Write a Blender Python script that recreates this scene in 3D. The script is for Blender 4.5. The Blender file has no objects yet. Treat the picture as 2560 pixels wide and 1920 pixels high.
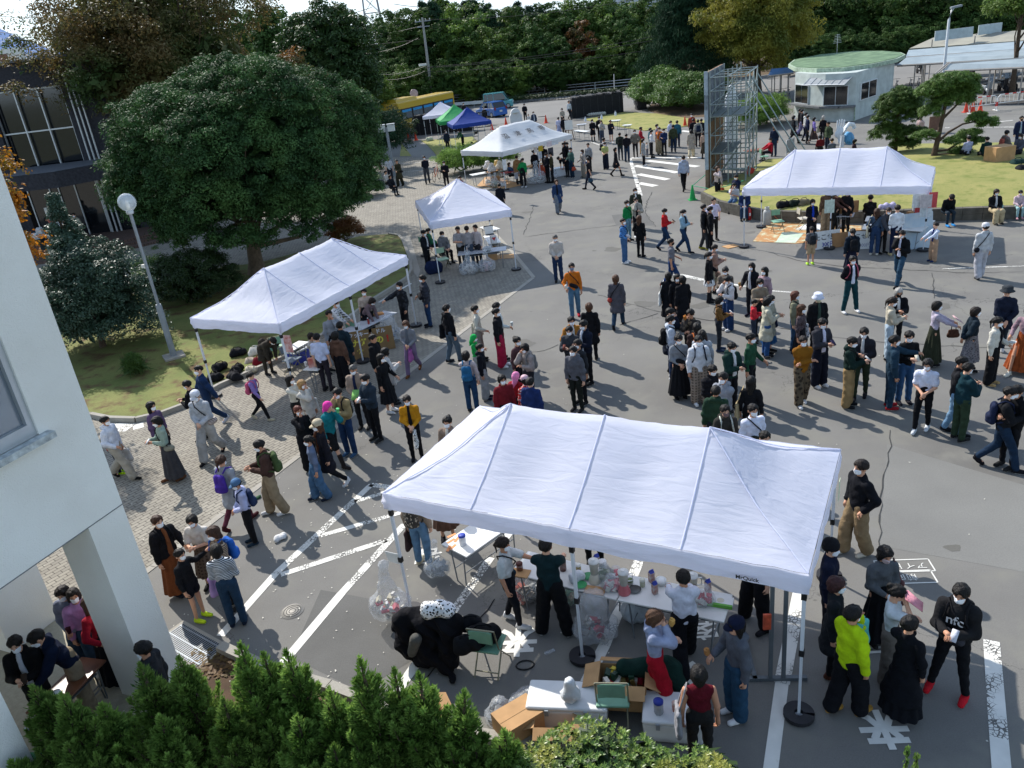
import bpy,bmesh,math,random
import numpy as np
from mathutils import Vector,Matrix
rad=math.radians
random.seed(7);np.random.seed(7)
SC=bpy.context.scene
COL=SC.collection
# camera
W,HH=2560.0,1920.0
CF,CP,CR,CH=2000.74,0.41662,0.12172,8.349
_cp,_sp=math.cos(CP),math.sin(CP)
FWD=Vector((0,_cp,-_sp));_r=Vector((1,0,0));_d=FWD.cross(_r)
RT=math.cos(CR)*_r+math.sin(CR)*_d
DN=-math.sin(CR)*_r+math.cos(CR)*_d
cam_d=bpy.data.cameras.new('camera');cam=bpy.data.objects.new('camera',cam_d);COL.objects.link(cam)
m=Matrix((RT,-DN,-FWD)).transposed().to_4x4();m.translation=Vector((0,0,CH));cam.matrix_world=m
cam_d.sensor_fit='HORIZONTAL';cam_d.sensor_width=36;cam_d.lens=36*CF/W
cam_d.clip_start=0.1;cam_d.clip_end=60000
SC.camera=cam
# sky, sun, exposure
SUN_AZ,SUN_EL=122.0,40.0
w=bpy.data.worlds.new("World");SC.world=w;w.use_nodes=True
nt=w.node_tree;nt.nodes.clear()
sky=nt.nodes.new('ShaderNodeTexSky');sky.sky_type='NISHITA';sky.sun_disc=False
sky.sun_elevation=rad(SUN_EL);sky.sun_rotation=rad(90-SUN_AZ);sky.altitude=50
sky.air_density=1.0;sky.dust_density=0.5;sky.ozone_density=1.0
bg=nt.nodes.new('ShaderNodeBackground');bg.inputs[1].default_value=SKY_STRENGTH=0.148
wo=nt.nodes.new('ShaderNodeOutputWorld')
_tc=nt.nodes.new('ShaderNodeTexCoord');_sx=nt.nodes.new('ShaderNodeSeparateXYZ');_mr=nt.nodes.new('ShaderNodeMapRange');_mx=nt.nodes.new('ShaderNodeMix');_mx.data_type='RGBA'
_mr.inputs[1].default_value=0.0;_mr.inputs[2].default_value=.45;_mr.inputs[3].default_value=.93;_mr.inputs[4].default_value=.15
_mx.inputs[7].default_value=(4.3,5.3,6.2,1)
nt.links.new(_tc.outputs['Generated'],_sx.inputs[0]);nt.links.new(_sx.outputs[2],_mr.inputs[0]);nt.links.new(_mr.outputs[0],_mx.inputs[0]);nt.links.new(sky.outputs[0],_mx.inputs[6])
nt.links.new(_mx.outputs[2],bg.inputs[0]);nt.links.new(bg.outputs[0],wo.inputs[0])
sl=bpy.data.lights.new('sun','SUN');sl.energy=4.2;sl.angle=rad(0.53);sl.color=(1,.955,.89)
so=bpy.data.objects.new('sun',sl);COL.objects.link(so)
sd=Vector((math.cos(rad(SUN_AZ))*math.cos(rad(SUN_EL)),math.sin(rad(SUN_AZ))*math.cos(rad(SUN_EL)),math.sin(rad(SUN_EL))))
so.rotation_euler=sd.to_track_quat('Z','Y').to_euler()
SC.view_settings.view_transform='Standard';SC.view_settings.look='None'
SC.view_settings.exposure=0.66;SC.view_settings.gamma=1
SC.render.engine='CYCLES'
SC.cycles.max_bounces=6;SC.cycles.transparent_max_bounces=12
SC.cycles.diffuse_bounces=3;SC.cycles.glossy_bounces=2;SC.cycles.transmission_bounces=4
# places: a sight line of the survey photo met with a height
def P(px,py,z=0.0):
 d=RT*((px-W/2)/CF)+DN*((py-HH/2)/CF)+FWD
 t=(z-CH)/d.z
 return Vector((0,0,CH))+d*t
def C(ix,iy,x,y,z=0.0):return P(ix*640+x/3.456,iy*480+y/3.456,z)
def D(x,y,z=0.0):return P(x*1.15732,y*1.15732,z)
def far(px,py,dist):
 d=RT*((px-W/2)/CF)+DN*((py-HH/2)/CF)+FWD
 return Vector((0,0,CH))+d*(dist/d.y)
# tags
def tag(o,label=None,cat=None,group=None,kind=None):
 if label:o['label']=label
 if cat:o['category']=cat
 if group:o['group']=group
 if kind:o['kind']=kind
 return o
def empty(name,loc=(0,0,0),rz=0.0,label=None,cat=None,group=None):
 o=bpy.data.objects.new(name,None);COL.objects.link(o)
 o.location=loc;o.rotation_euler=(0,0,rz);o.empty_display_size=.2
 return tag(o,label,cat,group)
def kids(o):return[c for c in bpy.data.objects if c.parent==o]
def copy_tree(o,parent=None):
 c=o.copy();COL.objects.link(c)
 if parent:c.parent=parent
 for ch in KIDS.get(o.name,[]):copy_tree(ch,c)
 return c
KIDS={}
def reg(o,parent):
 if parent is not None:
  o.parent=parent;KIDS.setdefault(parent.name,[]).append(o)
 return o
# materials
def lin(h):
 if isinstance(h,(tuple,list)):return tuple(h)[:3]
 h=h.lstrip('#')
 if len(h)==3:h=''.join(c*2 for c in h)
 v=[int(h[i:i+2],16)/255 for i in(0,2,4)]
 return tuple(x/12.92 if x<=.04045 else((x+.055)/1.055)**2.4 for x in v)
MATS={}
def N(nt,typ,**kw):
 n=nt.nodes.new(typ)
 for k,v in kw.items():
  if k.startswith('i_'):
   k=k[2:]
   n.inputs[int(k)if k.isdigit()else k].default_value=v
  else:setattr(n,k,v)
 return n
def mat(name,color,rough=.8,var=.12,scale=6.,bump=0.,bscale=40.,metal=0.,spec=.3,trans=0.,alpha=1.,emit=0.,coat=0.,color2=None,coords='Object'):
 if name in MATS:return MATS[name]
 M=bpy.data.materials.new(name);M.use_nodes=True;t=M.node_tree;t.nodes.clear();MATS[name]=M
 out=N(t,'ShaderNodeOutputMaterial');b=N(t,'ShaderNodeBsdfPrincipled')
 c=lin(color);b.inputs['Roughness'].default_value=rough;b.inputs['Metallic'].default_value=metal
 b.inputs['Specular IOR Level'].default_value=spec;b.inputs['Coat Weight'].default_value=coat
 tc=N(t,'ShaderNodeTexCoord')
 if var>0:
  n=N(t,'ShaderNodeTexNoise');n.inputs['Scale'].default_value=scale;n.inputs['Detail'].default_value=5
  t.links.new(tc.outputs[coords],n.inputs['Vector'])
  mx=N(t,'ShaderNodeMix',data_type='RGBA');mr=N(t,'ShaderNodeMapRange')
  mr.inputs[1].default_value=.3;mr.inputs[2].default_value=.7
  t.links.new(n.outputs[0],mr.inputs[0]);t.links.new(mr.outputs[0],mx.inputs[0])
  c2=lin(color2)if color2 else tuple(min(1,x*(1+var))for x in c)
  c1=c if color2 else tuple(x*(1-var)for x in c)
  mx.inputs[6].default_value=(*c1,1);mx.inputs[7].default_value=(*c2,1)
  t.links.new(mx.outputs[2],b.inputs['Base Color'])
 else:b.inputs['Base Color'].default_value=(*c,1)
 if bump>0:
  n2=N(t,'ShaderNodeTexNoise');n2.inputs['Scale'].default_value=bscale;n2.inputs['Detail'].default_value=4
  bm_=N(t,'ShaderNodeBump');bm_.inputs['Strength'].default_value=bump;bm_.inputs['Distance'].default_value=.02
  t.links.new(tc.outputs[coords],n2.inputs['Vector']);t.links.new(n2.outputs[0],bm_.inputs['Height']);t.links.new(bm_.outputs[0],b.inputs['Normal'])
 sh=b.outputs[0]
 if trans>0:
  tr=N(t,'ShaderNodeBsdfTranslucent');tr.inputs[0].default_value=(*c,1)
  if var>0:t.links.new(mx.outputs[2],tr.inputs[0])
  ms=N(t,'ShaderNodeMixShader');ms.inputs[0].default_value=trans
  t.links.new(sh,ms.inputs[1]);t.links.new(tr.outputs[0],ms.inputs[2]);sh=ms.outputs[0]
 if alpha<1:
  tp=N(t,'ShaderNodeBsdfTransparent');ms=N(t,'ShaderNodeMixShader');ms.inputs[0].default_value=alpha
  t.links.new(tp.outputs[0],ms.inputs[1]);t.links.new(sh,ms.inputs[2]);sh=ms.outputs[0]
 if emit>0:
  b.inputs['Emission Color'].default_value=(*c,1);b.inputs['Emission Strength'].default_value=emit
 t.links.new(sh,out.inputs[0]);M.diffuse_color=(*c,1)
 return M
# mesh builder
class MB:
 def __init__(s):s.v=[];s.f=[];s.m=[];s.sm=[];s.mats=[]
 def mi(s,m):
  if m not in s.mats:s.mats.append(m)
  return s.mats.index(m)
 def add(s,vs,fs,m=None,smooth=False):
  o=len(s.v);s.v+=[tuple(v)for v in vs];k=s.mi(m)if m else 0
  for f in fs:s.f.append(tuple(i+o for i in f));s.m.append(k);s.sm.append(smooth)
  return s
 def box(s,c,d,m=None,rz=0.,rx=0.,ry=0.,taper=1.):
  x,y,z=[q/2 for q in d];R=Matrix.Rotation(rz,3,'Z')@Matrix.Rotation(ry,3,'Y')@Matrix.Rotation(rx,3,'X');c=Vector(c)
  vs=[c+R@Vector((sx*x*(taper if sz>0 else 1),sy*y*(taper if sz>0 else 1),sz*z))for sz in(-1,1)for sx,sy in((-1,-1),(1,-1),(1,1),(-1,1))]
  return s.add(vs,[(3,2,1,0),(4,5,6,7),(0,1,5,4),(1,2,6,5),(2,3,7,6),(3,0,4,7)],m)
 def tube(s,pts,r,m=None,n=8,cap=True,smooth=True,rs=None,flat=1.):
  pts=[Vector(p)for p in pts];k=len(pts);rings=[];up=Vector((0,0,1))
  for i,p in enumerate(pts):
   t=(pts[min(i+1,k-1)]-pts[max(i-1,0)])
   t=t.normalized()if t.length>1e-9 else Vector((0,0,1))
   a=t.cross(up if abs(t.z)<.95 else Vector((1,0,0))).normalized();b=t.cross(a).normalized()
   rr=rs[i]if rs else r
   rings+=[p+a*math.cos(2*math.pi*j/n)*rr+b*math.sin(2*math.pi*j/n)*rr*flat for j in range(n)]
  fs=[(i*n+j,i*n+(j+1)%n,(i+1)*n+(j+1)%n,(i+1)*n+j)for i in range(k-1)for j in range(n)]
  s.add(rings,fs,m,smooth)
  if cap:s.add(rings[:n],[tuple(range(n-1,-1,-1))],m);s.add(rings[-n:],[tuple(range(n))],m)
  return s
 def lathe(s,prof,m=None,n=20,c=(0,0,0),smooth=True,cap=True,sx=1.,sy=1.):
  vs=[(c[0]+r*sx*math.cos(2*math.pi*j/n),c[1]+r*sy*math.sin(2*math.pi*j/n),c[2]+z)for r,z in prof for j in range(n)]
  k=len(prof);s.add(vs,[(i*n+j,i*n+(j+1)%n,(i+1)*n+(j+1)%n,(i+1)*n+j)for i in range(k-1)for j in range(n)],m,smooth)
  if cap:
   s.add(vs[:n],[tuple(range(n-1,-1,-1))],m);s.add(vs[-n:],[tuple(range(n))],m)
  return s
 def poly(s,pts,m=None,h=0.):
  pts=[Vector(p)for p in pts];n=len(pts)
  if h==0:return s.add(pts,[tuple(range(n))],m)
  top=[p+Vector((0,0,h))for p in pts]
  return s.add(pts+top,[tuple(range(n-1,-1,-1)),tuple(range(n,2*n))]+[(i,(i+1)%n,n+(i+1)%n,n+i)for i in range(n)],m)
 def build(s,name,m=None,parent=None,loc=None,rz=None):
  me=bpy.data.meshes.new(name);me.from_pydata(s.v,[],s.f)
  for q in(s.mats if s.mats else[m]):me.materials.append(q)
  if s.mats and m:pass
  me.polygons.foreach_set('material_index',s.m);me.polygons.foreach_set('use_smooth',s.sm);me.update()
  o=bpy.data.objects.new(name,me);COL.objects.link(o)
  if loc is not None:o.location=loc
  if rz is not None:o.rotation_euler=(0,0,rz)
  return reg(o,parent)
def npmesh(name,V,F,m,parent=None,smooth=False,attr=None):
 """V (n,3), F (k,3|4) arrays"""
 me=bpy.data.meshes.new(name);V=np.ascontiguousarray(V,np.float32);F=np.ascontiguousarray(F,np.int32);k,q=F.shape
 me.vertices.add(len(V));me.vertices.foreach_set('co',V.ravel())
 me.loops.add(k*q);me.loops.foreach_set('vertex_index',F.ravel())
 me.polygons.add(k);me.polygons.foreach_set('loop_start',np.arange(0,k*q,q,dtype=np.int32))
 if smooth:me.polygons.foreach_set('use_smooth',np.ones(k,bool))
 me.update(calc_edges=True);me.validate(clean_customdata=False)
 for q_ in(m if isinstance(m,(list,tuple))else[m]):me.materials.append(q_)
 if attr is not None:
  a=me.attributes.new('tone','FLOAT','POINT');a.data.foreach_set('value',np.ascontiguousarray(attr,np.float32))
 o=bpy.data.objects.new(name,me);COL.objects.link(o)
 return reg(o,parent)
# surface nets: one skin round a blend of round cones
def surfnet(F,org,h):
 s=F<0;n0,n1,n2=F.shape
 cs=s[:-1,:-1,:-1].astype(np.int8)
 tot=sum(s[i:n0-1+i,j:n1-1+j,k:n2-1+k].astype(np.int8)for i in(0,1)for j in(0,1)for k in(0,1))
 act=(tot>0)&(tot<8);idx=-np.ones(act.shape,np.int64);I=np.argwhere(act);idx[act]=np.arange(len(I))
 if len(I)==0:return np.zeros((0,3)),np.zeros((0,4),int)
 acc=np.zeros((len(I),3));cnt=np.zeros(len(I))
 cor=[(i,j,k)for i in(0,1)for j in(0,1)for k in(0,1)]
 for a in cor:
  for ax in range(3):
   if a[ax]:continue
   b=list(a);b[ax]=1
   fa=F[I[:,0]+a[0],I[:,1]+a[1],I[:,2]+a[2]];fb=F[I[:,0]+b[0],I[:,1]+b[1],I[:,2]+b[2]]
   ok=(fa<0)!=(fb<0);t=np.where(ok,fa/np.where(ok,fa-fb,1),0)
   p=np.array(a,float)[None]+np.zeros((len(I),3));p[:,ax]+=t
   acc+=p*ok[:,None];cnt+=ok
 V=np.array(org)+(I+acc/cnt[:,None])*h
 Q=[]
 for ax in range(3):
  a1,a2=[(1,2),(2,0),(0,1)][ax]
  sl0=[slice(None)]*3;sl1=[slice(None)]*3;sl0[ax]=slice(0,-1);sl1[ax]=slice(1,None)
  ch=s[tuple(sl0)]!=s[tuple(sl1)];E_=np.argwhere(ch)
  E_=E_[(E_[:,a1]>0)&(E_[:,a2]>0)&(E_[:,a1]<F.shape[a1]-1)&(E_[:,a2]<F.shape[a2]-1)]
  if len(E_)==0:continue
  d1=np.zeros(3,int);d1[a1]=1;d2=np.zeros(3,int);d2[a2]=1
  g=lambda e:idx[e[:,0],e[:,1],e[:,2]]
  q=np.stack([g(E_-d1-d2),g(E_-d2),g(E_),g(E_-d1)],1)
  fl=~s[E_[:,0],E_[:,1],E_[:,2]];q[fl]=q[fl][:,::-1]
  Q.append(q)
 return V,np.concatenate(Q)
def cone(p,a,b,ra,rb,flat=1.):
 a=np.array(a,float);b=np.array(b,float);q=p-a;ab=b-a
 if flat!=1.:sc=np.array([1,1/flat,1]);q=q*sc;ab=ab*sc
 L=max((ab*ab).sum(),1e-9);t=np.clip((q@ab)/L,0,1)
 d=np.sqrt(((q-t[...,None]*ab)**2).sum(-1))-(ra+(rb-ra)*t)
 return d*(flat if flat<1 else 1)
def smin(a,b,k):
 h=np.clip(.5+.5*(b-a)/k,0,1);return b+(a-b)*h-k*h*(1-h)
def blend(prims,h,k=.03,extra=None,pad=.05):
 lo=np.min([np.minimum(np.array(q[0]),np.array(q[1]))-max(q[2],q[3])for q in prims],0)-pad
 hi=np.max([np.maximum(np.array(q[0]),np.array(q[1]))+max(q[2],q[3])for q in prims],0)+pad
 n=np.ceil((hi-lo)/h).astype(int)+1
 g=np.stack(np.meshgrid(*[lo[i]+np.arange(n[i])*h for i in range(3)],indexing='ij'),-1)
 F=None
 for q in prims:
  d=cone(g,*q);F=d if F is None else smin(F,d,k)
 if extra:F=extra(g,F)
 return surfnet(F,lo,h)
# people
def sstep(x,a,b):t=np.clip((x-a)/(b-a),0,1);return t*t*(3-2*t)
def ik(S,T,l1,l2,hint):
 S,T,hint=map(lambda q:np.array(q,float),(S,T,hint));d=T-S;L=np.linalg.norm(d)
 if L>(l1+l2)*.995:T=S+d/L*(l1+l2)*.995;d=T-S;L=np.linalg.norm(d)
 u=d/L;a=(l1*l1-l2*l2+L*L)/(2*L);hh=math.sqrt(max(l1*l1-a*a,0))
 v=hint-u*(hint@u);v/=np.linalg.norm(v);return S+u*a+v*hh,T
ARMS={'hang':((-.23,-.02,.80),(.23,-.02,.80)),'phone':((-.05,-.30,1.17),(.06,-.27,1.14)),'phone1':((-.07,-.30,1.2),(.23,-.02,.80)),'phone2':((-.23,-.02,.80),(.07,-.30,1.2)),'belly':((-.04,-.20,1.0),(.05,-.21,.98)),'eat':((-.04,-.155,1.47),(.08,-.24,1.18)),'eat1':((-.04,-.155,1.47),(.22,-.05,.84)),'eat2':((-.22,-.05,.84),(.04,-.155,1.47)),'cross':((.13,-.19,1.16),(-.13,-.21,1.13)),'back':((-.04,.19,.93),(.04,.2,.91)),'reach':((-.16,-.55,1.22),(.22,-.05,.84)),'reach2':((-.22,-.05,.84),(.16,-.55,1.22)),'both':((-.14,-.48,1.08),(.14,-.48,1.08)),'swing':((-.22,-.24,.88),(.23,.2,.86)),'pocket':((-.2,-.06,.93),(.2,-.06,.93)),'lap':((-.07,-.30,1.02),(.07,-.30,1.02)),'up':((-.24,-.25,1.5),(.22,-.05,.84)),'side':((-.55,-.12,1.30),(.22,-.05,.84)),'side2':((-.22,-.05,.84),(.55,-.12,1.30)),'hold1':((-.22,-.22,1.0),(.23,-.02,.80)),'hold2':((-.23,-.02,.80),(.22,-.22,1.0))}
LEGS={'st':(((-.098,-.02,.49),(-.10,.01,.08),0),((.098,-.01,.49),(.11,.0,.08),0)),'wide':(((-.14,-.02,.49),(-.20,.0,.08),0),((.14,-.02,.49),(.20,.0,.08),0)),'walk':(((-.09,-.20,.50),(-.09,-.30,.08),0),((.09,.04,.48),(.09,.33,.17),55)),'walk2':(((-.09,.04,.48),(-.09,.33,.17),55),((.09,-.20,.50),(.09,-.30,.08),0)),'step':(((-.10,-.12,.49),(-.10,-.14,.08),0),((.10,.01,.48),(.10,.14,.10),15)),'sit':(((-.10,-.42,.92),(-.11,-.44,.50),0),((.10,-.42,.92),(.12,-.38,.50),0)),'squat':(((-.15,-.36,1.02),(-.12,-.12,.66),0),((.15,-.36,1.02),(.12,-.12,.66),0))}
GRND={'sit':-.42,'squat':-.58}
TOPS={'tee':(.88,.168,(.075,.068,.06),.75,.0),'shirt':(.87,.165,(.066,.056,.042),1.9,.0),'vest':(.88,.165,None,0,0),'jacket':(.83,.185,(.082,.070,.052),1.92,.01),'hoodie':(.85,.182,(.08,.072,.055),1.9,.0),'coat':(.52,.178,(.078,.066,.052),1.92,.05),'dress':(.38,.160,(.066,.056,.042),1.9,.10),'puff':(.82,.205,(.098,.085,.06),1.9,.0),'long':(.68,.178,(.074,.064,.05),1.9,.02)}
PC={}
def lodh(l):return(.0135,.021,.028)[l]
def bendv(V,lean,hp,hy,head_only=False,arm=None):
 V=V.copy()
 if hp or hy:
  p=np.array([0,.0,1.47]);q=V-p
  wgt=np.ones(len(V))if head_only else sstep(V[:,2],1.43,1.52)*(np.hypot(V[:,0],V[:,1]*.9)<.128)
  a,b=rad(hp),rad(hy);R1=np.array([[1,0,0],[0,math.cos(a),-math.sin(a)],[0,math.sin(a),math.cos(a)]]);R2=np.array([[math.cos(b),-math.sin(b),0],[math.sin(b),math.cos(b),0],[0,0,1]])
  V=V+wgt[:,None]*((q@(R2@R1).T)-q)
 if lean:
  p=np.array([0,.0,.93]);q=V-p;wgt=sstep(V[:,2],.84,1.04)if not head_only else np.ones(len(V))
  if not head_only:wgt=np.maximum(wgt,(arm if arm is not None else 0)*np.ones(len(V)))
  a=rad(lean)*wgt;c,s_=np.cos(a),np.sin(a)
  V=np.stack([q[:,0],q[:,1]*c-q[:,2]*s_,q[:,1]*s_+q[:,2]*c],1)+p
 return V
def joints(arms,legs):
 tr,tl=ARMS[arms];out={}
 for sgn,T in((-1,tr),(1,tl)):
  S=(.162*sgn,.0,1.35);E_,T=ik(S,T,.275,.25,(sgn*.5,.35,-.75));out[sgn]=(np.array(S),E_,T)
 return out
def mesh_from(key,V,F,nmat=1,mi=None,smooth=True):
 me=bpy.data.meshes.new(key);F=np.ascontiguousarray(F,np.int32);k,q=F.shape
 me.vertices.add(len(V));me.vertices.foreach_set('co',np.ascontiguousarray(V,np.float32).ravel())
 me.loops.add(k*q);me.loops.foreach_set('vertex_index',F.ravel());me.polygons.add(k)
 me.polygons.foreach_set('loop_start',np.arange(0,k*q,q,dtype=np.int32))
 me.polygons.foreach_set('use_smooth',np.full(k,smooth));me.update(calc_edges=True)
 for _ in range(nmat):me.materials.append(None)
 if mi is not None:me.polygons.foreach_set('material_index',np.ascontiguousarray(mi,np.int32))
 return me
def tubeq(pts,rs,n=6):
 b=MB();b.tube(pts,0,None,n,cap=False,rs=rs);V=np.array(b.v);F=np.array(b.f)
 V=np.concatenate([V,[pts[-1]]]);t=len(V)-1;m_=len(pts)-1
 F2=np.array([(m_*n+j,m_*n+(j+1)%n,t,t)for j in range(n)]);return V,np.concatenate([F,F2])
def part(kind,l,**k):
 key=(kind,l)+tuple(sorted(k.items()))
 if key in PC:return PC[key]
 h=lodh(l);rs_=np.random.RandomState(abs(hash(str(key)))%9999);me=None
 lean,hp,hy=k.get('lean',0),k.get('hp',0),k.get('hy',0)
 if kind=='body':
  J=joints(k['arms'],k['legs']);pr=[((0,0,.95),(0,-.005,1.28),.112,.128,.60),((-.12,0,1.34),(.12,0,1.34),.045,.045),((0,.01,1.38),(0,.0,1.50),.056,.054),((0,.012,1.61),(0,.005,1.60),.086,.086),((0,-.018,1.60),(0,-.05,1.515),.074,.046),((0,-.098,1.585),(0,-.108,1.562),.010,.015),((-.083,.008,1.59),(-.086,.012,1.56),.017,.014),((.083,.008,1.59),(.086,.012,1.56),.017,.014)]
  for s_ in(-1,1):
   S,E_,T=J[s_];d=(T-E_)/np.linalg.norm(T-E_)
   pr+=[(S,E_,.05,.040),(E_,T,.040,.027),(T,T+d*.075,.030,.033)]
   K,A,tp=LEGS[k['legs']][0 if s_<0 else 1];pr+=[((.085*s_,0,.92),K,.074,.046),(K,A,.047,.032)]
   a=rad(tp);pr+=[((A[0],A[1]+.02,A[2]-.03),(A[0],A[1]-.14*math.cos(a),A[2]-.04-.14*math.sin(a)*.6),.035,.032)]
  V,F=blend([tuple(q)for q in pr],h,.018,pad=.03)
  Vs,Fs,n0=[V],[F],len(V);mi=[np.zeros(len(F),int)]
  if l<2:
   for s_ in(-1,1):
    S,E_,T=J[s_];d=(T-E_)/np.linalg.norm(T-E_);up=np.array([0,0,1.])if abs(d[2])<.8 else np.array([0,-1.,0])
    side=np.cross(d,up);side/=np.linalg.norm(side);pn=np.cross(side,d)*-1;base=T+d*.085
    if abs(d[2])>=.8:pn=np.array([-s_*1.,0,0]);side=np.array([0,1.,0]);
    for i,(o,L_)in enumerate(((-.027,.062),(-.009,.074),(.009,.070),(.026,.055))):
     p0=base+side*o-d*.01;p1=p0+d*L_*.5+pn*.008;p2=p1+d*L_*.32+pn*L_*.42;p3=p2+pn*L_*.3+d*.004
     v,f=tubeq([p0,p1,p2,p3],[.0095,.009,.008,.006]);Vs.append(v);Fs.append(f+n0);n0+=len(v);mi.append(np.zeros(len(f),int))
    p0=T+d*.03-side*.022;p1=p0-side*.028+d*.02+pn*.01;p2=p1+d*.03+pn*.014-side*.004
    v,f=tubeq([p0,p1,p2],[.012,.011,.008]);Vs.append(v);Fs.append(f+n0);n0+=len(v);mi.append(np.zeros(len(f),int))
   for s_ in(-1,1):
    for(zz,a_,b_,mm)in((1.592,.013,.006,1),(1.612,.018,.004,1)):
     c=np.array([.031*s_,-.0905+.004*(zz>1.6),zz]);t=np.linspace(0,2*np.pi,7)[:-1]
     v=np.stack([c[0]+a_*np.cos(t),c[1]-.002+.006*(np.abs(np.cos(t))>.7)*(np.sign(np.cos(t))==s_),c[2]+b_*np.sin(t)],1);v=np.concatenate([v,[c-[0,.006,0]]])
     f=np.array([(j,(j+1)%6,6,6)for j in range(6)]);Vs.append(v);Fs.append(f+n0);n0+=len(v);mi.append(np.full(len(f),1))
  V=np.concatenate(Vs);F=np.concatenate(Fs);V=bendv(V,lean,hp,hy);me=mesh_from('body',V,F,2,np.concatenate(mi))
 elif kind=='top':
  hz,R_,sl_,ln,fl=TOPS[k['t']];J=joints(k['arms'],'st');ph=rs_.rand(6)*6
  if k.get('fem'):R_*=.92
  pr=[((0,.0,max(hz,.9)+.03),(0,-.005,1.27),R_*(.97 if not k.get('fem')else.9),R_*1.0,.66),((0,.01,1.40),(-.14,.0,1.345),.062,.06),((0,.01,1.40),(.14,.0,1.345),.062,.06),((0,.012,1.38),(0,.012,1.42),.078,.066)]
  if hz<.8:pr=[((0,.0,hz+.05),(0,0,.98),R_+fl+(.98-hz)*.05,R_,.78)]+pr
  if k['t']in('hoodie',):pr+=[((-.07,.075,1.44),(.07,.075,1.44),.055,.055),((-.06,.03,1.46),(-.05,-.03,1.43),.04,.03),((.06,.03,1.46),(.05,-.03,1.43),.04,.03)]
  if k['t']in('jacket','coat','puff','long'):pr+=[((-.055,.03,1.44),(.055,.03,1.44),.045,.045)]
  if sl_:
   for s_ in(-1,1):
    S,E_,T=J[s_];a=min(1,ln);e1=S+(E_-S)*a;pr.append((S,e1,sl_[0],sl_[0]+(sl_[1]-sl_[0])*a))
    if ln>1:pr.append((E_,E_+(T-E_)*(ln-1)*1.02,sl_[1],sl_[2]))
  def ex(g,F):
   x,y,z=g[...,0],g[...,1],g[...,2]
   F=F+.008*np.sin(24*z+13*x+ph[0])*np.sin(17*x-9*z+ph[1])+.004*np.sin(41*z-20*y+ph[2])*np.cos(33*x+ph[3])
   if k['t']=='puff':F=F+.008*np.cos(z*62)
   tor=np.hypot(x,y*1.2)<.26
   F=np.where(tor,np.maximum(F,hz-z),F)
   return np.maximum(F,.052-np.sqrt(x**2+(y-.0)**2+(np.minimum(z-1.44,0))**2)*1.0-.0*z)if k['t']not in('hoodie',)else F
  V,F=blend(pr,h,.03,ex,pad=.03);me=mesh_from('top',bendv(V,lean,0,0,arm=((V[:,1]<-.17)).astype(float)),F)
 elif kind=='inner':
  pr=[((0,-.0,1.0),(0,-.012,1.28),.163,.166,.68),((0,-.015,1.34),(0,-.01,1.40),.085,.07)]
  hz=k['hz']
  def ex(g,F):
   x,y,z=g[...,0],g[...,1],g[...,2];return np.maximum(np.maximum(F-.028+.006*np.sin(z*30+x*20),np.abs(x)-.045-.02*np.sin(z*3)),np.maximum(y+.06,hz-z))
  V,F=blend(pr,h,.02,ex,pad=.05);me=mesh_from('inner',bendv(V,lean,0,0),F)
 elif kind=='bottom':
  b=k['b'];ph=rs_.rand(4)*6;wr={'slim':(.094,.064,.048),'jean':(.10,.075,.064),'wide':(.112,.105,.102),'shorts':(.105,.10,.0),'short2':(.105,.10,0)}
  pr=[((-.05,.0,.95),(.05,.0,.95),.105,.105,.9),((0,0,.93),(0,0,1.05),.142,.13,.74)]
  if b in wr:
   for i,s_ in enumerate((-1,1)):
    K,A,tp=LEGS[k['legs']][i];K=np.array(K);A=np.array(A);hp_=np.array((.082*s_,0,.92));r_=wr[b]
    if b in('shorts','short2'):pr.append((hp_,hp_+(K-hp_)*(.86 if b=='shorts' else.5),r_[0],r_[1]*.93))
    else:pr+=[(hp_,K,r_[0],r_[1]),(K,K+(A-K)*.93,r_[1],r_[2])]
  else:
   hz={'mini':.60,'midi':.33,'long':.13}[b];K=LEGS[k['legs']][0][0]
   if k['legs']in('sit','squat'):pr+=[((-.05,0,.93),(-.06,-.40,.90),.13,.14),((.05,0,.93),(.06,-.40,.90),.13,.14)]+([((0,-.42,.88),(0,-.42,.93-(.93-hz)*.5),.16,.19)]if b!='mini' else[])
   else:
    st=.07 if k['legs'].startswith('walk')else 0
    pr+=[((0,0,hz),(0,0,1.0),.17+(.95-hz)*.14+st,.135,.82)]
  def ex(g,F):
   x,y,z=g[...,0],g[...,1],g[...,2]
   if b in wr:F=F+.005*np.sin(38*z+12*x+ph[0])*np.sin(20*y+15*x+ph[1])
   elif k['legs']not in('sit','squat'):
    th=np.arctan2(y,x);F=F+.013*np.sin(11*th+ph[0])*np.clip((.95-z)/.3,0,1);F=np.maximum(F,hz-z)
   return F
  V,F=blend(pr,h,.02,ex,pad=.03);me=mesh_from('bottom',V,F)
 elif kind=='hair':
  s=k['s'];z0={'short':1.53,'bob':1.48,'long':1.30,'pony':1.55,'bun':1.55,'buzz':1.57,'med':1.40}.get(s,1.55)
  e_=.001 if s=='buzz' else(.007 if s=='short' else.012)
  pr=[((0,.018,1.615),(0,.012,1.60),.088+e_,.088+e_),((0,-.02,1.625),(0,.04,1.60),.078+e_,.08+e_)]
  if z0<1.5:pr+=[((0,.04,1.58),(0,.055,z0+.05),.088,.075 if s=='bob' else.06,.9)]+[((sx*.06,.01,1.58),(sx*.07,.005,z0+.06+.05*(s!='bob')),.045,.035)for sx in(-1,1)]
  if s=='pony':pr+=[((0,.105,1.63),(0,.14,1.55),.028,.032),((0,.14,1.55),(0,.12,1.36),.034,.014)]
  if s=='bun':pr+=[((0,.10,1.66),(0,.11,1.66),.045,.045)]
  ph=rs_.rand(3)*6
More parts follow.
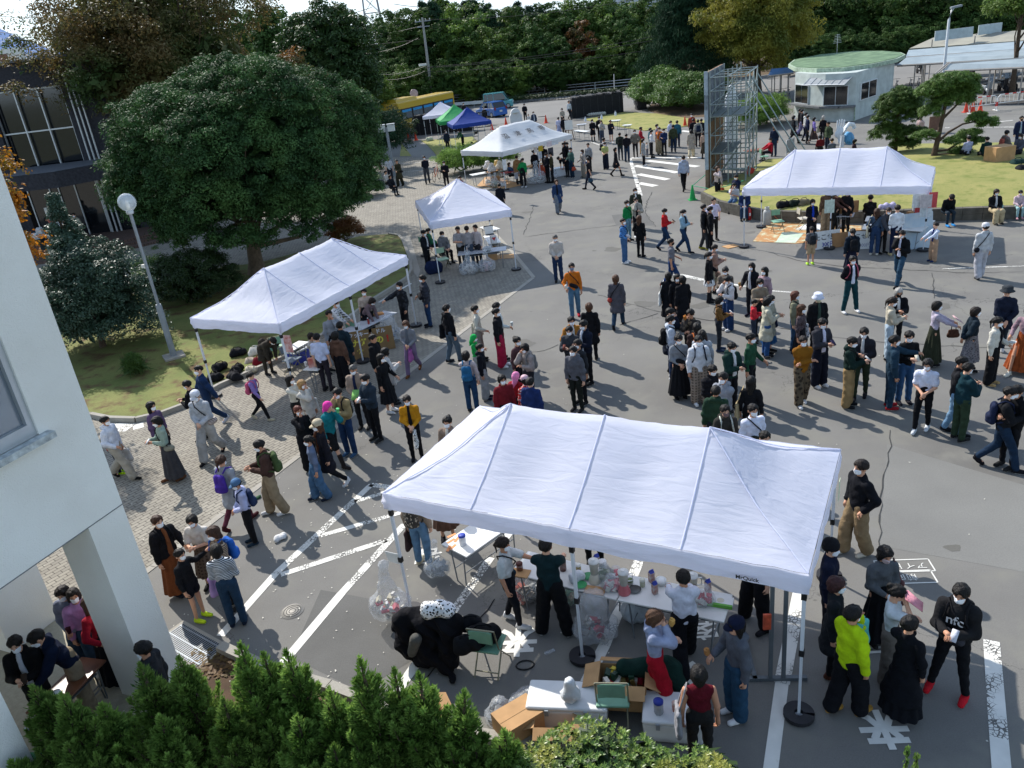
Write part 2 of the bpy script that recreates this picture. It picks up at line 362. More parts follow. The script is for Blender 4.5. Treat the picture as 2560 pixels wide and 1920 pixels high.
  def ex(g,F):
   x,y,z=g[...,0],g[...,1],g[...,2];F=F+.006*np.sin(70*x+14*z+ph[0])*np.sin(34*z+52*y+ph[1])+(.012*sstep(1.60-z,0,.06)if z0>1.5 else 0)
   th_=np.arctan2(x,y-.03);F=F+.0045*np.sin(23*th_+30*z+ph[2]);z=z+.012*np.sin(9*th_+ph[0])+.006*np.sin(23*th_)
   face=np.sqrt((x/.9)**2+(y+.115)**2+((z-1.545)/1.12)**2)-.092
   F=np.maximum(F,-face)
   if z0>1.5 and s not in('pony','bun'):F=np.maximum(F,(z0+.05*sstep(-y,-.02,.05))-z)
   elif s in('pony','bun'):F=np.maximum(F,np.where(y>.095,-1,(1.55+.04*sstep(-y,-.02,.05))-z))
   return F
  V,F=blend(pr,h*.85,.02,ex,pad=.03);me=mesh_from('hair',bendv(V,lean,hp,hy,True),F)
 elif kind=='hat':
  s=k['s'];b=MB()
  if s in('cap','bucket','beanie','floppy'):
   prof={'cap':[(.104,1.605),(.107,1.64),(.10,1.685),(.07,1.718),(.02,1.73)],'beanie':[(.107,1.60),(.112,1.63),(.110,1.67),(.09,1.715),(.05,1.745),(.01,1.755)],'bucket':[(.15,1.585),(.152,1.59),(.112,1.635),(.105,1.70),(.09,1.715),(.01,1.72)],'floppy':[(.16,1.60),(.162,1.605),(.115,1.64),(.12,1.70),(.09,1.73),(.01,1.735)]}[s]
   b.lathe([(r,z)for r,z in prof],None,18,(0,.008,0),sy=1.08)
   if s=='cap':b.add([(x,-.095-.085*math.sqrt(max(0,1-(x/.08)**2))*q-.0,1.618-.02*q+dz)for dz in(0,.006)for q in(0,1)for x in(-.08,-.055,-.025,0,.025,.055,.08)],[(i,i+1,i+8,i+7)for i in range(6)]+[(i+14,i+21,i+22,i+15)for i in range(6)]+[(7+i,8+i,22+i,21+i)for i in range(6)],None,True)
   V=np.array(b.v);fs=[f if len(f)==4 else None for f in b.f];tri=[(f[0],f[i],f[i+1],f[i+1])for f in b.f if len(f)>4 for i in range(1,len(f)-1)]
   F=np.array([f for f in fs if f]+tri)
  else:
   pr=[((0,.018,1.615),(0,.012,1.60),.108,.108),((0,.05,1.56),(0,.075,1.42),.09,.07),((0,.07,1.45),(.03,.11,1.30),.06,.035)]
   def ex(g,F):
    x,y,z=g[...,0],g[...,1],g[...,2];face=np.sqrt(x**2+(y+.12)**2+((z-1.53)/1.25)**2)-.095
    return np.maximum(F+.004*np.sin(30*z+20*x),-face)
   V,F=blend(pr,h,.03,ex,pad=.03)
  me=mesh_from('hat',bendv(V,lean,hp,hy,True),F)
 elif kind=='mask':
  pr=[((0,-.018,1.60),(0,-.05,1.515),.080,.054),((0,-.095,1.575),(0,-.10,1.55),.02,.022)]
  def ex(g,F):
   x,y,z=g[...,0],g[...,1],g[...,2];F=F+.0012*np.sin(z*300);return np.maximum(F,np.maximum(y+.022+np.abs(x)*.1,np.maximum(1.492-z,z-1.577)))
  V,F=blend(pr,h*.7,.012,ex,pad=.02);me=mesh_from('mask',bendv(V,lean,hp,hy,True),F)
 elif kind=='shoe':
  K,A,tp=LEGS[k['legs']][0 if k['side']<0 else 1];a=rad(tp);A=np.array(A);
  fw=np.array([0,-math.cos(a),-math.sin(a)*.75]);heel=A+np.array([0,.035,-.035]);toe=A+fw*.165+np.array([0,0,-.038])
  pr=[(heel,heel+(toe-heel)*.5,.041,.045),(heel+(toe-heel)*.5,toe,.045,.040),(A+[0,.012,.012],A+[0,.0,-.03],.044,.044)]
  if k.get('boot'):pr.append((A,A+(np.array(K)-A)*.65,.05,.055))
  def ex(g,F):
   z=g[...,2];return np.maximum(F,(0.0-(z-(A[2]-.08)))if tp==0 else F-.1)
  V,F=blend(pr,max(h,.012)*.85,.02,ex,pad=.03)
  zc=V[F].mean(1)[:,2];mi=(zc<A[2]-.08+.022).astype(int)if tp==0 else np.zeros(len(F),int)
  me=mesh_from('shoe',V,F,2,mi)
 PC[key]=me;return me
def cloth(col,patt=None):
 nm='cloth_'+col.replace('/','_')
 if nm in MATS:return MATS[nm]
 base,_,pt=col.partition('/')
 M=mat(nm,base,rough=.9,var=.2,scale=7,bump=.9,bscale=16,spec=.15)
 if pt:
  t=M.node_tree;b=[n for n in t.nodes if n.type=='BSDF_PRINCIPLED'][0];tc=[n for n in t.nodes if n.type=='TEX_COORD'][0]
  kind,c2=pt[0],pt[1:];old=b.inputs['Base Color'].links[0].from_socket;mx=N(t,'ShaderNodeMix',data_type='RGBA');mx.inputs[7].default_value=(*lin(c2),1)
  if kind=='s':
   wv=N(t,'ShaderNodeTexWave',bands_direction='Z');wv.inputs['Scale'].default_value=11;wv.inputs['Distortion'].default_value=.6
   cr=N(t,'ShaderNodeMath',operation='GREATER_THAN');cr.inputs[1].default_value=.5;t.links.new(tc.outputs['Object'],wv.inputs[0]);t.links.new(wv.outputs['Fac'],cr.inputs[0]);fac=cr.outputs[0]
  elif kind=='p':
   fs=[]
   for dr in 'XZ':
    wv=N(t,'ShaderNodeTexWave',bands_direction=dr);wv.inputs['Scale'].default_value=4.5;t.links.new(tc.outputs['Object'],wv.inputs[0]);fs.append(wv)
   ad=N(t,'ShaderNodeMath',operation='MULTIPLY');t.links.new(fs[0].outputs['Fac'],ad.inputs[0]);t.links.new(fs[1].outputs['Fac'],ad.inputs[1]);fac=ad.outputs[0]
  else:
   vo=N(t,'ShaderNodeTexVoronoi');vo.inputs['Scale'].default_value=26 if kind=='l' else 11;cr=N(t,'ShaderNodeMath',operation='LESS_THAN');cr.inputs[1].default_value=.38 if kind=='l' else.42
   t.links.new(tc.outputs['Object'],vo.inputs[0]);t.links.new(vo.outputs['Distance'],cr.inputs[0]);fac=cr.outputs[0]
  t.links.new(old,mx.inputs[6]);t.links.new(fac,mx.inputs[0]);t.links.new(mx.outputs[2],b.inputs['Base Color'])
 return M
SKIN=[mat('skin_a','c69579',.6,.05,spec=.35),mat('skin_b','b8866a',.6,.05,spec=.35),mat('skin_c','d0a287',.6,.05,spec=.35)]
DARK=mat('eye_dark','1b1412',.5,0)
SOLE=mat('shoe_sole','d8d8d4',.8,.1);MASK=mat('face_mask','e9ecf0',.8,.03,spec=.2)
HC={'k':'14110f','d':'1e1612','b':'3a251a','l':'6a4a34','g':'55524f','s':'9a948e','a':'4b3020'}
def hairmat(c):
 return mat('hair_'+c,HC.get(c,c),rough=.55,var=.3,scale=30,bump=.6,bscale=70,spec=.22)
def cobj(name,me,mats,parent):
 o=bpy.data.objects.new(name,me);COL.objects.link(o)
 for i,m_ in enumerate(mats):o.material_slots[i].link='OBJECT';o.material_slots[i].material=m_
 return reg(o,parent)
NP=[0]
def bag(kind,col,root,S,arms,legs,label,lean=0):
 """a bag, at the place on the wearer where it hangs; a thing of its own"""
 key=('bag',kind,arms if kind in('tt','hb','pb','ph','cup','food','paper','tray')else '',lean)
 if key not in PC:
  def ex(g,F):return F+.006*np.sin(30*g[...,2]+21*g[...,0])*np.sin(25*g[...,0]+3)
  J=joints(arms,legs);hR,hL=J[-1][2],J[1][2];out=[]
  if kind=='bp':
   V,F=blend([((-.07,.19,1.02),(-.06,.18,1.30),.075,.07,.9),((.07,.19,1.02),(.06,.18,1.30),.075,.07,.9),((-.05,.25,1.02),(.05,.25,1.02),.05,.05),((-.05,.25,1.10),(.05,.25,1.10),.05,.05)],.018,.04,ex);out.append(('pack',V,F,0))
   for s_ in(-1,1):
    v,f=tubeq([(s_*.09,.14,1.38),(s_*.10,.03,1.455),(s_*.105,-.10,1.40),(s_*.12,-.135,1.25),(s_*.165,-.06,1.10),(s_*.16,.12,1.02)],[.017]*6);out.append(('strap',v,f,1))
  elif kind in('xb','xf'):
   V,F=blend([((.15,-.02,.93),(.21,.07,.93),.075,.075)]if kind=='xb' else[((-.06,-.17,1.08),(.09,-.17,1.0),.06,.06)],.016,.03,ex);out.append(('pouch',V,F,0))
   v,f=tubeq([(.2,0,.98),(.10,-.135,1.2),(-.04,-.13,1.36),(-.12,-.02,1.455),(-.08,.10,1.40),(.08,.145,1.2),(.2,.05,.98)],[.012]*7);out.append(('strap',v,f,1))
  elif kind in('tt','ts','pb','hb'):
   p=np.array((.27,.03,1.0))if kind=='ts' else hL+np.array([.02,-.03,-.20]);w_,h_={'hb':(.08,.05),'pb':(.09,.12)}.get(kind,(.11,.15));p=p-[0,0,.1]
   V,F=blend([(p+[0,-w_,-h_],p+[0,w_,-h_],.07,.07),(p+[0,-w_*.9,h_],p+[0,w_*.9,h_],.04,.04),(p+[0,-w_,-h_],p+[0,-w_*.9,h_],.06,.04),(p+[0,w_,-h_],p+[0,w_*.9,h_],.06,.04),(p-[0,0,h_],p+[0,0,h_],.07,.05)],.016,.03,ex)
   V[:,0]=p[0]+(V[:,0]-p[0])*.7;out.append(('pouch',V,F,0));top=np.array((.15,.0,1.47))if kind=='ts' else hL+[0,-.02,-.0]
   v,f=tubeq([p+[0,-w_*.7,h_],(p+top)/2+[0.0,-w_*.6,.02+h_/2],top,(p+top)/2+[0.0,w_*.6,.02+h_/2],p+[0,w_*.7,h_]],[.011]*5);out.append(('handle',v,f,1))
  else:
   H_={'eat':hR,'eat1':hR,'reach':hR,'up':hR,'side':hR,'phone1':hR,'hold1':hR,'swing':hR}.get(arms,hL)
   d=np.array([0,-.04,.05]);p=H_+d+(np.array([0,-.05,.02]))
   b=MB()
   if kind=='ph':b.box(p,(.075,.012,.15),rx=rad(-50));b.box(p+np.array([0,.004,.006]),(.066,.008,.138),rx=rad(-50))
   elif kind=='cup':b.lathe([(.028,-.05),(.04,.05),(.043,.052),(.043,.058),(.03,.06)],None,12,tuple(p))
   elif kind=='paper':b.box(p,(.20,.006,.27),rx=rad(-55));b.box(p+np.array([.0,-.01,.0]),(.19,.006,.26),rx=rad(-50))
   elif kind=='tray':b.lathe([(.07,-.012),(.09,.012),(.092,.014)],None,14,tuple(p),sy=.8);b.lathe([(.05,.0),(.055,.02),(.02,.035)],None,10,tuple(p))
   else:b.tube([p+np.array([0,.0,-.05]),p,p+np.array([0,-.01,.06])],0,None,8,rs=[.02,.045,.038]);b.tube([p+np.array([0,.0,.03]),p+np.array([.01,0,.08])],0,None,8,rs=[.03,.02])
   V=np.array(b.v);F=np.array([tuple(f)+(f[-1],)*(4-len(f))for f in b.f if len(f)<=4]+[(f[0],f[i],f[i+1],f[i+1])for f in b.f if len(f)>4 for i in range(1,len(f)-1)])
   out.append(('x',V,F,0))
  PC[key]=[(n,mesh_from(n,bendv(V,lean,0,0),F),i)for n,V,F,i in out]
 nm,cat={'bp':('backpack','backpack'),'xb':('shoulder_bag','bag'),'xf':('crossbody_bag','bag'),'tt':('tote_bag','bag'),'ts':('tote_bag','bag'),'pb':('plastic_bag','bag'),'hb':('handbag','bag'),'ph':('phone','phone'),'cup':('drink_cup','cup'),'food':('snack','food'),'paper':('leaflet','leaflet'),'tray':('food_tray','food')}[kind]
 mt=cloth(col)if kind not in('pb',)else mat('plastic_'+col,col,.35,.1,bump=.5,bscale=25,trans=.3,spec=.5)
 ps=PC[key];grp={'backpack':'backpacks worn in the crowd','bag':'bags carried in the crowd','phone':'phones held in the crowd'}.get(cat,'snacks and drinks held in the crowd')
 if len(ps)==1:o=cobj(nm,ps[0][1],[mt],None)
 else:
  o=bpy.data.objects.new(nm,None);COL.objects.link(o);o.empty_display_size=.1
  for n,me,i in ps:cobj(n,me,[mt if i==0 or kind in('tt','ts','pb','bp')else cloth('1d1c1e')],o)
 o.matrix_world=root;tag(o,label,cat,grp)
def person(x,y,h=1.65,face=0,arms='hang',legs='st',top='shirt:777',bot='jean:24364d',hair='short:k',shoes='222',mask='w',inner=None,hat=None,ex=(),label='',sleeve=None,lean=0,hp=None,hy=0,z=0.,fem=None,skin=None,pr_=None,name='person',grp='people in the square'):
 NP[0]+=1;i=NP[0];dist=math.hypot(x,y);l=0 if dist<21 else(1 if dist<42 else 2)
 if hp is None:hp=14 if arms in('phone','phone1','phone2','belly','lap','eat')else 3
 if fem is None:fem=hair.split(':')[0]in('bob','long','pony','bun','med')
 fem=int(fem);s=h/1.70;gz=GRND.get(legs,0)
 root=empty('person',(0,0,0),0,label,'person',grp)
 Mx=Matrix.Translation((x,y,z+gz*s))@Matrix.Rotation(rad(face),4,'Z')@Matrix.Diagonal((s*(1+.0*i),s,s,1))
 root.location=(x,y,z+gz*s);root.rotation_euler=(0,0,rad(face));root.scale=(s,s,s)
 sk=SKIN[(i*7)%3 if skin is None else skin]
 tt,tc_=top.split(':');bt,bc=bot.split(':');ht,hc=hair.split(':')
 cobj('body',part('body',l,arms=arms,legs=legs,lean=lean,hp=hp,hy=hy),[sk,DARK],root)
 cobj('top',part('top',l,t=tt,arms=arms,lean=lean,fem=fem),[cloth(tc_)],root)
 if inner:cobj('undershirt',part('inner',l,hz=.9 if tt!='coat' else.8,lean=lean),[cloth(inner)],root)
 if bt!='none':cobj('skirt' if bt in('mini','midi','long')else('shorts' if bt in('shorts','short2')else 'trousers'),part('bottom',l,b=bt,legs=legs),[cloth(bc)],root)
 if hat and hat.split(':')[0]=='scarf':pass
 elif ht!='none':cobj('hair',part('hair',l,s=ht,lean=lean,hp=hp,hy=hy),[hairmat(hc)],root)
 if hat:cobj('hat' if hat[0]!='s' else 'head_scarf',part('hat',l,s=hat.split(':')[0],lean=lean,hp=hp,hy=hy),[cloth(hat.split(':')[1])],root)
 if mask:cobj('face_mask',part('mask',l,lean=lean,hp=hp,hy=hy),[MASK if mask=='w' else cloth(mask)],root)
 bo=shoes[0]=='B';sc=shoes.lstrip('B');
 for sd_ in(-1,1):cobj('shoe',part('shoe',l,legs=legs,side=sd_,boot=int(bo)),[cloth(sc),SOLE if sc not in('111',)else cloth('222')],root)
 if pr_:side,tx,pc=pr_.split(':');y_=-.142 if side=='f' else.15;text(tx,(0,y_,1.24),.17 if len(tx)<4 else.075,mat('print_'+pc,pc,.8,.02),rot=(rad(90),0,0 if side=='f' else math.pi),parent=root,name='shirt_print',bold=.003)
 for kx,col,lb in ex:bag(kx,col,Mx,s,arms,legs,lb,lean)
 return root
# the setting
def sheet(name,pts,m,z=0.,kind='structure',h=0.,**kw):
 b=MB();b.poly([(p[0],p[1],z)for p in pts],m,h);o=b.build(name);return tag(o,kind=kind,**kw)
def ground_mat(name,c1,c2,scale,crack=0.,fine=60.,c3=None,bump=.3,patch=.0):
 M=mat(name,c1,.92,.0);t=M.node_tree;b=[n for n in t.nodes if n.type=='BSDF_PRINCIPLED'][0];tc=[n for n in t.nodes if n.type=='TEX_COORD'][0]
 b.inputs['Specular IOR Level'].default_value=.25
 def noise(s,d=6,r=.6):n=N(t,'ShaderNodeTexNoise');n.inputs['Scale'].default_value=s;n.inputs['Detail'].default_value=d;n.inputs['Roughness'].default_value=r;t.links.new(tc.outputs['Object'],n.inputs[0]);return n
 def ramp(sock,a,z_,lo=0.,hi=1.):m_=N(t,'ShaderNodeMapRange');[m_.inputs[i].__setattr__('default_value',v)for i,v in((1,a),(2,z_),(3,lo),(4,hi))];t.links.new(sock,m_.inputs[0]);return m_.outputs[0]
 def mixc(f,A,B,mode='MIX'):
  x=N(t,'ShaderNodeMix',data_type='RGBA',blend_type=mode)
  for s_,v in((6,A),(7,B)):
   if isinstance(v,tuple):x.inputs[s_].default_value=(*v,1)
   else:t.links.new(v,x.inputs[s_])
  if isinstance(f,float):x.inputs[0].default_value=f
  else:t.links.new(f,x.inputs[0])
  return x.outputs[2]
 big=noise(scale);col=mixc(ramp(big.outputs[0],.32,.68),lin(c1),lin(c2))
 fn=noise(fine,3,.8);col=mixc(ramp(fn.outputs[0],.3,.7,.0,.5),col,tuple(x*.62 for x in lin(c1)))
 if c3:col=mixc(ramp(noise(scale*3.1,4).outputs[0],.5,.66),col,lin(c3))
 if crack:
  vo=N(t,'ShaderNodeTexVoronoi',feature='DISTANCE_TO_EDGE');vo.inputs['Scale'].default_value=crack
  wn=noise(1.3,5);va=N(t,'ShaderNodeVectorMath',operation='ADD');sc=N(t,'ShaderNodeVectorMath',operation='SCALE');sc.inputs['Scale'].default_value=1.6
  t.links.new(wn.outputs['Color'],sc.inputs[0]);t.links.new(sc.outputs[0],va.inputs[0]);t.links.new(tc.outputs['Object'],va.inputs[1]);t.links.new(va.outputs[0],vo.inputs['Vector'])
  k=ramp(vo.outputs['Distance'],.0,.0022,1,0);msk=ramp(noise(.12,2).outputs[0],.44,.52);mm=N(t,'ShaderNodeMath',operation='MULTIPLY');t.links.new(k,mm.inputs[0]);t.links.new(msk,mm.inputs[1])
  m2=N(t,'ShaderNodeMath',operation='MULTIPLY');m2.inputs[1].default_value=.75;t.links.new(mm.outputs[0],m2.inputs[0]);col=mixc(m2.outputs[0],col,tuple(x*.25 for x in lin(c1)))
 t.links.new(col,b.inputs['Base Color'])
 bp=N(t,'ShaderNodeBump');bp.inputs['Strength'].default_value=bump;bp.inputs['Distance'].default_value=.01;t.links.new(fn.outputs[0],bp.inputs['Height']);t.links.new(bp.outputs[0],b.inputs['Normal'])
 return M
ASPH=ground_mat('asphalt','6b6965','7f7d78',.28,crack=.16,fine=55,c3='75736c')
ASPH2=ground_mat('asphalt_old_road','7a7874','868480',.2,fine=30)
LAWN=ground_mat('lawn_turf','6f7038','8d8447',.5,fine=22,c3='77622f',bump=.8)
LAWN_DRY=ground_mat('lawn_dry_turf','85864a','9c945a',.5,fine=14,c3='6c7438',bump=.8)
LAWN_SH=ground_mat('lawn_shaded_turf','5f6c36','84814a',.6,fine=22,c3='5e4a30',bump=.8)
SOIL=ground_mat('bare_soil','5a4a38','6b5a44',.8,fine=20,bump=.8)
CONC=ground_mat('concrete','9a958a','a8a399',.8,fine=40)
def brick_mat(name,c1,c2,mort,sx=.2,sy=.1,rot=0.):
 M=mat(name,c1,.9,0.);t=M.node_tree;b=[n for n in t.nodes if n.type=='BSDF_PRINCIPLED'][0];tc=[n for n in t.nodes if n.type=='TEX_COORD'][0]
 mp=N(t,'ShaderNodeMapping');mp.inputs['Rotation'].default_value=(0,0,rot);br=N(t,'ShaderNodeTexBrick');br.inputs['Scale'].default_value=1;br.inputs['Brick Width'].default_value=sx;br.inputs['Row Height'].default_value=sy
 br.inputs['Mortar Size'].default_value=.008;br.inputs['Mortar Smooth'].default_value=.2;br.inputs['Color1'].default_value=(*lin(c1),1);br.inputs['Color2'].default_value=(*lin(c2),1);br.inputs['Mortar'].default_value=(*lin(mort),1)
 n=N(t,'ShaderNodeTexNoise');n.inputs['Scale'].default_value=1.2;n.inputs['Detail'].default_value=6;mx=N(t,'ShaderNodeMix',data_type='RGBA',blend_type='MULTIPLY');mr=N(t,'ShaderNodeMapRange');mr.inputs[1].default_value=.3;mr.inputs[2].default_value=.7;mr.inputs[3].default_value=.0;mr.inputs[4].default_value=.35
 t.links.new(tc.outputs['Object'],mp.inputs[0]);t.links.new(mp.outputs[0],br.inputs[0]);t.links.new(tc.outputs['Object'],n.inputs[0]);t.links.new(n.outputs[0],mr.inputs[0]);t.links.new(mr.outputs[0],mx.inputs[0]);t.links.new(br.outputs[0],mx.inputs[6]);mx.inputs[7].default_value=(.45,.43,.4,1)
 t.links.new(mx.outputs[2],b.inputs['Base Color']);bp=N(t,'ShaderNodeBump');bp.inputs['Strength'].default_value=.4;bp.inputs['Distance'].default_value=.01;t.links.new(br.outputs['Fac'],bp.inputs['Height']);bp.invert=True;t.links.new(bp.outputs[0],b.inputs['Normal'])
 return M
BRICKP=brick_mat('brick_paving','878176','979184','4d4942',.21,.105,rad(-50))
PAINT=mat('road_paint','d2d0c8',.7,.10,3,bump=.1)
def painty(name,thr):
 """road paint worn through in a net of cracks"""
 M=mat(name,'d2d0c8',.7,.08,3);t=M.node_tree;out=[n for n in t.nodes if n.type=='OUTPUT_MATERIAL'][0];b=[n for n in t.nodes if n.type=='BSDF_PRINCIPLED'][0];tc=[n for n in t.nodes if n.type=='TEX_COORD'][0]
 vo=N(t,'ShaderNodeTexVoronoi',feature='DISTANCE_TO_EDGE');vo.inputs['Scale'].default_value=17;n=N(t,'ShaderNodeTexNoise');n.inputs['Scale'].default_value=2.2;n.inputs['Detail'].default_value=6
 mr=N(t,'ShaderNodeMapRange');mr.inputs[1].default_value=.42;mr.inputs[2].default_value=.62;mr.inputs[4].default_value=thr;gt=N(t,'ShaderNodeMath',operation='GREATER_THAN')
 t.links.new(tc.outputs['Object'],vo.inputs['Vector']);t.links.new(tc.outputs['Object'],n.inputs[0]);t.links.new(n.outputs[0],mr.inputs[0]);t.links.new(vo.outputs['Distance'],gt.inputs[0]);t.links.new(mr.outputs[0],gt.inputs[1])
 tp=N(t,'ShaderNodeBsdfTransparent');ms=N(t,'ShaderNodeMixShader');t.links.new(gt.outputs[0],ms.inputs[0]);t.links.new(tp.outputs[0],ms.inputs[1]);t.links.new(b.outputs[0],ms.inputs[2]);t.links.new(ms.outputs[0],out.inputs[0]);return M
PAINTW=painty('road_paint_worn',.12)
# ground: one sheet to the horizon, then the paved yard, paths and lawns each 4 mm above
sheet('ground',[(-9000,-500),(9000,-500),(9000,20000),(-9000,20000)],ground_mat('country_ground','5d5f48','6a6a52',.02),-.004)
sheet('asphalt_yard',[(-7.5,4.5),(60,-2),(75,40),(60,112),(-16,117),(-60,125),(-60,100),(-10.5,60),(-5,48),(-7.5,20)],ASPH,0)
z=.004
e1=P(578.7,1266.7);e2=P(1279.5,731.7);cor=P(1334,694);du=(e1-e2).normalized();e0=e1+du*3.3
up_=(P(1238,585)-P(1290,640)).normalized()
BR=[e0,cor,P(1290,640),P(1238,585),C(1,0,2000,1640),C(1,0,1640,1420),C(1,0,1600,1350),C(1,0,990,1362),(-14,66),(-60,70),(-60,4),(-9,4)]
sheet('brick_paving',[Vector((p[0],p[1],0))for p in BR],BRICKP,z)
# kerb strip along the paving edge (real stones, slightly proud)
def strip(b,a,c,w,m,z=0,h=.0):
 a=Vector((a[0],a[1],0));c=Vector((c[0],c[1],0));n=(c-a).normalized();s_=Vector((-n.y,n.x,0))*w/2
 b.poly([Vector((q.x,q.y,z))for q in(a-s_,c-s_,c+s_,a+s_)],m,h)
def stones(name,pts,w,h,m,seg=.6,gap=.012,z=0.,label=None,cat=None):
 b=MB()
 for a,c in zip(pts[:-1],pts[1:]):
  a=Vector((a[0],a[1],0));c=Vector((c[0],c[1],0));L=(c-a).length;n=max(1,round(L/seg));d=(c-a)/n
  for i in range(n):
   p=a+d*(i+.5);b.box((p.x,p.y,z+h/2),(d.length-gap,w,h),m,rz=math.atan2(d.y,d.x))
 o=b.build(name);return tag(o,kind='structure')
stones('paving_edge_stones',[e0,cor,P(1290,640),P(1238,585)],.15,.012,CONC)
L1=[C(0,2,250,330),C(0,2,790,285),C(0,2,950,318),C(0,2,1180,325),C(0,2,1400,275),C(0,2,1600,200),C(0,2,1900,30),C(1,1,300,1420),C(1,1,700,1180),C(1,1,1040,930),C(1,1,1200,830),C(1,1,1310,755),C(1,1,1345,690),C(1,1,1335,600),C(1,1,1270,430),C(1,1,1235,390),C(1,1,1150,375),C(1,1,900,392),C(0,1,2212,630),C(0,1,1960,652),C(0,1,1750,700),C(0,1,1000,850),C(0,1,200,1000)]
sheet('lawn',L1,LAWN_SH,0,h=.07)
stones('lawn_kerb',L1[:17],.12,.13,CONC,.7)
sheet('slab_path',[C(1,1,1250,385),C(1,1,1330,385),C(1,1,1420,680),C(1,1,1400,740),C(1,1,1365,700)],CONC,.008)
z3=lambda x,y:P(940+x/5.53,180+y/5.53)
sheet('tent_lawn',[z3(620,955),z3(1330,900),z3(1400,960),z3(1320,1010),z3(1160,1090),z3(950,1200),z3(870,1217),z3(810,1120),z3(700,1000)],LAWN_DRY,0,h=.05)
sheet('gate_path',[z3(360,990),z3(620,955),z3(700,1000),z3(810,1120),z3(850,1190),z3(500,1180)],ASPH2,.008)
sheet('verge',[z3(355,985),z3(495,1165),z3(330,1165)],LAWN_DRY,.012)
L2=[C(2,0,620,1035),C(2,0,800,1000),C(2,0,960,973),C(2,0,1250,985),C(2,0,1480,1020),C(2,0,1700,1050),C(2,0,1600,1085),C(2,0,1460,1100),C(2,0,1150,1132),C(2,0,1000,1110),C(2,0,800,1075)]
sheet('gate_lawn',L2,LAWN_DRY,0,h=.05)
sheet('shrub_bed',[C(2,0,1170,955),C(2,0,1250,985),C(2,0,1480,1018),C(2,0,1690,1010),C(2,0,1690,900),C(2,0,1200,900)],SOIL,.012)
# right-hand mound lawn behind its low block wall
WALL=[C(2,1,1650,90),C(2,1,1800,170),C(2,1,1985,215),C(3,1,0,262),C(3,1,500,278),C(3,1,1000,268),C(3,1,1500,252),C(3,1,2212,235),C(3,1,2900,225)]
back=[C(3,0,3200,1290),C(3,0,2212,1284),C(3,0,1290,1290),C(3,0,400,1395),C(2,0,2212,1395),C(2,0,2000,1520)]
b=MB();n=len(WALL)
rim=[Vector((p.x,p.y,0))+Vector((.08,.25,0))for p in WALL];bk=[Vector((p.x,p.y,.0))for p in back]
ctr=Vector((20,33.5,.75));ring=rim+bk;zs=[.46]*n+[.32,.32,.3,.2,.15,.2]
outer=[Vector((p.x,p.y,z_))for p,z_ in zip(ring,zs)];mid=[p.lerp(ctr,.5)+Vector((0,0,.12))for p in outer];k=len(outer)
b.add(outer+mid+[ctr],[(i,(i+1)%k,k+(i+1)%k,k+i)for i in range(k)]+[(k+i,k+(i+1)%k,2*k)for i in range(k)],LAWN_DRY,True)
b.add(outer+[Vector((p.x,p.y,-.01))for p in outer],[(i,(i+1)%k,k+(i+1)%k,k+i)for i in range(k)],SOIL)
tag(b.build('mound_lawn'),kind='structure')
stonem=mat('block_stone','5c5850',.9,.25,5,bump=.6,bscale=14)
b=MB()
for a,c in zip(WALL[:-1],WALL[1:]):
 a=Vector(a);c=Vector(c);L=(c-a).length;nn=max(1,round(L/.62));d=(c-a)/nn
 for i in range(nn):
  for j in range(2):
   p=a+d*(i+.5+.0*j);b.box((p.x+.06,p.y+.14,.115+.232*j),(d.length-.014,.26,.228-.008*j),stonem,rz=math.atan2(d.y,d.x))
tag(b.build('retaining_wall'),'low dark block wall round the pine lawn, people sitting on it','wall')
b=MB();[b.box((p.x,p.y,.06),(.5,.12,.12),CONC,rz=rad(5))for p in[back[2].lerp(back[3],i/24)for i in range(24)]];tag(b.build('mound_kerb'),kind='structure')
sheet('gravel_patch',[C(2,0,1980,1540),C(2,0,2212,1400),C(3,0,120,1365),C(3,0,60,1430),C(2,1,2150,0)],ground_mat('gravel','8b8779','a5a195',6,fine=25),.3*0+.02)
# road behind the gate and the wooded strip
sheet('road',[(-60,88),(-9,82),(8,80.5),(26,76),(40,72),(80,66),(80,96),(30,99),(20,102.5),(5,105.5),(-60,118)],ASPH2,.008)
sheet('woodland_floor',[(-90,119),(5,107),(20,104),(32,99),(80,94),(200,110),(200,300),(-200,300)],SOIL,.012)
b=MB()
def ln(a,c,w,worn=True):strip(b,a,c,w,PAINTW if worn else PAINT,.006)
ln(C(0,3,1905,520),C(1,2,170,1640),.15,False);ln(C(1,2,170,1640),C(1,2,1000,868),.15)
ln(C(1,2,985,872),C(1,2,1260,905),.15);ln(C(1,2,850,1020),C(1,2,1220,905),.13);ln(C(1,2,560,1312),C(1,2,1300,1098),.13);ln(C(1,2,215,1650),C(1,2,1130,1350),.14)
ln(C(1,3,235,752),C(1,3,740,150),.16,False);ln(C(1,3,740,150),C(1,2,1300,1195),.15)
ln(C(1,3,1190,1040),C(1,3,1640,400),.16,False);ln(C(1,3,1640,400),C(1,2,2030,1500),.15);ln(C(1,2,2100,1400),C(1,2,2230,1240),.15)
ln(C(2,3,640,920),C(2,3,800,600),.17,False);ln(C(2,3,800,600),C(2,2,1110,1500),.17)
ln(C(3,3,20,1690),C(3,3,120,930),.17,False);ln(C(3,3,120,930),C(3,3,290,60),.2)
ln(C(3,3,2020,1690),C(3,3,1995,1400),.2,False);ln(C(3,3,1995,1400),C(3,3,1930,560),.2)
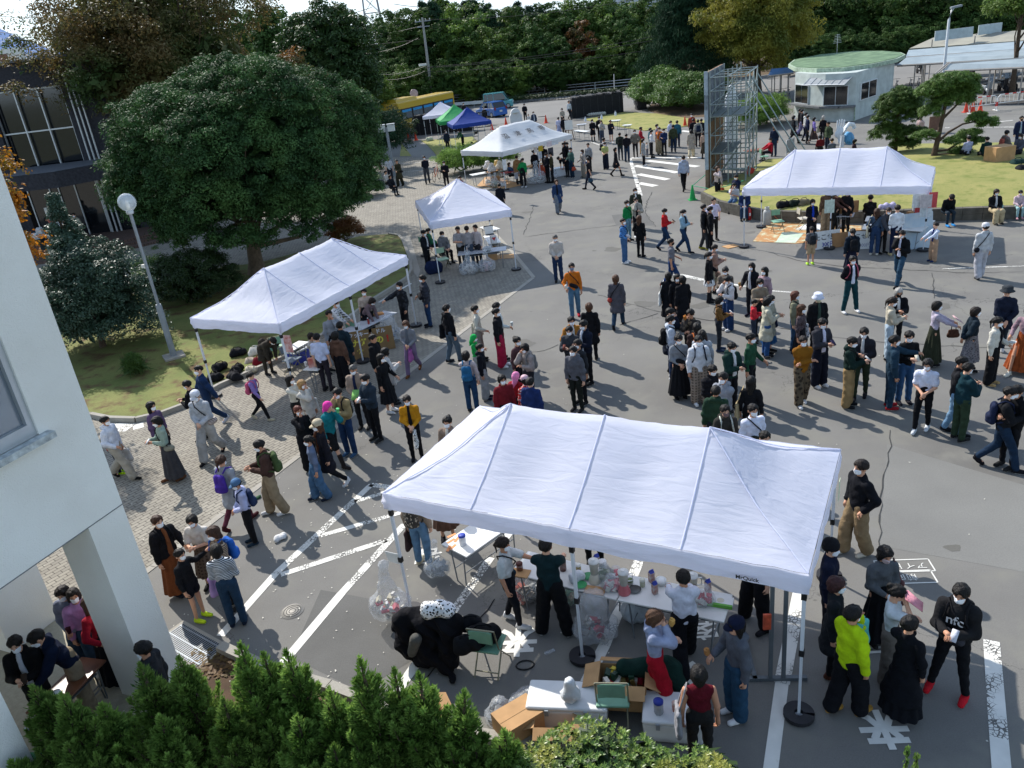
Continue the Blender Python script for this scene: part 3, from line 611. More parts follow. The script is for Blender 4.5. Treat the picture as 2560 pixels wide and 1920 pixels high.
for q in(((1020,1370),(1112,1690),.2),((1030,1365),(1640,1362),.35),((1170,1388),(1605,1440),.42),((1060,1432),(1432,1492),.42),((1090,1505),(1345,1552),.42),((1092,1582),(1240,1608),.42),((1465,1130),(1560,1142),.4),((680,1225),(760,1255),.12),((940,890),(1080,850),1.2),((960,905),(1030,895),.6)):
 ln(C(2,0,*q[0]),C(2,0,*q[1]),q[2],q[2]<.3)
ln(C(2,1,1410,708),C(2,1,1650,760),.22);ln(C(2,1,1650,760),C(2,1,2212,845),.12);ln(C(3,1,0,852),C(3,1,200,868),.1);ln(C(3,1,1500,665),C(3,1,2212,640),.08)
ln(C(3,0,1920,1060),C(3,0,2115,1040),.16);ln(C(3,0,1790,1100),C(3,0,2140,1098),.2);ln(C(3,0,1530,1105),C(3,0,1570,1103),.2)
ln(C(1,0,1000,1437),C(1,0,1600,1388),.09);ln(C(1,0,1000,1512),C(1,0,1440,1470),.09);ln(C(0,2,930,372),C(0,2,1130,378),.45);ln(C(0,2,1150,376),C(0,2,1240,352),.35)
ln(C(1,1,1060,955),C(1,1,1340,790),.1)
tag(b.build('road_markings'),kind='structure')
# painted words, seen upside down from the window
def text(body,loc,size,m,rz=0.,rx=0.,parent=None,name='lettering',ext=.0,ry=0.,rot=None,bold=0.,sx=1.):
 cu=bpy.data.curves.new(name,'FONT');cu.body=body;cu.size=size;cu.align_x='CENTER';cu.align_y='CENTER';cu.extrude=ext;cu.offset=bold
 o=bpy.data.objects.new(name,cu);dg=bpy.context.evaluated_depsgraph_get();COL.objects.link(o);dg.update()
 me=bpy.data.meshes.new_from_object(o.evaluated_get(dg));bpy.data.objects.remove(o);me.materials.clear();me.materials.append(m)
 q=bpy.data.objects.new(name,me);COL.objects.link(q);q.location=loc;q.rotation_euler=rot or(rx,ry,rz);q.scale=(sx,1,1);return reg(q,parent)
def rai(p,s_):
 """the character for 'come': two bars, two short slants between them, a stem and two splayed legs; read from the far side"""
 b=MB();R_=Matrix.Rotation(rad(174),3,'Z');q=lambda x,y:Vector((p.x,p.y,0))+R_@Vector((x*s_,y*s_,0))
 w_=.15*s_;k=0
 for(x0,y0,x1,y1)in((-.42,.27,.42,.27),(-.5,-.02,.5,-.02),(0,.5,0,-.55),(-.27,.22,-.15,.03),(.27,.22,.15,.03),(-.06,-.05,-.24,-.36),(-.22,-.33,-.42,-.47),(.06,-.05,.24,-.36),(.22,-.33,.42,-.47)):
  strip(b,q(x0,y0),q(x1,y1),w_,PAINT,.0065+.0006*k);k+=1
 tag(b.build('road_marking_lettering'),kind='structure')
for p in(C(3,3,1005,1335),C(2,3,1450,885),C(1,3,2260,580)):rai(p,.58)
for p in(C(2,3,1625,440),C(3,3,930,560),C(1,2,1490,1480)):
 tag(text('客',(p.x,p.y,.007),.52,PAINT,rad(176),name='road_marking_lettering',bold=.004),kind='structure')
qa=C(3,2,1175,1572);qb=C(3,3,1190,10)
for tx,q in(('アイドル',qa),('前向',qb)):
 o=text(tx,(q.x,q.y,.007),.17,PAINT,rad(172),name='stencil_lettering');tag(o,kind='structure')
 b=MB();w_,h_=.82,.30;d=Vector((math.cos(rad(-8)),math.sin(rad(-8)),0));e_=Vector((-d.y,d.x,0));cs=[q+d*(sx*w_/2)+e_*(sy*h_/2)for sx,sy in((-1,-1),(1,-1),(1,1),(-1,1))]
 for i in range(4):strip(b,cs[i],cs[(i+1)%4],.022,PAINT,.006)
 tag(b.build('stencil_border'),kind='structure')
# repairs, seams and stains of the old asphalt
DK=ground_mat('asphalt_patch','5f5e5b','6a6966',.8,fine=50);DK2=mat('crack_filler','3a3a39',.9,.2);ST=ground_mat('asphalt_stain','686662','626059',2,fine=40)
for i,pl in enumerate(([(1,3,560,120),(1,3,1230,240),(1,3,1400,700),(1,3,900,1000),(1,3,300,700)],[(3,2,1030,520),(3,2,960,1400),(3,2,2300,1640),(3,2,2300,900)],[(2,1,1150,170),(2,1,1230,290),(2,1,900,290),(2,1,860,200)])):
 sheet('asphalt_patch',[C(*q)for q in pl],DK if i!=1 else ground_mat('asphalt_pale_patch','757470','807f7a',.5,fine=45),.002)
b=MB();R_=random.Random(9)
for pl in(((3,2,1055,400),(3,2,1035,600),(3,2,990,900),(3,2,960,1200),(3,2,930,1500)),((3,1,1415,700),(3,1,1430,780),(3,1,1425,860),(3,1,1435,920)),((2,1,740,890),(2,1,1000,965),(2,1,1300,1040),(2,1,1700,1110),(3,1,200,1190),(3,1,560,1255),(3,1,1000,1300),(3,1,1800,1345),(3,1,2200,1350)),((2,1,100,390),(2,1,400,350),(2,1,700,310),(2,1,900,290)),((2,1,930,1150),(2,1,1100,1100),(2,1,1260,1050)),((2,1,160,1385),(2,1,280,1370),(2,1,400,1320)),((2,1,190,120),(2,1,150,240),(2,1,100,370)),((3,1,0,520),(3,1,250,590),(3,1,600,640),(3,1,1000,660),(3,1,1700,700),(3,1,2200,690)),((2,1,1210,0),(2,1,1160,100),(2,1,1150,180),(2,1,1240,300))):
 q=[C(*p)for p in pl]
 for a,c in zip(q[:-1],q[1:]):
  n=max(2,int((c-a).length/.25));prev=a
  for k in range(1,n+1):
   nx=a.lerp(c,k/n)+Vector((R_.uniform(-.05,.05),R_.uniform(-.05,.05),0))*(k<n);strip(b,prev,nx,R_.uniform(.006,.018)*(1+c.y/25),DK2,.0085);prev=nx
tag(b.build('asphalt_cracks'),kind='structure')
b=MB()
for i in range(24):
 x,y_=R_.uniform(-1,16),R_.uniform(9,40);r_=R_.uniform(.06,.35);b.poly([(x+r_*(1+.3*math.sin(3*a+i))*math.cos(a),y_+r_*(1+.3*math.cos(2*a+i))*math.sin(a),.0032+.00001*i)for a in[k*math.pi/7 for k in range(14)]],ST)
tag(b.build('asphalt_stains'),kind='structure')
# marquees
def fabric(name,col,tr=.5,col2=None):
 M=mat(name,col,.65,.02,2,spec=.2,trans=tr);t=M.node_tree;b=[n for n in t.nodes if n.type=='BSDF_PRINCIPLED'][0];tc=[n for n in t.nodes if n.type=='TEX_COORD'][0]
 mp=N(t,'ShaderNodeMapping');mp.inputs['Scale'].default_value=(1.2,5,5);n1=N(t,'ShaderNodeTexNoise');n1.inputs['Scale'].default_value=1.5;n1.inputs['Detail'].default_value=5;n1.inputs['Distortion'].default_value=.8
 bp=N(t,'ShaderNodeBump');bp.inputs['Strength'].default_value=.3;bp.inputs['Distance'].default_value=.06
 t.links.new(tc.outputs['Object'],mp.inputs[0]);t.links.new(mp.outputs[0],n1.inputs[0]);t.links.new(n1.outputs[0],bp.inputs['Height']);t.links.new(bp.outputs[0],b.inputs['Normal'])
 tn=[n for n in t.nodes if n.type=='BSDF_TRANSLUCENT'][0];t.links.new(bp.outputs[0],tn.inputs['Normal'])
 return M
TW=fabric('canopy_white','e6e8f6',.45);TG=fabric('canopy_offwhite','d6dade',.3);TB=fabric('canopy_blue','2c4796',.25);TGR=fabric('canopy_green','4bb06a',.3)
POLE=mat('leg_enamel','c9cdd2',.4,.04,spec=.5);BLK=mat('black_plastic','1c1c1e',.5,.1);WEIGHT=mat('leg_weight_rubber','26262a',.6,.15)
CHROME=mat('steel_tube','a9abac',.35,.08,metal=.6)
def marquee(x,y,ang,L,W_,ze,zr,label,fab,trim=None,valance=.27,legs=None,weights=True,rib=True):
 root=empty('marquee',(x,y,0),rad(ang),label,'marquee','marquees over the stalls')
 rx=min(W_,L)/2;nu,nv=48 if L>4 else 30,26;hx=W_/2 if L>W_ else 0
 def hgt(u,v):
  dv=min(v,W_-v)/(W_/2);du_=min(u,L-u)/hx if hx else min(u,L-u)/(L/2);s_=max(0.0,min(dv,du_,1.0))
  zz=ze+(zr-ze)*(s_**1.12)
  sag=0
  if hx:
   k=u/(L/4 if L>5 else L/3);sag=.075*math.sin(math.pi*(k%1))**2*math.sin(math.pi*min(1,s_))+.028*math.sin(math.pi*(k%1))*(s_>.9)
  else:sag=.05*math.sin(math.pi*s_)
  wr=.007*math.sin(9*u+14*v+3*math.sin(2.1*u))*math.sin(5*v+2*u)*(1-s_*.5)+.006*math.sin(31*u*.6+3*v)*math.sin(7*v+5*math.sin(u*1.7))
  return zz-sag+wr
 b=MB();us=[L*i/nu for i in range(nu+1)];vs=[W_*j/nv for j in range(nv+1)]
 b.add([(u,v,hgt(u,v))for u in us for v in vs],[(i*(nv+1)+j,(i+1)*(nv+1)+j,(i+1)*(nv+1)+j+1,i*(nv+1)+j+1)for i in range(nu)for j in range(nv)],fab,True)
 b.build('canopy_roof',None,root)
 per=[(u,0)for u in us]+[(L,v)for v in vs[1:]]+[(u,W_)for u in us[::-1][1:]]+[(0,v)for v in vs[::-1][1:]]
 b=MB();n=len(per);rows=[]
 for r_ in range(5):
  for i,(u,v)in enumerate(per):
   nx=(u>L-1e-6)-(u<1e-6);ny=(v>W_-1e-6)-(v<1e-6);o_=.012+.016*math.sin(i*.8+r_*.5)*r_/4+.02*(r_==2)
   rows.append((u+nx*o_,v+ny*o_,hgt(u,v)+.004-valance*r_/4-.018*math.sin(math.pi*((i*4/n*2)%1))*r_/4))
 b.add(rows,[(r_*n+i,r_*n+(i+1)%n,(r_+1)*n+(i+1)%n,(r_+1)*n+i)for r_ in range(4)for i in range(n)],trim or fab,True)
 b.build('valance',None,root)
 if rib:
  b=MB();rp=([(L*k/4,L*k/4)for k in(1,2,3)]if L>5 else[(L/3,0),(L*2/3,0)])if hx else[]
  for(u,_)in rp:
   for v0,v1 in((0,W_/2),(W_,W_/2)):
    pts=[(u+0,v0+(v1-v0)*t,hgt(u,v0+(v1-v0)*t)+.006)for t in[i/8 for i in range(9)]];b.tube(pts,.011,fab,5)
  for cu,cv,pu,pv in((0,0,hx or L/2,W_/2),(L,0,L-(hx or L/2),W_/2),(0,W_,hx or L/2,W_/2),(L,W_,L-(hx or L/2),W_/2)):
   pts=[(cu+(pu-cu)*t,cv+(pv-cv)*t,hgt(cu+(pu-cu)*t,cv+(pv-cv)*t)+.006)for t in[i/10 for i in range(11)]];b.tube(pts,.011,fab,5)
  b.build('canopy_seam',None,root)
 zt=ze-.06
 lg=legs or([(0,0),(L,0),(0,W_),(L,W_)]+([(L/2,0),(L/2,W_)]if L>5 else[]))
 for(u,v)in lg:
  u_=min(max(u,.04),L-.04);v_=min(max(v,.04),W_-.04);b=MB();b.box((u_,v_,(zt+1.0)/2),(.042,.042,zt-1.0),POLE);b.box((u_,v_,.55),(.032,.032,1.1),POLE);b.box((u_,v_,.01),(.09,.09,.012),POLE)
  lo_=b.build('leg',None,root);[MB().box((u_,v_,z_),(.062,.062,.09),BLK).build('leg_clamp',None,lo_)for z_ in(1.05,zt-.30)]
  if weights:
   b=MB()
   for k in range(26):
    if k in(0,):continue
    a=2*math.pi*k/26;a2=2*math.pi*(k+1)/26
    b.add([(u_+r_*math.cos(t),v_+r_*math.sin(t),z_)for z_ in(.018,.075)for t in(a,a2)for r_ in(.055,.19)],[(0,1,3,2),(4,6,7,5),(1,5,7,3),(0,2,6,4)],WEIGHT)
   b.build('leg_weight',None,lo_)
 b=MB()
 def sc(a,c,n_):
  a=Vector(a);c=Vector(c)
  for i in range(n_):
   p,q=a+(c-a)*(i/n_),a+(c-a)*((i+1)/n_)
   b.tube([p+Vector((0,0,.0)),q-Vector((0,0,.22))],.011,POLE,5);b.tube([p-Vector((0,0,.22)),q],.011,POLE,5)
 zz=ze-.08;nb=4 if L>5 else 2
 sc((0.04,.04,zz),(L-.04,.04,zz),nb);sc((.04,W_-.04,zz),(L-.04,W_-.04,zz),nb);sc((.04,.04,zz),(.04,W_-.04,zz),2);sc((L-.04,.04,zz),(L-.04,W_-.04,zz),2)
 if hx:sc((L/2,.04,zz),(L/2,W_-.04,zz),2)
 b.build('scissor_frame',None,root)
 return root
T_big=marquee(-2.10,10.33,-29.6,6,3,2.27,3.20,'large white canopy nearest the window, six metres long, over the drinks stall',TW)
T_left=marquee(-5.58,19.05,62,6,3,2.32,3.25,'white canopy on the lawn edge left of centre, over the cookie stall',TW)
T_mid=marquee(-2.22,28.82,10.3,3,4.5,2.32,3.30,'smaller white canopy with a folding table at the corner of the brick paving',TW)
T_right=marquee(9.08,28.67,-30.5,6,3,2.19,3.22,'long white canopy on the right before the pine lawn, over the cracker stall',TW)
T_let=marquee(.99,45.95,42,5.9,3.45,2.12,3.25,'off white canopy with four black characters on its roof',TG,rib=False,weights=True)
marquee(-2.09,63.94,10.2,3,3,2.04,3.11,'blue canopy in front of the green one near the bus',TB,weights=True)
marquee(-3.2,66.9,8,3,3,2.15,3.2,'green canopy mostly hidden behind the blue canopy',TGR,weights=True)
marquee(-5.02,75.3,-7,3,3,2.0,2.95,'small plain white canopy beside the yellow bus',TW,weights=False)
# vegetation
def leafmat(name,c1,c2,rough=.55,trans=.3,spec=.35,c3=None,nscale=.35):
 M=bpy.data.materials.new(name);M.use_nodes=True;t=M.node_tree;t.nodes.clear();MATS[name]=M
 out=N(t,'ShaderNodeOutputMaterial');b=N(t,'ShaderNodeBsdfPrincipled');b.inputs['Roughness'].default_value=rough;b.inputs['Specular IOR Level'].default_value=spec
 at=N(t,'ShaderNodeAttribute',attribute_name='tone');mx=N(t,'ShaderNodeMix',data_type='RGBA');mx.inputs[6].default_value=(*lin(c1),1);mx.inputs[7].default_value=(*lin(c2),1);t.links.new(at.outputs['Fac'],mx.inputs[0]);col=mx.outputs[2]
 if c3:
  tc=N(t,'ShaderNodeTexCoord');n=N(t,'ShaderNodeTexNoise');n.inputs['Scale'].default_value=nscale;n.inputs['Detail'].default_value=3;mr=N(t,'ShaderNodeMapRange');mr.inputs[1].default_value=.48;mr.inputs[2].default_value=.62
  t.links.new(tc.outputs['Object'],n.inputs[0]);t.links.new(n.outputs[0],mr.inputs[0]);m2=N(t,'ShaderNodeMix',data_type='RGBA');t.links.new(mr.outputs[0],m2.inputs[0]);t.links.new(col,m2.inputs[6]);m2.inputs[7].default_value=(*lin(c3),1);col=m2.outputs[2]
 oi=N(t,'ShaderNodeObjectInfo');hs=N(t,'ShaderNodeHueSaturation');mr=N(t,'ShaderNodeMapRange');mr.inputs[3].default_value=.8;mr.inputs[4].default_value=1.2;t.links.new(oi.outputs['Random'],mr.inputs[0]);t.links.new(mr.outputs[0],hs.inputs['Value']);t.links.new(col,hs.inputs['Color']);col=hs.outputs[0]
 t.links.new(col,b.inputs['Base Color']);tr=N(t,'ShaderNodeBsdfTranslucent');t.links.new(col,tr.inputs[0]);ms=N(t,'ShaderNodeMixShader');ms.inputs[0].default_value=trans
 t.links.new(b.outputs[0],ms.inputs[1]);t.links.new(tr.outputs[0],ms.inputs[2]);t.links.new(ms.outputs[0],out.inputs[0]);return M
BARK=mat('bark','4d4034',.95,.3,6,bump=1.,bscale=18);BARKL=mat('bark_pale','6b5d4e',.95,.3,6,bump=1.,bscale=18)
G_=np.random.RandomState(11)
def unit(n):v=G_.normal(size=(n,3));return v/np.linalg.norm(v,axis=1)[:,None]
def quads(c,ax,nr,L,W_,tone):
 """leaf-shaped rhombs centred at c, long axis ax, face normal nr"""
 sd_=np.cross(ax,nr);sd_/=np.linalg.norm(sd_,axis=1)[:,None]+1e-9;L=np.asarray(L)[:,None]if np.ndim(L)else L;W_=np.asarray(W_)[:,None]if np.ndim(W_)else W_
 V=np.stack([c-ax*L/2,c+sd_*W_/2-ax*L*.05,c+ax*L/2,c-sd_*W_/2-ax*L*.05],1).reshape(-1,3)
 return V,np.arange(len(V)).reshape(-1,4),np.repeat(tone,4)
def crown(cs,rs,per,ll,lw,up=.3,droop=0.,inner=.25):
 """leaves round clump centres cs of radius rs"""
 n=len(cs);C0=np.repeat(cs,per,0);R0=np.repeat(rs,per)[:,None];u=unit(n*per);u[:,2]=np.where(u[:,2]<-.35,-u[:,2],u[:,2]);rr=G_.uniform(.55,1.08,(n*per,1))
 p=C0+u*R0*rr*np.array([1,1,.8]);nr=u*.6+unit(n*per)*.55+np.array([0,0,up]);nr/=np.linalg.norm(nr,axis=1)[:,None]
 ax=np.cross(nr,unit(n*per));ax[:,2]-=droop;ax/=np.linalg.norm(ax,axis=1)[:,None]
 tone=np.repeat(G_.rand(n),per)*.5+G_.rand(n*per)*.5
 s_=G_.uniform(.7,1.3,n*per);return quads(p,ax,nr,ll*s_,lw*s_,tone)
def merge(parts_):
 V=[];F=[];T=[];o=0
 for v,f,t in parts_:V.append(v);F.append(f+o);T.append(t);o+=len(v)
 return np.concatenate(V),np.concatenate(F),np.concatenate(T)
def limbs(base,top,targets,r0,m,nlimb=9,wob=.25,forks=1):
 b=MB();base=np.array(base,float);top=np.array(top,float);pts=[];n=7
 for i in range(n+1):
  t=i/n;p=base+(top-base)*t+np.array([math.sin(t*5+r0*9),math.cos(t*4+r0*7),0])*wob*r0*2*t;pts.append(p)
 b.tube(pts,0,m,9,rs=[r0*(1.35 if i==0 else 1)*(1-.62*i/n)for i in range(n+1)])
 idx=G_.choice(len(targets),min(nlimb,len(targets)),replace=False)
 for j in idx:
  t=G_.uniform(.35,.95);s_=pts[int(t*n)];e_=np.array(targets[j]);mdl=s_+(e_-s_)*.5+np.array([0,0,-.08*np.linalg.norm(e_-s_)])+G_.normal(size=3)*.04*np.linalg.norm(e_-s_)
  r_=r0*.42*(1-t*.4);b.tube([s_,s_+(mdl-s_)*.5,mdl,mdl+(e_-mdl)*.5,e_],0,m,6,rs=[r_,r_*.85,r_*.6,r_*.4,r_*.12])
 return b
def tree(name,loc,label,leaf,rxy=3.,rz=3.,cz=4.,nc=160,cr=.6,per=90,ll=.16,lw=.08,r0=.2,bark=None,shape='round',cat='tree',group=None,up=.3,droop=0.,shell=.55,trunktop=None,low=-.55,lean=(0,0),ry=None,nl=14,bump_=.22):
 root=empty(name,loc,0,label,cat,group);ry=ry or rxy
 u=unit(nc*3);u=u[u[:,2]>low][:nc];n=len(u);f=G_.uniform(shell,1.,n)**.6
 lump=1+bump_*np.sin(3.1*u[:,0]*2+rxy)*np.sin(2.7*u[:,1]*2+rz)+bump_*.6*np.sin(7*u[:,2]+5*u[:,0])
 c=u*f[:,None]*lump[:,None]
 if shape=='cone':c[:,2]=G_.uniform(-1,1,n);k=np.clip((1-c[:,2])/2,.03,1)**.8;a=G_.uniform(0,2*np.pi,n);r_=k*G_.uniform(.35,1,n)**.5*lump;c[:,0]=np.cos(a)*r_;c[:,1]=np.sin(a)*r_
 if shape=='dome':c[:,2]=np.where(c[:,2]<0,c[:,2]*.45,c[:,2])
 if shape=='vase':k=.45+.55*np.clip((c[:,2]+1)/1.3,0,1);c[:,0]*=k;c[:,1]*=k
 c=c*np.array([rxy,ry,rz])+np.array([lean[0],lean[1],cz]);rs=cr*G_.uniform(.6,1.25,n)*(1 if shape!='cone' else(.5+.7*k))
 V,F,T=crown(c,rs,per,ll,lw,up,droop)
 ni=max(20,nc//4);ci=unit(ni)*(G_.rand(ni,1)**.4)*.62*np.array([rxy,ry,rz])*(np.array([.6,.6,.8])if shape=='cone' else 1)+np.array([lean[0],lean[1],cz]);V2,F2,T2=crown(ci,np.full(ni,cr*1.5),max(10,per//5),ll*3.4,lw*3.4,.2)  # oversized inner leaves, added to block light through the crown
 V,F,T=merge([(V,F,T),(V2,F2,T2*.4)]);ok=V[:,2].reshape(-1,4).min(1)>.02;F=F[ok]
 b=limbs((0,0,-.05),(lean[0]*.8,lean[1]*.8,trunktop or cz+rz*.3),c,r0,bark or BARK,nl);b.build('trunk',None,root)
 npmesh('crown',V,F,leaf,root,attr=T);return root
LEAF_BAY=leafmat('leaf_dark_evergreen','22371f','3c5a30',.65,.15,.15,c3='4a6838',nscale=.8)
LEAF_ZEL=leafmat('leaf_zelkova_autumn','5a5e34','80623a',.6,.4,.3,c3='4c6434',nscale=.25)
LEAF_OR=leafmat('leaf_orange_autumn','a8641c','5f6b22',.6,.4,.3,c3='c07a1c',nscale=.5)
LEAF_OSM=leafmat('leaf_glossy_holly','2c4230','4a6450',.5,.15,.4,nscale=.6)
LEAF_CYP=leafmat('leaf_broad_camphor','2e4a22','4b6430',.55,.3,.35,c3='3a5526',nscale=.2)
LEAF_F1=leafmat('leaf_wood_green','2a4220','48622e',.7,.25,.15,c3='53692f',nscale=.12)
LEAF_F2=leafmat('leaf_conifer_dark','1e3424','304a34',.8,.15,.1,nscale=.2)
LEAF_F3=leafmat('leaf_light_green','4f6a2c','6f8638',.6,.35,.3,c3='3f5a28',nscale=.2)
LEAF_BR=leafmat('leaf_brown_autumn','6b4424','7d5428',.6,.35,.3,c3='4f5228',nscale=.3)
LEAF_YE=leafmat('leaf_yellow_redwood','71702a','8a8432',.6,.35,.25,c3='5c662a',nscale=.3)
LEAF_PINE=leafmat('needle_pine','3c5524','5d7830',.6,.2,.3,c3='4c6428',nscale=.8)
LEAF_HEDGE=leafmat('leaf_hedge','44602a','61803a',.55,.3,.35,c3='3c5224',nscale=.3)
LEAF_SHR=leafmat('leaf_round_shrub','24381a','3c5226',.55,.2,.35,nscale=.8)
LEAF_JUN=leafmat('needle_juniper','355626','a0bf60',.65,.35,.12,c3='5a7a34',nscale=1.5)
LEAF_AZ=leafmat('leaf_azalea','4f7330','8aa24c',.38,.3,.5,c3='a0a24e',nscale=1.8)
# big round evergreen left of centre: rosettes of leaves
tree('round_evergreen_tree',(-10.2,33.6,0),'big dome shaped dark evergreen tree with a forked trunk, left of centre',LEAF_BAY,5.35,3.7,4.62,1900,.40,180,.12,.045,.34,BARKL,'round',trunktop=4.2,low=-.8,shell=.72,ry=4.8,nl=26,bump_=.07,lean=(.6,.3))
t_=tree('zelkova_tree',(-17.4,48,0),'tall spreading tree turning brown and green behind the big dome shaped evergreen',LEAF_ZEL,6.9,5.0,9.2,600,.85,180,.17,.075,.4,BARK,'vase',trunktop=9,shell=.35,ry=7,nl=60,low=-.7)
tree('maple_tree',tuple(far(-150,330,22.)[:2])+(0,),'orange leaved tree at the left edge of the photo beside the white wall',LEAF_OR,1.25,2.3,5.2,150,.42,100,.10,.06,.12,BARK,trunktop=6,shell=.4)
tree('holly_tree',(-13.6,26.0,0),'glossy leaved upright holly bush beside the globe lamp',LEAF_OSM,1.9,1.85,1.6,420,.34,150,.09,.04,.10,BARK,trunktop=2.6,shell=.4,bump_=.25)
tree('holly_tree',(-13.9,26.6,0),'slender taller holly spire rising out of the glossy bush',LEAF_OSM,1.2,2.2,2.9,240,.26,130,.09,.04,.07,BARK,'cone',trunktop=4.6,shell=.3,nl=20)
tree('clipped_shrub',(-11.9,30.6,0),'clipped round dark green shrub under the dome shaped tree',LEAF_SHR,1.75,1.15,.75,300,.25,150,.06,.035,.08,BARK,'dome',cat='shrub',shell=.8,bump_=.08)
tree('clipped_shrub',(-13.4,31.4,0),'pale topped shrub between the holly and the clipped round shrub',LEAF_HEDGE,1.0,.95,.8,120,.25,110,.06,.035,.06,BARK,'dome',cat='shrub',shell=.7)
p=C(1,0,1080,1620);tree('low_shrub',(p.x-1.2,p.y-2.5,0),'bright green low shrub at the right foot of the dome shaped tree',LEAF_HEDGE,1.3,.8,.6,140,.28,100,.08,.045,.06,BARK,'dome',cat='shrub',shell=.6)
p=C(1,1,760,480);tree('low_shrub',(p.x,p.y+.6,0),'small mottled shrub in the shade behind the left canopy',LEAF_BR,.8,.6,.6,90,.22,90,.07,.04,.04,BARK,'dome',cat='shrub',shell=.6)
p=C(0,1,1180,1590);tree('grass_clump',(p.x,p.y,0),'tuft of long grass on the left lawn',LEAF_HEDGE,.28,.4,.3,40,.14,50,.22,.012,.02,BARK,cat='plant',up=-.4)
p=C(0,1,500,1090)
# middle distance, left
def at_y(px,py,y):q=far(px,py,y);return q
def treeline(px,ytop,dist,wpx,name,label,leaf,shape='round',group=None,**k):
 q=far(px*1.15732,ytop*1.15732,dist);H_=q.z;w_=wpx*1.15732*dist/CF/2
 bot=k.pop('bot',.12);rz_=H_*(1-bot)/2
 return tree(name,(q.x,q.y,0),label,leaf,rxy=w_,rz=rz_,cz=H_-rz_*.95,shape=shape,group=group,**k)
treeline(690,10,76,185,'camphor_tree','wide dark green tree with a domed top between the brown tree and the pylon',LEAF_CYP,nc=420,cr=.75,per=110,ll=.26,lw=.14,r0=.3,bump_=.12,low=-.9,shell=.6)
treeline(605,135,62,150,'autumn_tree','small brownish tree behind the dome shaped evergreen, before the camphor',LEAF_BR,nc=180,cr=.6,per=80,ll=.2,lw=.1,r0=.15)
treeline(560,10,90,70,'tall_tree','narrow dark tree top between the brown tree and the domed camphor',LEAF_F1,nc=160,cr=.7,per=70,ll=.28,lw=.16,r0=.2)
treeline(745,40,100,75,'conifer_tree','dark pointed conifer just left of the pylon',LEAF_F2,'cone',nc=170,cr=.8,per=70,ll=.34,lw=.12,r0=.2)
treeline(818,172,82,60,'young_tree','loose yellow green young tree at the left end of the bus',LEAF_F3,nc=100,cr=.45,per=60,ll=.24,lw=.1,r0=.08)
treeline(770,205,66,80,'garden_pine','round cushioned garden pine by the gate path',LEAF_PINE,nc=110,cr=.5,per=90,ll=.16,lw=.03,r0=.12)
treeline(800,240,60,120,'garden_pine','dark low pine spreading beside the twin box lamp',LEAF_F2,nc=160,cr=.5,per=90,ll=.2,lw=.05,r0=.12)
treeline(745,250,56,90,'low_shrub','dark shrub below the garden pines by the twin box lamp',LEAF_SHR,nc=120,cr=.45,per=90,ll=.14,lw=.07,r0=.1,cat='shrub')
p=C(1,0,1120,1250);tree('clipped_shrub',(p.x,p.y,0),'dark clipped bush in front of the gate at the end of the path',LEAF_SHR,2.5,1.3,.9,150,.4,90,.13,.06,.1,BARK,'dome',cat='shrub',shell=.75)
for q,rr,lb in((C(1,0,1800,1500),1.6,'feathery green juniper bush behind the lettered canopy, left one'),(C(1,0,2050,1480),1.5,'feathery juniper bush beside the table under the lettered canopy')):
 tree('juniper_bush',(q.x,q.y+.5,0),lb,LEAF_JUN,rr,.85,.75,150,.34,90,.16,.03,.06,BARK,'dome',cat='shrub',up=.0,shell=.5,bump_=.2)
# gate hedges (right of the black block walls) and round bush behind the scaffold
for x_,w_,h_,lb in((1345*1,0,0,''),):pass
for q,rr,hz_,lb in((C(2,0,1330,930),2.9,1.75,'left half of the big bright green hedge beside the gate'),(C(2,0,1590,960),3.2,1.6,'right half of the big bright green hedge behind the scaffold')):
 tree('hedge_bush',(q.x,q.y+1.6,0),lb,LEAF_HEDGE,rr,hz_,hz_*.75,260,.55,100,.17,.08,.12,BARK,'dome',cat='shrub',shell=.7,group='bushes by the gate',bump_=.15)
q=C(2,0,2130,1120);tree('juniper_bush',(q.x,q.y+1.2,0),'round bushy green shrub behind the scaffold legs',LEAF_JUN,1.7,1.15,.85,170,.36,100,.15,.03,.08,BARK,'dome',cat='shrub',up=.0,shell=.6)
q=C(3,0,30,1080);tree('juniper_bush',(q.x,q.y+1.0,0),'round bushy green shrub left of the guard hut people',LEAF_JUN,1.4,1.0,.8,140,.36,100,.15,.03,.08,BARK,'dome',cat='shrub',up=.0,shell=.6)
# two pines on the mound
def padpine(name,loc,label,pads,trunk,r0,branches,group=None):
 root=empty(name,loc,0,label,'tree',group);b=MB();b.tube(trunk,0,BARK,8,rs=[r0*(1-.6*i/(len(trunk)-1))for i in range(len(trunk))])
 for br in branches:b.tube(br,0,BARK,6,rs=[r0*.42*(1-.7*i/(len(br)-1))for i in range(len(br))])
 b.build('trunk',None,root);ps=[]
 for(x,y,z_,rx_,ry_,rz_,n)in pads:
  u=unit(n);u[:,2]=np.where(u[:,2]<-.3,-u[:,2],u[:,2]);c=u*np.array([rx_,ry_,rz_])*G_.uniform(.55,1.05,(n,1))+np.array([x,y,z_]);ps.append(crown(c,G_.uniform(.10,.2,n),80,.16,.024,.5))
 V,F,T=merge(ps);npmesh('crown',V,F,LEAF_PINE,root,attr=T);return root
q=P((1920+1110/3.456),1330/3.456,.35);q2=P(1920+1420/3.456,1400/3.456,.35)
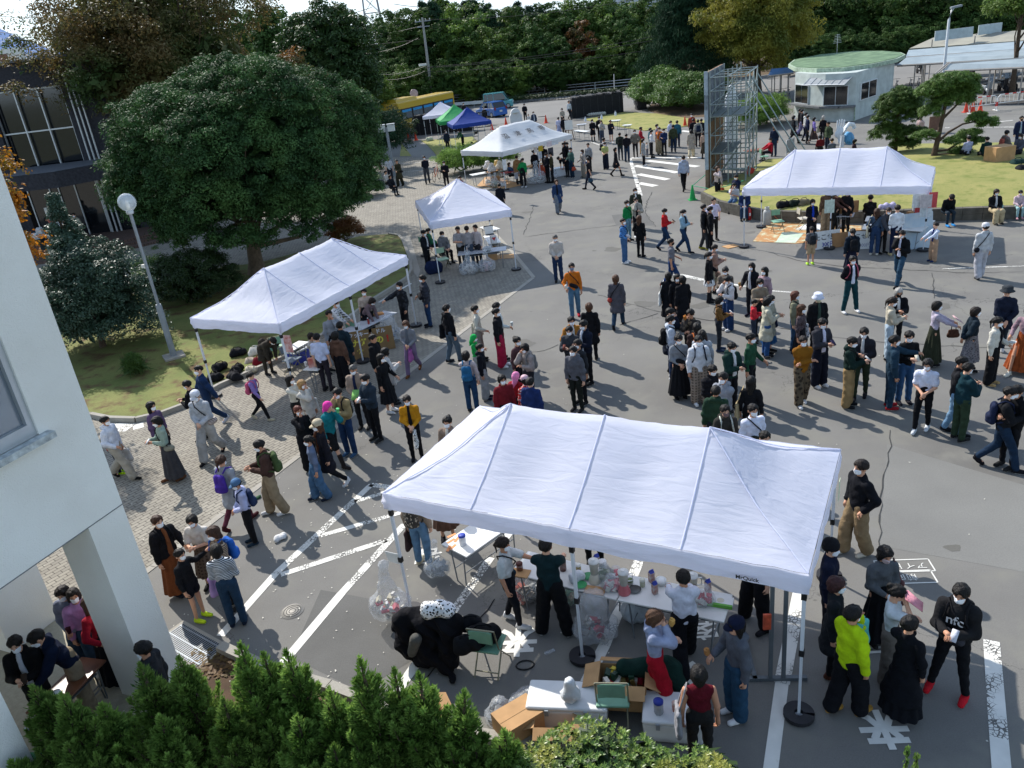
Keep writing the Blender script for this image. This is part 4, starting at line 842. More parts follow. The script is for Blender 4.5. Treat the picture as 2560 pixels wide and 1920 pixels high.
padpine('pine_tree',(q.x,q.y+.2,.3),'dense round headed pine on the mound, the left of two',[(0,0,2.0,1.15,1.0,1.2,520),(-.35,0,1.0,.95,.8,.6,160),(.7,-.1,.85,.85,.7,.45,130),(.45,-.1,.4,.7,.6,.35,80),(.1,.0,2.9,.5,.5,.3,40)],[(0,0,-.3),(.05,0,.6),(0,0,1.5),(.05,0,2.5)],.12,[[(0,0,.5),(.4,0,.7),(.8,-.1,.8)]],'pines on the mound')
padpine('pine_tree',(q2.x,q2.y,.25),'leaning garden pine with a flat crown and a bare side branch',[(.5,0,3.55,1.15,.9,.42,330),(-.35,0,3.2,.75,.6,.4,120),(1.2,0,3.1,.75,.6,.38,120),(.6,0,2.75,1.0,.7,.42,170),(1.9,-.1,1.85,.5,.4,.28,60),(2.35,-.1,1.55,.5,.4,.3,60),(1.55,-.1,1.2,.5,.4,.22,50),(.9,-.2,.95,.55,.4,.2,50),(-.5,0,1.3,.5,.4,.3,50),(1.9,-.1,.8,.45,.4,.2,40),(1.2,-.1,.45,.5,.4,.18,40),(-.25,0,2.35,.5,.5,.35,60)],[(0,0,-.3),(.02,0,.3),(.12,0,.9),(.2,0,1.5),(.3,0,2.3),(.4,0,3.2)],.16,[[(.15,0,1.0),(.6,-.05,1.4),(1.2,-.1,1.7),(1.9,-.1,1.75),(2.3,-.1,1.5)],[(.1,0,.6),(.6,-.1,.6),(1.1,-.1,.85),(1.6,-.1,1.1)],[(.1,0,.4),(.7,-.1,.4),(1.3,-.1,.4),(1.9,-.1,.75)],[(.25,0,2.0),(.8,0,2.5),(1.3,0,3.0)],[(.15,0,1.1),(-.3,0,1.25)]],'pines on the mound')
# yellow redwood, cedar, right edge tree
treeline(1640,-60,79,215,'redwood_tree','tall tree with yellowing needles behind the guard hut',LEAF_YE,'round',nc=650,cr=.85,per=110,ll=.26,lw=.09,r0=.35,droop=.5,bot=.2,low=-1,shell=.5)
treeline(1475,-70,84,175,'cedar_tree','dark blue green cedar with drooping layered branches left of the yellowing tree',LEAF_F2,'cone',nc=520,cr=.95,per=110,ll=.36,lw=.06,r0=.35,droop=.9,bot=.15)
treeline(2215,-25,60,110,'broadleaf_tree','bright green tree cut by the right edge at the top',LEAF_F3,'round',nc=140,cr=.6,per=100,ll=.2,lw=.1,r0=.2,bot=.7)
# the wood beyond the road: every tree a thing; a few grown once, then copied, turned and resized
protos=[]
PR=[('wood_tree',LEAF_F1,'round',.5,10),('wood_tree',LEAF_F3,'round',.45,10),('wood_tree',LEAF_F2,'cone',.5,12),('wood_tree',LEAF_BR,'round',.45,8),('wood_tree',LEAF_F1,'dome',.6,8)]
def proto(i):
 nm,lf,sh,ra,H_=PR[i];return tree(nm,(0,0,0),'x',lf,rxy=H_*ra*.9,rz=H_*.47,cz=H_*.53,nc=190,cr=H_*.085,per=70,ll=.4,lw=.2 if sh!='cone' else.1,r0=.18,shape=sh,low=-1,shell=.5,nl=8,bump_=.3,group='trees of the wood beyond the road')
kinds=['leafy green tree','pale green tree','dark conifer','rusty brown tree','spreading green tree']
FT=[]
r_=random.Random(5)
for px,yt,d_,k in((835,130,112,0),(868,165,108,1),(905,60,122,2),(935,20,124,2),(890,110,115,0),(960,5,126,2),(985,60,116,0),(1005,2,128,2),(1035,75,113,1),(1050,10,126,2),(1075,90,112,1),(1090,22,122,0),(1115,5,128,2),(1130,55,114,0),(1150,75,110,4),(1165,20,122,2),(1190,45,116,1),(1205,85,110,0),(1225,25,120,2),(1250,62,111,3),(1262,12,124,0),(1285,30,116,1),(1300,90,108,1),(1325,5,122,2),(1345,45,112,0),(1370,22,118,1),(1395,70,106,4),(1400,-5,120,0),(1540,-30,115,2),(1440,60,104,0),(1560,60,100,0),(1750,-40,108,2),(1790,-20,104,0),(1830,-50,110,2),(1870,-20,103,0),(1915,-60,106,2),(1950,-30,100,0),(1990,-60,104,2),(2030,-30,98,0),(2075,-60,102,2),(2110,-30,97,0),(2150,-60,100,2),(2190,-20,95,0),(1730,40,100,4),(1790,60,98,4),(1860,70,96,4),(1700,-20,104,0),(2240,-40,96,2),(640,40,118,2),(520,30,115,0),(780,120,118,2),(760,150,110,0)):
 FT.append((px,yt,d_,k))
for px in range(846,1450,30):FT.append((px+r_.uniform(-8,8),14+r_.uniform(-14,22),119+r_.uniform(-3,6),r_.choice((0,2,0,1))))
for px in range(830,1460,42):FT.append((px+r_.uniform(-10,10),150+(px-830)*-.06+r_.uniform(-8,12),107.5-(px-830)*.006,r_.choice((0,4,1,4))))
for px in range(1700,2260,48):FT.append((px+r_.uniform(-10,10),78+(px-1700)*-.03+r_.uniform(-8,12),94,r_.choice((0,4,0,4))))
cnt={};LBL={};ORD='first,second from the left,third from the left,fourth from the left,fifth from the left,sixth from the left,seventh from the left,eighth from the left,ninth from the left,tenth from the left'.split(',')
words=['behind the pole','over the guard rail','behind the bus','beyond the gate','above the hedge','on the skyline']
for px,yt,d_,k in sorted(FT):
 if k not in cnt:root=proto(k);protos.append((k,root));cnt[k]=0
 else:root=copy_tree([q for kk,q in protos if kk==k][0])
 cnt[k]+=1
 q=far(px*1.15732,yt*1.15732,d_);s_=max(.35,(q.z)/(PR[k][4]*1.02));root.location=(q.x,q.y,0);root.rotation_euler=(0,0,r_.uniform(0,6.28));root.scale=(s_*r_.uniform(.85,1.15),s_*r_.uniform(.85,1.15),s_)
 where='left of the pylon' if px<800 else 'behind bus and utility pole' if px<960 else 'above the guard rail' if px<1130 else 'above the black gate wall' if px<1330 else 'around the dark cedar' if px<1600 else 'behind the guard hut roof' if px<1900 else 'above the bicycle shed roofs'
 hgt_='tall' if yt<40 else('middle height' if yt<100 else 'low')
 key_='%s %s %s'%(hgt_,kinds[k],where);seen=LBL.setdefault(key_,[]);seen.append(px)
 root['label']='%s, %s%s'%(key_.replace('middle height','mid height'),'',ORD[len(seen)-1])if len(seen)>1 else key_
 root['group']='trees of the wood beyond the road'
# foreground junipers below the window: flame-like plumes of scale foliage
def juniper(x,y,h_,label,npl=46,spread=.42,seed=1,lean=(0,0)):
 root=empty('juniper_tree',(x,y,0),0,label,'tree','junipers along the foot of the building');R_=np.random.RandomState(seed);ps=[];b=MB()
 b.tube([(0,0,-.05),(lean[0]*.3,lean[1]*.3,h_*.35),(lean[0]*.6,lean[1]*.6,h_*.7),(lean[0],lean[1],h_*.97)],0,BARK,7,rs=[.07,.055,.035,.01])
 for i in range(npl):
  t=(i+.5)/npl;a=i*2.4+R_.rand();z0=h_*(.06+.74*t);r0=.06;out=spread*(1-t)**.75*R_.uniform(.75,1.25)+.05;L=R_.uniform(.4,1.1)*(1.05-.25*t)*(h_/2.4)**.5
  s_=np.array([lean[0]*z0/h_,lean[1]*z0/h_,z0]);dr=np.array([math.cos(a),math.sin(a),0]);e_=s_+dr*out+np.array([lean[0]*.1,lean[1]*.1,L*(.75+.35*t)]);m_=s_+dr*out*.75+np.array([0,0,L*.35])
  e_[2]=min(e_[2],h_*(1.0-.34*(1-t)**.5-.12*R_.rand()))
  if i==npl-1:e_=np.array([lean[0],lean[1],h_]);m_=(s_+e_)/2
  b.tube([s_,m_,e_],0,BARK,4,rs=[.014,.009,.003])
  n=330;tt=R_.rand(n)**.85;tt[:12]=1;c=(1-tt)[:,None]**2*s_+2*((1-tt)*tt)[:,None]*m_+(tt**2)[:,None]*e_;tg=2*(1-tt)[:,None]*(m_-s_)+2*tt[:,None]*(e_-m_);tg/=np.linalg.norm(tg,axis=1)[:,None]+1e-9
  rad_=(.03+.115*np.sin(np.pi*np.clip(tt,0,1)**.7)**.8)*(1-.55*tt)*(1+.35*np.sin(tt*17+i));u=unit(n);u-=tg*(u*tg).sum(1)[:,None];u/=np.linalg.norm(u,axis=1)[:,None]+1e-9
  pos=c+u*(rad_*R_.uniform(.35,1.1,n))[:,None]+tg*.02;ax=tg*R_.uniform(.55,1.0,(n,1))+u*.75+np.array([0,0,.3]);ax/=np.linalg.norm(ax,axis=1)[:,None];nr=np.cross(ax,unit(n));nr/=np.linalg.norm(nr,axis=1)[:,None]+1e-9
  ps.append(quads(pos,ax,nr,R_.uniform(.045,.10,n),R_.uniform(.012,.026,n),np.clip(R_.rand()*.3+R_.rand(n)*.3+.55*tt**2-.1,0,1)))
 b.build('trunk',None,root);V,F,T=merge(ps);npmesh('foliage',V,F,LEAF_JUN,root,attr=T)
JT=[((0,3,250,900),1.9,(-.25,.1)),((0,3,500,960),2.0,(-.1,.1)),((0,3,60,1540),1.3,(-.3,0)),((0,3,1180,700),2.2,(-.12,.12)),((0,3,1520,640),2.2,(0,.1)),((0,3,2050,520),2.5,(0,.1)),((1,3,40,600),2.3,(0,0)),((1,3,240,580),2.4,(0,0)),((1,3,880,640),2.6,(0,.05)),((1,3,620,930),2.1,(0,0)),((1,3,1175,740),2.4,(.02,0)),((1,3,1390,770),2.4,(.05,0)),((1,3,1785,930),2.2,(.25,.05)),((1,3,2130,1270),1.9,(.05,0)),((0,3,850,1050),1.7,(0,0)),((1,3,330,1150),1.9,(0,0)),((0,3,1900,1000),2.0,(0,0)),((1,3,1000,1120),1.9,(0,0)),((1,3,1500,1150),1.8,(0,0)),((1,3,1880,1400),1.6,(0,0)),((0,3,1350,1150),1.8,(0,0)),((0,3,550,1400),1.5,(-.1,0)),((1,3,650,1400),1.7,(0,0))]
JL=['low sprawling juniper at the foot of the left wall','juniper in front of the brown desk','juniper reaching left over the green hose end','juniper standing before the man in the dark leather jacket','juniper beside the base of the white pillar','tall bright juniper just right of the white pillar','juniper with a bent whip tip left of the parking line end','juniper whose thin tip crosses the end of the parking line','tallest slim juniper spire in the middle of the row','short juniper by the kerb between the two tall spires','slim juniper spire on the third parking line','slim juniper spire left of the coat pile','leaning juniper at the right end, below the black coats','small juniper tip amid the azalea edge','dark juniper mass below the desk legs','shaded juniper in the lower row left of middle','broad juniper below the pillar base','shaded juniper below the tallest spire','shaded juniper below the open carton','lowest juniper touching the azalea','dark juniper in the lowest row under the pillar','juniper at the bottom left corner','dark juniper at the bottom edge near the middle']
for i,((a_,b_,x_,y_),zt,ln_)in enumerate(JT):
 q=C(a_,b_,x_,y_,zt);zt-=.12;juniper(q.x-ln_[0],q.y-ln_[1],zt,JL[i],npl=40,seed=i+3,lean=ln_)
# azalea hedge: whorls of leaves over a dome
root=empty('azalea_hedge',(0,0,0),0,'broad bright green azalea hedge at the bottom edge under the coolers','hedge');ps=[];cs=[]
R_=np.random.RandomState(3);n=6000
ed=[(1,3,1850,1650),(1,3,1960,1530),(1,3,2150,1440),(1,3,2212,1300),(2,3,300,1230),(2,3,740,1190),(2,3,1100,1215),(2,3,1300,1340),(2,3,1620,1320),(2,3,1800,1490),(2,3,2110,1540),(2,3,2140,1640)]
E_=[C(*e,1.22)for e in ed]
for i in range(n):
 t=R_.rand()*(len(E_)-1);k=int(t);e_=E_[k].lerp(E_[k+1],t-k);s_=R_.rand()**.7*1.9;e_=e_+Vector((0.12,-1,0))*s_+Vector((0,0,.10*math.sin(e_.x*5)+.12*math.sin(e_.x*2.3+s_*4)-.25*max(0,.3-s_)/.3+.18*min(s_,1)-R_.rand()**2*.35));cs.append(e_)
cs=np.array([tuple(c)for c in cs]);k=8;c=np.repeat(cs,k,0);a=np.tile(np.arange(k)*2*np.pi/k,n)+np.repeat(R_.rand(n)*6,k);el=R_.uniform(.1,1.1,n*k);nv=np.stack([np.cos(a)*np.cos(el),np.sin(a)*np.cos(el),np.sin(el)],1);L_=R_.uniform(.035,.062,n*k)
sd2=np.cross(nv,np.array([0,0,1.]));nr=np.cross(sd2,nv);nr/=np.linalg.norm(nr,axis=1)[:,None]+1e-9
V,F,T=quads(c+nv*L_[:,None]*.5,nv,nr,L_,L_*.34,np.clip(np.repeat(R_.rand(n),k)*.6+R_.rand(n*k)*.4,0,1));npmesh('foliage',V,F,LEAF_AZ,root,attr=T)
b=MB()
for i in range(160):e_=Vector(cs[i*30]);b.tube([(e_.x,e_.y+.05,max(.0,e_.z-.75)),(e_.x+.02,e_.y,e_.z-.3),tuple(e_)],0,BARK,4,rs=[.012,.008,.003])
b.build('stems',None,root)
V2,F2,T2=crown(cs[::6]-np.array([0,0,.22]),np.full(len(cs[::6]),.2),6,.22,.12,.4);npmesh('inner_foliage',V2,F2,LEAF_SHR,root,attr=T2)
for j,(q,lb)in enumerate(((C(3,3,1210,1480,1.2),'left one of the two thin green shoots at the bottom right'),(C(3,3,1290,1540,1.1),'right one of the two thin green shoots at the bottom right'))):
 o_=empty('juniper_shoot',(q.x,q.y,0),0,lb,'plant');c=np.stack([np.full(160,0.)+G_.normal(size=160)*.012,G_.normal(size=160)*.012,q.z-G_.rand(160)**1.3*.5],1);ax=unit(160)*.35+np.array([0,0,1]);ax/=np.linalg.norm(ax,axis=1)[:,None];V,F,T=quads(c,ax,np.cross(ax,unit(160)),np.full(160,.06),np.full(160,.016),G_.rand(160));npmesh('foliage',V,F,LEAF_JUN,o_,attr=T);b=MB();b.tube([(0,0,0),(0,0,q.z)],.006,BARK,5);b.build('stem',None,o_)
# buildings
WALLM=mat('white_render','dedbd2',.9,.07,.7,bump=.5,bscale=60,color2='ecebe4')
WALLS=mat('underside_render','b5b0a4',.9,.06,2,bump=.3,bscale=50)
ALU=mat('aluminium','b9bdbf',.4,.06,metal=.5);GLASS=mat('window_glass','38424c',.06,0,spec=1.0,coat=.5);DGL=mat('dark_glass','12161a',.07,0,spec=.9)
p0=Vector((-5.44,9.53,0));dv=Vector((-.41906,-.90796,0));nrm=Vector((.90796,-.41906,0));RZW=math.atan2(dv.y,dv.x)
def wb(b,s0,s1,t0,t1,z0,z1,m):
 """box in the wall's frame: s along the wall towards the camera, t outwards"""
 c=p0+dv*(s0+s1)/2+nrm*(t0+t1)/2+Vector((0,0,(z0+z1)/2));b.box(c,(s1-s0,abs(t1-t0),z1-z0),m,rz=RZW)
R0=empty('school_building',(p0.x,p0.y,0),0,'white rendered building at the left edge with a window and square ground floor pillars','building')
def bl(b,name,par=R0):
 o=b.build(name,None,par);o.location=-Vector(par.location)if par is R0 else(0,0,0);return o
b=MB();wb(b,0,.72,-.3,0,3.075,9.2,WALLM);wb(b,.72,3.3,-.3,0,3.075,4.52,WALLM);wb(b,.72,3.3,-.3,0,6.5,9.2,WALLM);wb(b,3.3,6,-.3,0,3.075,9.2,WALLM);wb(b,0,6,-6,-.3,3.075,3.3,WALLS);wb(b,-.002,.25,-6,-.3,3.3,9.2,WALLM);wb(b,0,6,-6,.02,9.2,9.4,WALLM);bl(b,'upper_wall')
b=MB();wb(b,0,.57,-.68,-.004,0,3.06,WALLM);bl(b,'pillar')
b=MB();c_=C(0,3,410,490);b.box((c_.x-.45,c_.y+.1,1.53),(.9,.62,3.06),WALLM,rz=RZW);bl(b,'pillar')
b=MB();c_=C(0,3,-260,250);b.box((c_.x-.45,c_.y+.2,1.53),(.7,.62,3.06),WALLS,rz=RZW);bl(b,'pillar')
b=MB();wb(b,2.3,5.5,-4,-.01,0,3.06,WALLM);bl(b,'lower_wall')
b=MB();h_=p0+dv*2.26+nrm*.05+Vector((0,0,1.2));b.tube([h_,h_+nrm*.05,h_+nrm*.05+Vector((0,0,.12)),h_+Vector((0,0,.12))],.012,ALU,6);bl(b,'door_handle')
b=MB()
for z0,z1,s0,s1 in((4.52,4.62,.72,3.3),(6.4,6.5,.72,3.3),(4.62,6.4,.72,.80),(4.62,6.4,2.0,2.06),(4.62,6.4,3.22,3.3),(4.62,4.68,.80,3.22)):wb(b,s0,s1,-.14,-.03,z0,z1,ALU)
wf=bl(b,'window_frame')
b=MB();wb(b,.80,3.22,-.10,-.09,4.68,6.4,mat('clear_pane','7d8894',.05,.3,1.2,spec=1.,alpha=.55));o=b.build('pane',None,wf)
b=MB();wb(b,.60,3.4,-.02,.13,4.44,4.52,mat('stained_sill','b4b9b8',.85,.35,14,bump=.6,bscale=25));bl(b,'window_sill')
b=MB();wb(b,.86,3.2,-.9,-.8,4.3,6.6,mat('grey_curtain','4a5058',.9,.3,6));[wb(b,.9+i*.28,.94+i*.28,-.5,-.46,4.3,5.4+.2*(i%2),PAINT)for i in range(6)];bl(b,'window_interior')
b=MB();wb(b,.0,6,-.012,.004,3.062,3.074,mat('joint_dark','6d7070',.9,0));bl(b,'wall_joint')
sheet('covered_paving',[p0-nrm*7+dv*-1.2,p0+nrm*.1+dv*-.2,p0+nrm*.15+dv*6,p0-nrm*7+dv*6],ground_mat('pale_paving','a39c88','b0a995',.8,fine=14,crack=.8),.012)
# dark brick hall, far left
DBR=brick_mat('dark_brick','2c2c30','36353a','1c1c1f',.22,.07);MATS['dark_brick']=DBR
DB=mat('dark_brick_face','313136',.85,.35,9,bump=.5,bscale=20)
R1=empty('brick_hall',(-24,46,0),0,'dark brick two storey hall with tall glazing and an entrance canopy, far left','building')
b=MB()
for x0,x1,z0,z1 in((-42,-25.6,0,9.55),(-25.6,-21.7,8.25,9.55),(-21.7,-17,0,9.55),(-25.6,-21.7,3.5,4.1)):b.box(((x0+x1)/2+24,3,(z0+z1)/2),(x1-x0,6,z1-z0),DB)
b.box((-5.5,3,9.6),(25.4,6.4,.1),mat('parapet_cap','5a5c60',.7,.1));b.build('wall',None,R1)
b=MB();b.box((.35,.5,6.2),(3.9,.05,4.1),DGL);b.build('glazing',None,R1)
b=MB();[b.box((x,.3,6.2),(.07,.12,4.1),ALU)for x in(-1.6,-.35,.9,2.2)];[b.box((.35,.3,z_),(3.9,.1,.07),ALU)for z_ in(4.2,6.1,8.2)];b.build('mullions',None,R1)
b=MB();b.box((.6,1.0,5.2),(1.1,.05,1.0),mat('dark_red_banner','5a1c1a',.8,.1));b.build('red_banner',None,R1)
b=MB();b.poly([(-.3,-3.8,3.55),(2.6,-4.1,3.55),(4.9,-2.2,3.55),(4.9,0,3.55),(-1.2,0,3.55)],DB,.75);b.poly([(-.2,-3.7,4.32),(2.5,-4.0,4.32),(4.8,-2.1,4.32),(4.8,0,4.32),(-1.1,0,4.32)],mat('canopy_top','5b5e63',.85,.15),.02);b.build('entrance_canopy',None,R1)
b=MB();b.box((1.5,-.05,1.75),(5.5,.05,3.4),DGL);[b.box((x,-.12,1.75),(.06,.06,3.4),ALU)for x in(-1.2,0.,.5,1.4,2.6,3.9)];b.build('entrance_doors',None,R1)
b=MB();[b.tube([(x,-.25,0),(x,-.25,8.8)],.05,ALU,6)for x in(2.75,3.0,3.25)];b.tube([(-2.3,-.25,.2),(-2.3,-.25,3.4)],.05,ALU,6);b.build('drain_pipes',None,R1)
b=MB();b.box((-.35,-.3,1.9),(.4,.03,.5),PAINT);b.build('notice',None,R1);b=MB();b.box((.1,-.3,1.75),(.5,.03,.7),mat('dull_yellow','8a8440',.8,.1));b.build('notice',None,R1)
b=MB();o_=far(10,148,70);b.box((0,0,0),(3,1,1.4),PAINT);b.box((0,-.52,.1),(1.2,.04,.5),mat('sign_brown','7a5a4a'));o=b.build('rooftop_sign',None,None,(o_.x,o_.y,o_.z));tag(o,'small white rooftop box sign seen over the brick hall, far left','sign')
TERR=brick_mat('terrace_brick','5e4a42','6a544a','33302c',.21,.1)
for i,(r_,h_)in enumerate(((6.9,.13),(6.4,.26),(5.9,.39))):
 b=MB();b.poly([(-22.5+r_*math.cos(a),48+r_*math.sin(a),0)for a in[math.pi+math.pi*k/28 for k in range(29)]],TERR,h_);tag(b.build('terrace_step'),kind='structure')
TWH=mat('white_window_frame','c4c8c8',.5,.03)
GW=mat('hut_wall','aeb6b2',.85,.14,2.2,bump=.2,bscale=14);GRN=mat('hut_roof_green','3f5a40',.85,.3,1.6,color2='6f8866');GTR=mat('hut_roof_rim','96a792',.85,.35,6)
gc=[C(3,0,225,1012),C(3,0,350,1036),C(3,0,480,1050),C(3,0,620,1052),C(3,0,742,1045),C(3,0,1065,925)];gb=gc[5]+(gc[0]-gc[4])*.9;gc.append(gb)
R2=empty('guard_hut',(gc[4].x,gc[4].y,0),0,'pale round fronted guard hut with a green flat roof and service windows','building');off=Vector((gc[4].x,gc[4].y,0));L_=[Vector((q.x,q.y,0))-off for q in gc]
cen=sum(L_,Vector())/len(L_)
b=MB();b.poly(L_,GW,3.1);b.build('wall',None,R2)
b=MB();ro=[C(3,0,*q,3.3)for q in((175,562),(225,522),(450,478),(750,449),(1000,447),(1150,460),(1188,478),(1120,512),(900,560),(650,592),(420,602),(230,592))];ro=[Vector((q.x,q.y,0))-off for q in ro]
b.poly([q+Vector((0,0,3.1))for q in ro],GTR,.26);b.build('roof_rim',None,R2);b=MB();rc=sum(ro,Vector())/len(ro);b.poly([rc+(q-rc)*.965+Vector((0,0,3.365))for q in ro],GRN,.03);b.build('roof',None,R2)
def panel(par,name,a,c,t0,t1,z0,z1,off_,m,dep=.05):
 d=(c-a);n_=Vector((d.y,-d.x,0)).normalized();A=a+d*t0+n_*off_;B_=a+d*t1+n_*off_;mid_=(A+B_)/2;b=MB();b.box((mid_.x,mid_.y,(z0+z1)/2),((B_-A).length,dep,z1-z0),m,rz=math.atan2(d.y,d.x));return b.build(name,None,par)
for i,(A,B_,t0,t1,z0,z1)in enumerate(((L_[0],L_[1],.1,.97,1.05,2.35),(L_[2],L_[4],.0,.8,1.05,2.35),(L_[4],L_[5],.10,.52,1.2,2.35))):
 w_=.16 if i==1 else 0;f_=panel(R2,'window',A,B_,t0,t1,z0,z1,.02+w_,TWH,.12);panel(f_,'pane',A,B_,t0+.02,(t0+t1)/2-.012,z0+.06,z1-.06,.085+w_,DGL,.02);panel(f_,'pane',A,B_,(t0+t1)/2+.012,t1-.02,z0+.06,z1-.06,.085+w_,DGL,.02)
b=MB()
for A,B_ in zip(L_[:4],L_[1:5]):d=B_-A;n_=Vector((d.y,-d.x,0)).normalized();m_=(A+B_)/2+n_*.2;b.box((m_.x,m_.y,.98),(d.length+.12,.5,.12),mat('counter_stone','67696a',.8,.2),rz=math.atan2(d.y,d.x))
b.build('counter',None,R2)
b=MB();A,B_=L_[1],L_[4];d=(B_-A);n_=Vector((d.y,-d.x,0)).normalized();a1=A+d*.05+n_*.2;a2=B_-d*.05+n_*.2
b.add([a1+Vector((0,0,2.85)),a2+Vector((0,0,2.85)),a2+n_*.8+Vector((0,0,2.45)),a1+n_*.8+Vector((0,0,2.45))],[(0,1,2,3)],mat('awning_glass','8c9092',.4,.2));[b.tube([a1+(a2-a1)*(i/6)+Vector((0,0,2.87)),a1+(a2-a1)*(i/6)+n_*.8+Vector((0,0,2.47))],.02,ALU,5)for i in range(7)];b.tube([a1+n_*.8+Vector((0,0,2.46)),a2+n_*.8+Vector((0,0,2.46))],.035,ALU,5);b.build('awning',None,R2)
b=MB();b.tube([L_[4]+Vector((.0,-.05,0)),L_[4]+Vector((.0,-.05,.95))],.04,GTR,6);b.build('drain_pipe',None,R2)
ap=C(3,0,595,465,3.4);b=MB();b.tube([(0,0,0),(0,0,1.5)],.02,ALU,5);[b.tube([(-.35+.03*i,0,.85+.12*i),(.35-.03*i,.02,.85+.12*i)],.012,ALU,4)for i in range(6)];tag(b.build('roof_antenna',None,None,(ap.x,ap.y,3.39)),'thin television aerial standing on the guard hut roof','antenna')
# bicycle sheds: one roof behind another
RB=mat('shed_roof','8b979c',.55,.12,1.2,spec=.4,metal=.1,color2='9ba6aa');RB2=mat('shed_roof_blue','44668a',.5,.1,1.2,spec=.5);RAIL=mat('shed_steel','9a948c',.6,.1)
def shed(fl,fr,br,bl_,z0,z1,label,m=RB,posts=5):
 q=[C(3,0,*fl,z0),C(3,0,*fr,z0),C(3,0,*br,z1),C(3,0,*bl_,z1)];o=q[0];r=empty('bicycle_shed',(o.x,o.y,0),0,label,'shed','parking sheds at the back right');q=[Vector((a.x-o.x,a.y-o.y,a.z))for a in q]
 b=MB();b.poly(q,m,.05);b.build('roof',None,r);b=MB();b.tube([q[0]-Vector((0,.03,.03)),q[1]-Vector((0,.03,.03))],.07,RAIL,5);b.tube([q[2],q[3]],.05,RAIL,5);b.build('fascia',None,r)
 b=MB();[b.tube([(q[0]+(q[1]-q[0])*((i+.5)/posts))*1-Vector((0,-.1,0)),Vector(((q[0]+(q[1]-q[0])*((i+.5)/posts)).x,(q[0]+(q[1]-q[0])*((i+.5)/posts)).y+.1,0))],.05,RAIL,5)for i in range(posts)]
 bk_=[(q[3]+(q[2]-q[3])*((i+.5)/posts))for i in range(posts)];[b.tube([k_,Vector((k_.x,k_.y,0))],.05,RAIL,5)for k_ in bk_];b.build('posts',None,r)
 b=MB();b.poly([Vector((a.x,a.y,0.02))for a in q],mat('shed_floor_dark','3c3a38',.95,.2),.01);b.build('floor_slab',None,r);return r
shed((1525,612),(3000,545),(3000,440),(1572,552),2.3,2.7,'front parking shed roof, pale blue metal, at the right edge')
shed((1115,566),(3000,455),(3000,370),(1195,502),2.3,2.7,'second parking shed roof, stained dark at its left end')
shed((1190,494),(3000,372),(3000,300),(1215,437),2.35,2.7,'third parking shed roof, brightest, right behind the hut roof')
shed((0,655),(220,628),(205,585),(30,600),2.2,2.6,'small blue roofed bicycle shed left of the guard hut',RB2,3)
b=MB();q=[C(3,0,1220,425,2.6),C(3,0,3000,300,2.6),C(3,0,3000,200,3.2),C(3,0,1430,330,3.2)];b.poly([a-Vector((q[0].x,q[0].y,0))for a in q],mat('old_sheet_roof','87857c',.8,.3,.8,color2='a09c8c'),.06);b.build('roof_sheets',None,None)
o=bpy.data.objects['roof_sheets'];o.location=(q[0].x,q[0].y,0);tag(o,'long low weathered sheet roof running behind the parking sheds','roof')
for(x0,x1,y0,lb)in((1420,1790,340,'grey corrugated screen at the left above the weathered roof'),(1800,2030,290,'grey corrugated screen at the right above the weathered roof')):
 q=C(3,0,x0,y0,3.3);q2=C(3,0,x1,y0-(x1-x0)*.08,3.3);b=MB();d=q2-q;b.box(((d/2).x,(d/2).y,.3),(d.length,.1,.8),mat('corrugated_pale','a9b6b8',.5,.12,3));b.tube([(0,0,0),(0,0,-3.3)],.05,RAIL,5);b.tube([(d.x,d.y,0),(d.x,d.y,-3.3)],.05,RAIL,5);tag(b.build('screen_panel',None,None,(q.x,q.y,3.3)),lb,'screen')
# distant block over the wood, mountain, pylon
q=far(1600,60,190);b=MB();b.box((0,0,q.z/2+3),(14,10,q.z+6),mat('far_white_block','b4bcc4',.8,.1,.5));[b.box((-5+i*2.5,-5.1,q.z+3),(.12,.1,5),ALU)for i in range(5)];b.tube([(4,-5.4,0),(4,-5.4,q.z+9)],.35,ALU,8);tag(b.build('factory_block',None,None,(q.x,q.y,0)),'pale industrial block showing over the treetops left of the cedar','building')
q=far(960,95,400);b=MB();R_=random.Random(4)
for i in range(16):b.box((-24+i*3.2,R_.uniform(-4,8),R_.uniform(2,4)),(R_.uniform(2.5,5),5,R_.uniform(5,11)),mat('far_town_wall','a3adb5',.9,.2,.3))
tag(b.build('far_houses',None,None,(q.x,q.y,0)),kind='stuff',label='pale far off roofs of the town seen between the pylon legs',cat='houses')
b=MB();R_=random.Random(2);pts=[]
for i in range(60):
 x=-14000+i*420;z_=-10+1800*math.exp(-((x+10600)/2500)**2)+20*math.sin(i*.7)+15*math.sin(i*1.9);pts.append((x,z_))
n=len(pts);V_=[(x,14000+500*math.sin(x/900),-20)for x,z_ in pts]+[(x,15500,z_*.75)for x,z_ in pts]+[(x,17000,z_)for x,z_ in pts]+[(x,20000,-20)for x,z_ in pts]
b.add(V_,[(r_*n+i,r_*n+i+1,(r_+1)*n+i+1,(r_+1)*n+i)for r_ in range(3)for i in range(n-1)],mat('mountain_haze_blue','44699c',.95,.1,.001),True);tag(b.build('mountain'),kind='structure')  # distance haze put into the colour: wooded slopes tinted blue
STEEL=mat('galvanised','8b9196',.6,.1,metal=.3)
q=far(945,125,210);q=Vector((q.x,q.y,0));b=MB();T_=34;w0=2.6;w1=.8
cr_=[[Vector((sx*(w0+(w1-w0)*t),sy*(w0+(w1-w0)*t),T_*t))for sx,sy in((-1,-1),(1,-1),(1,1),(-1,1))]for t in[i/9 for i in range(10)]]
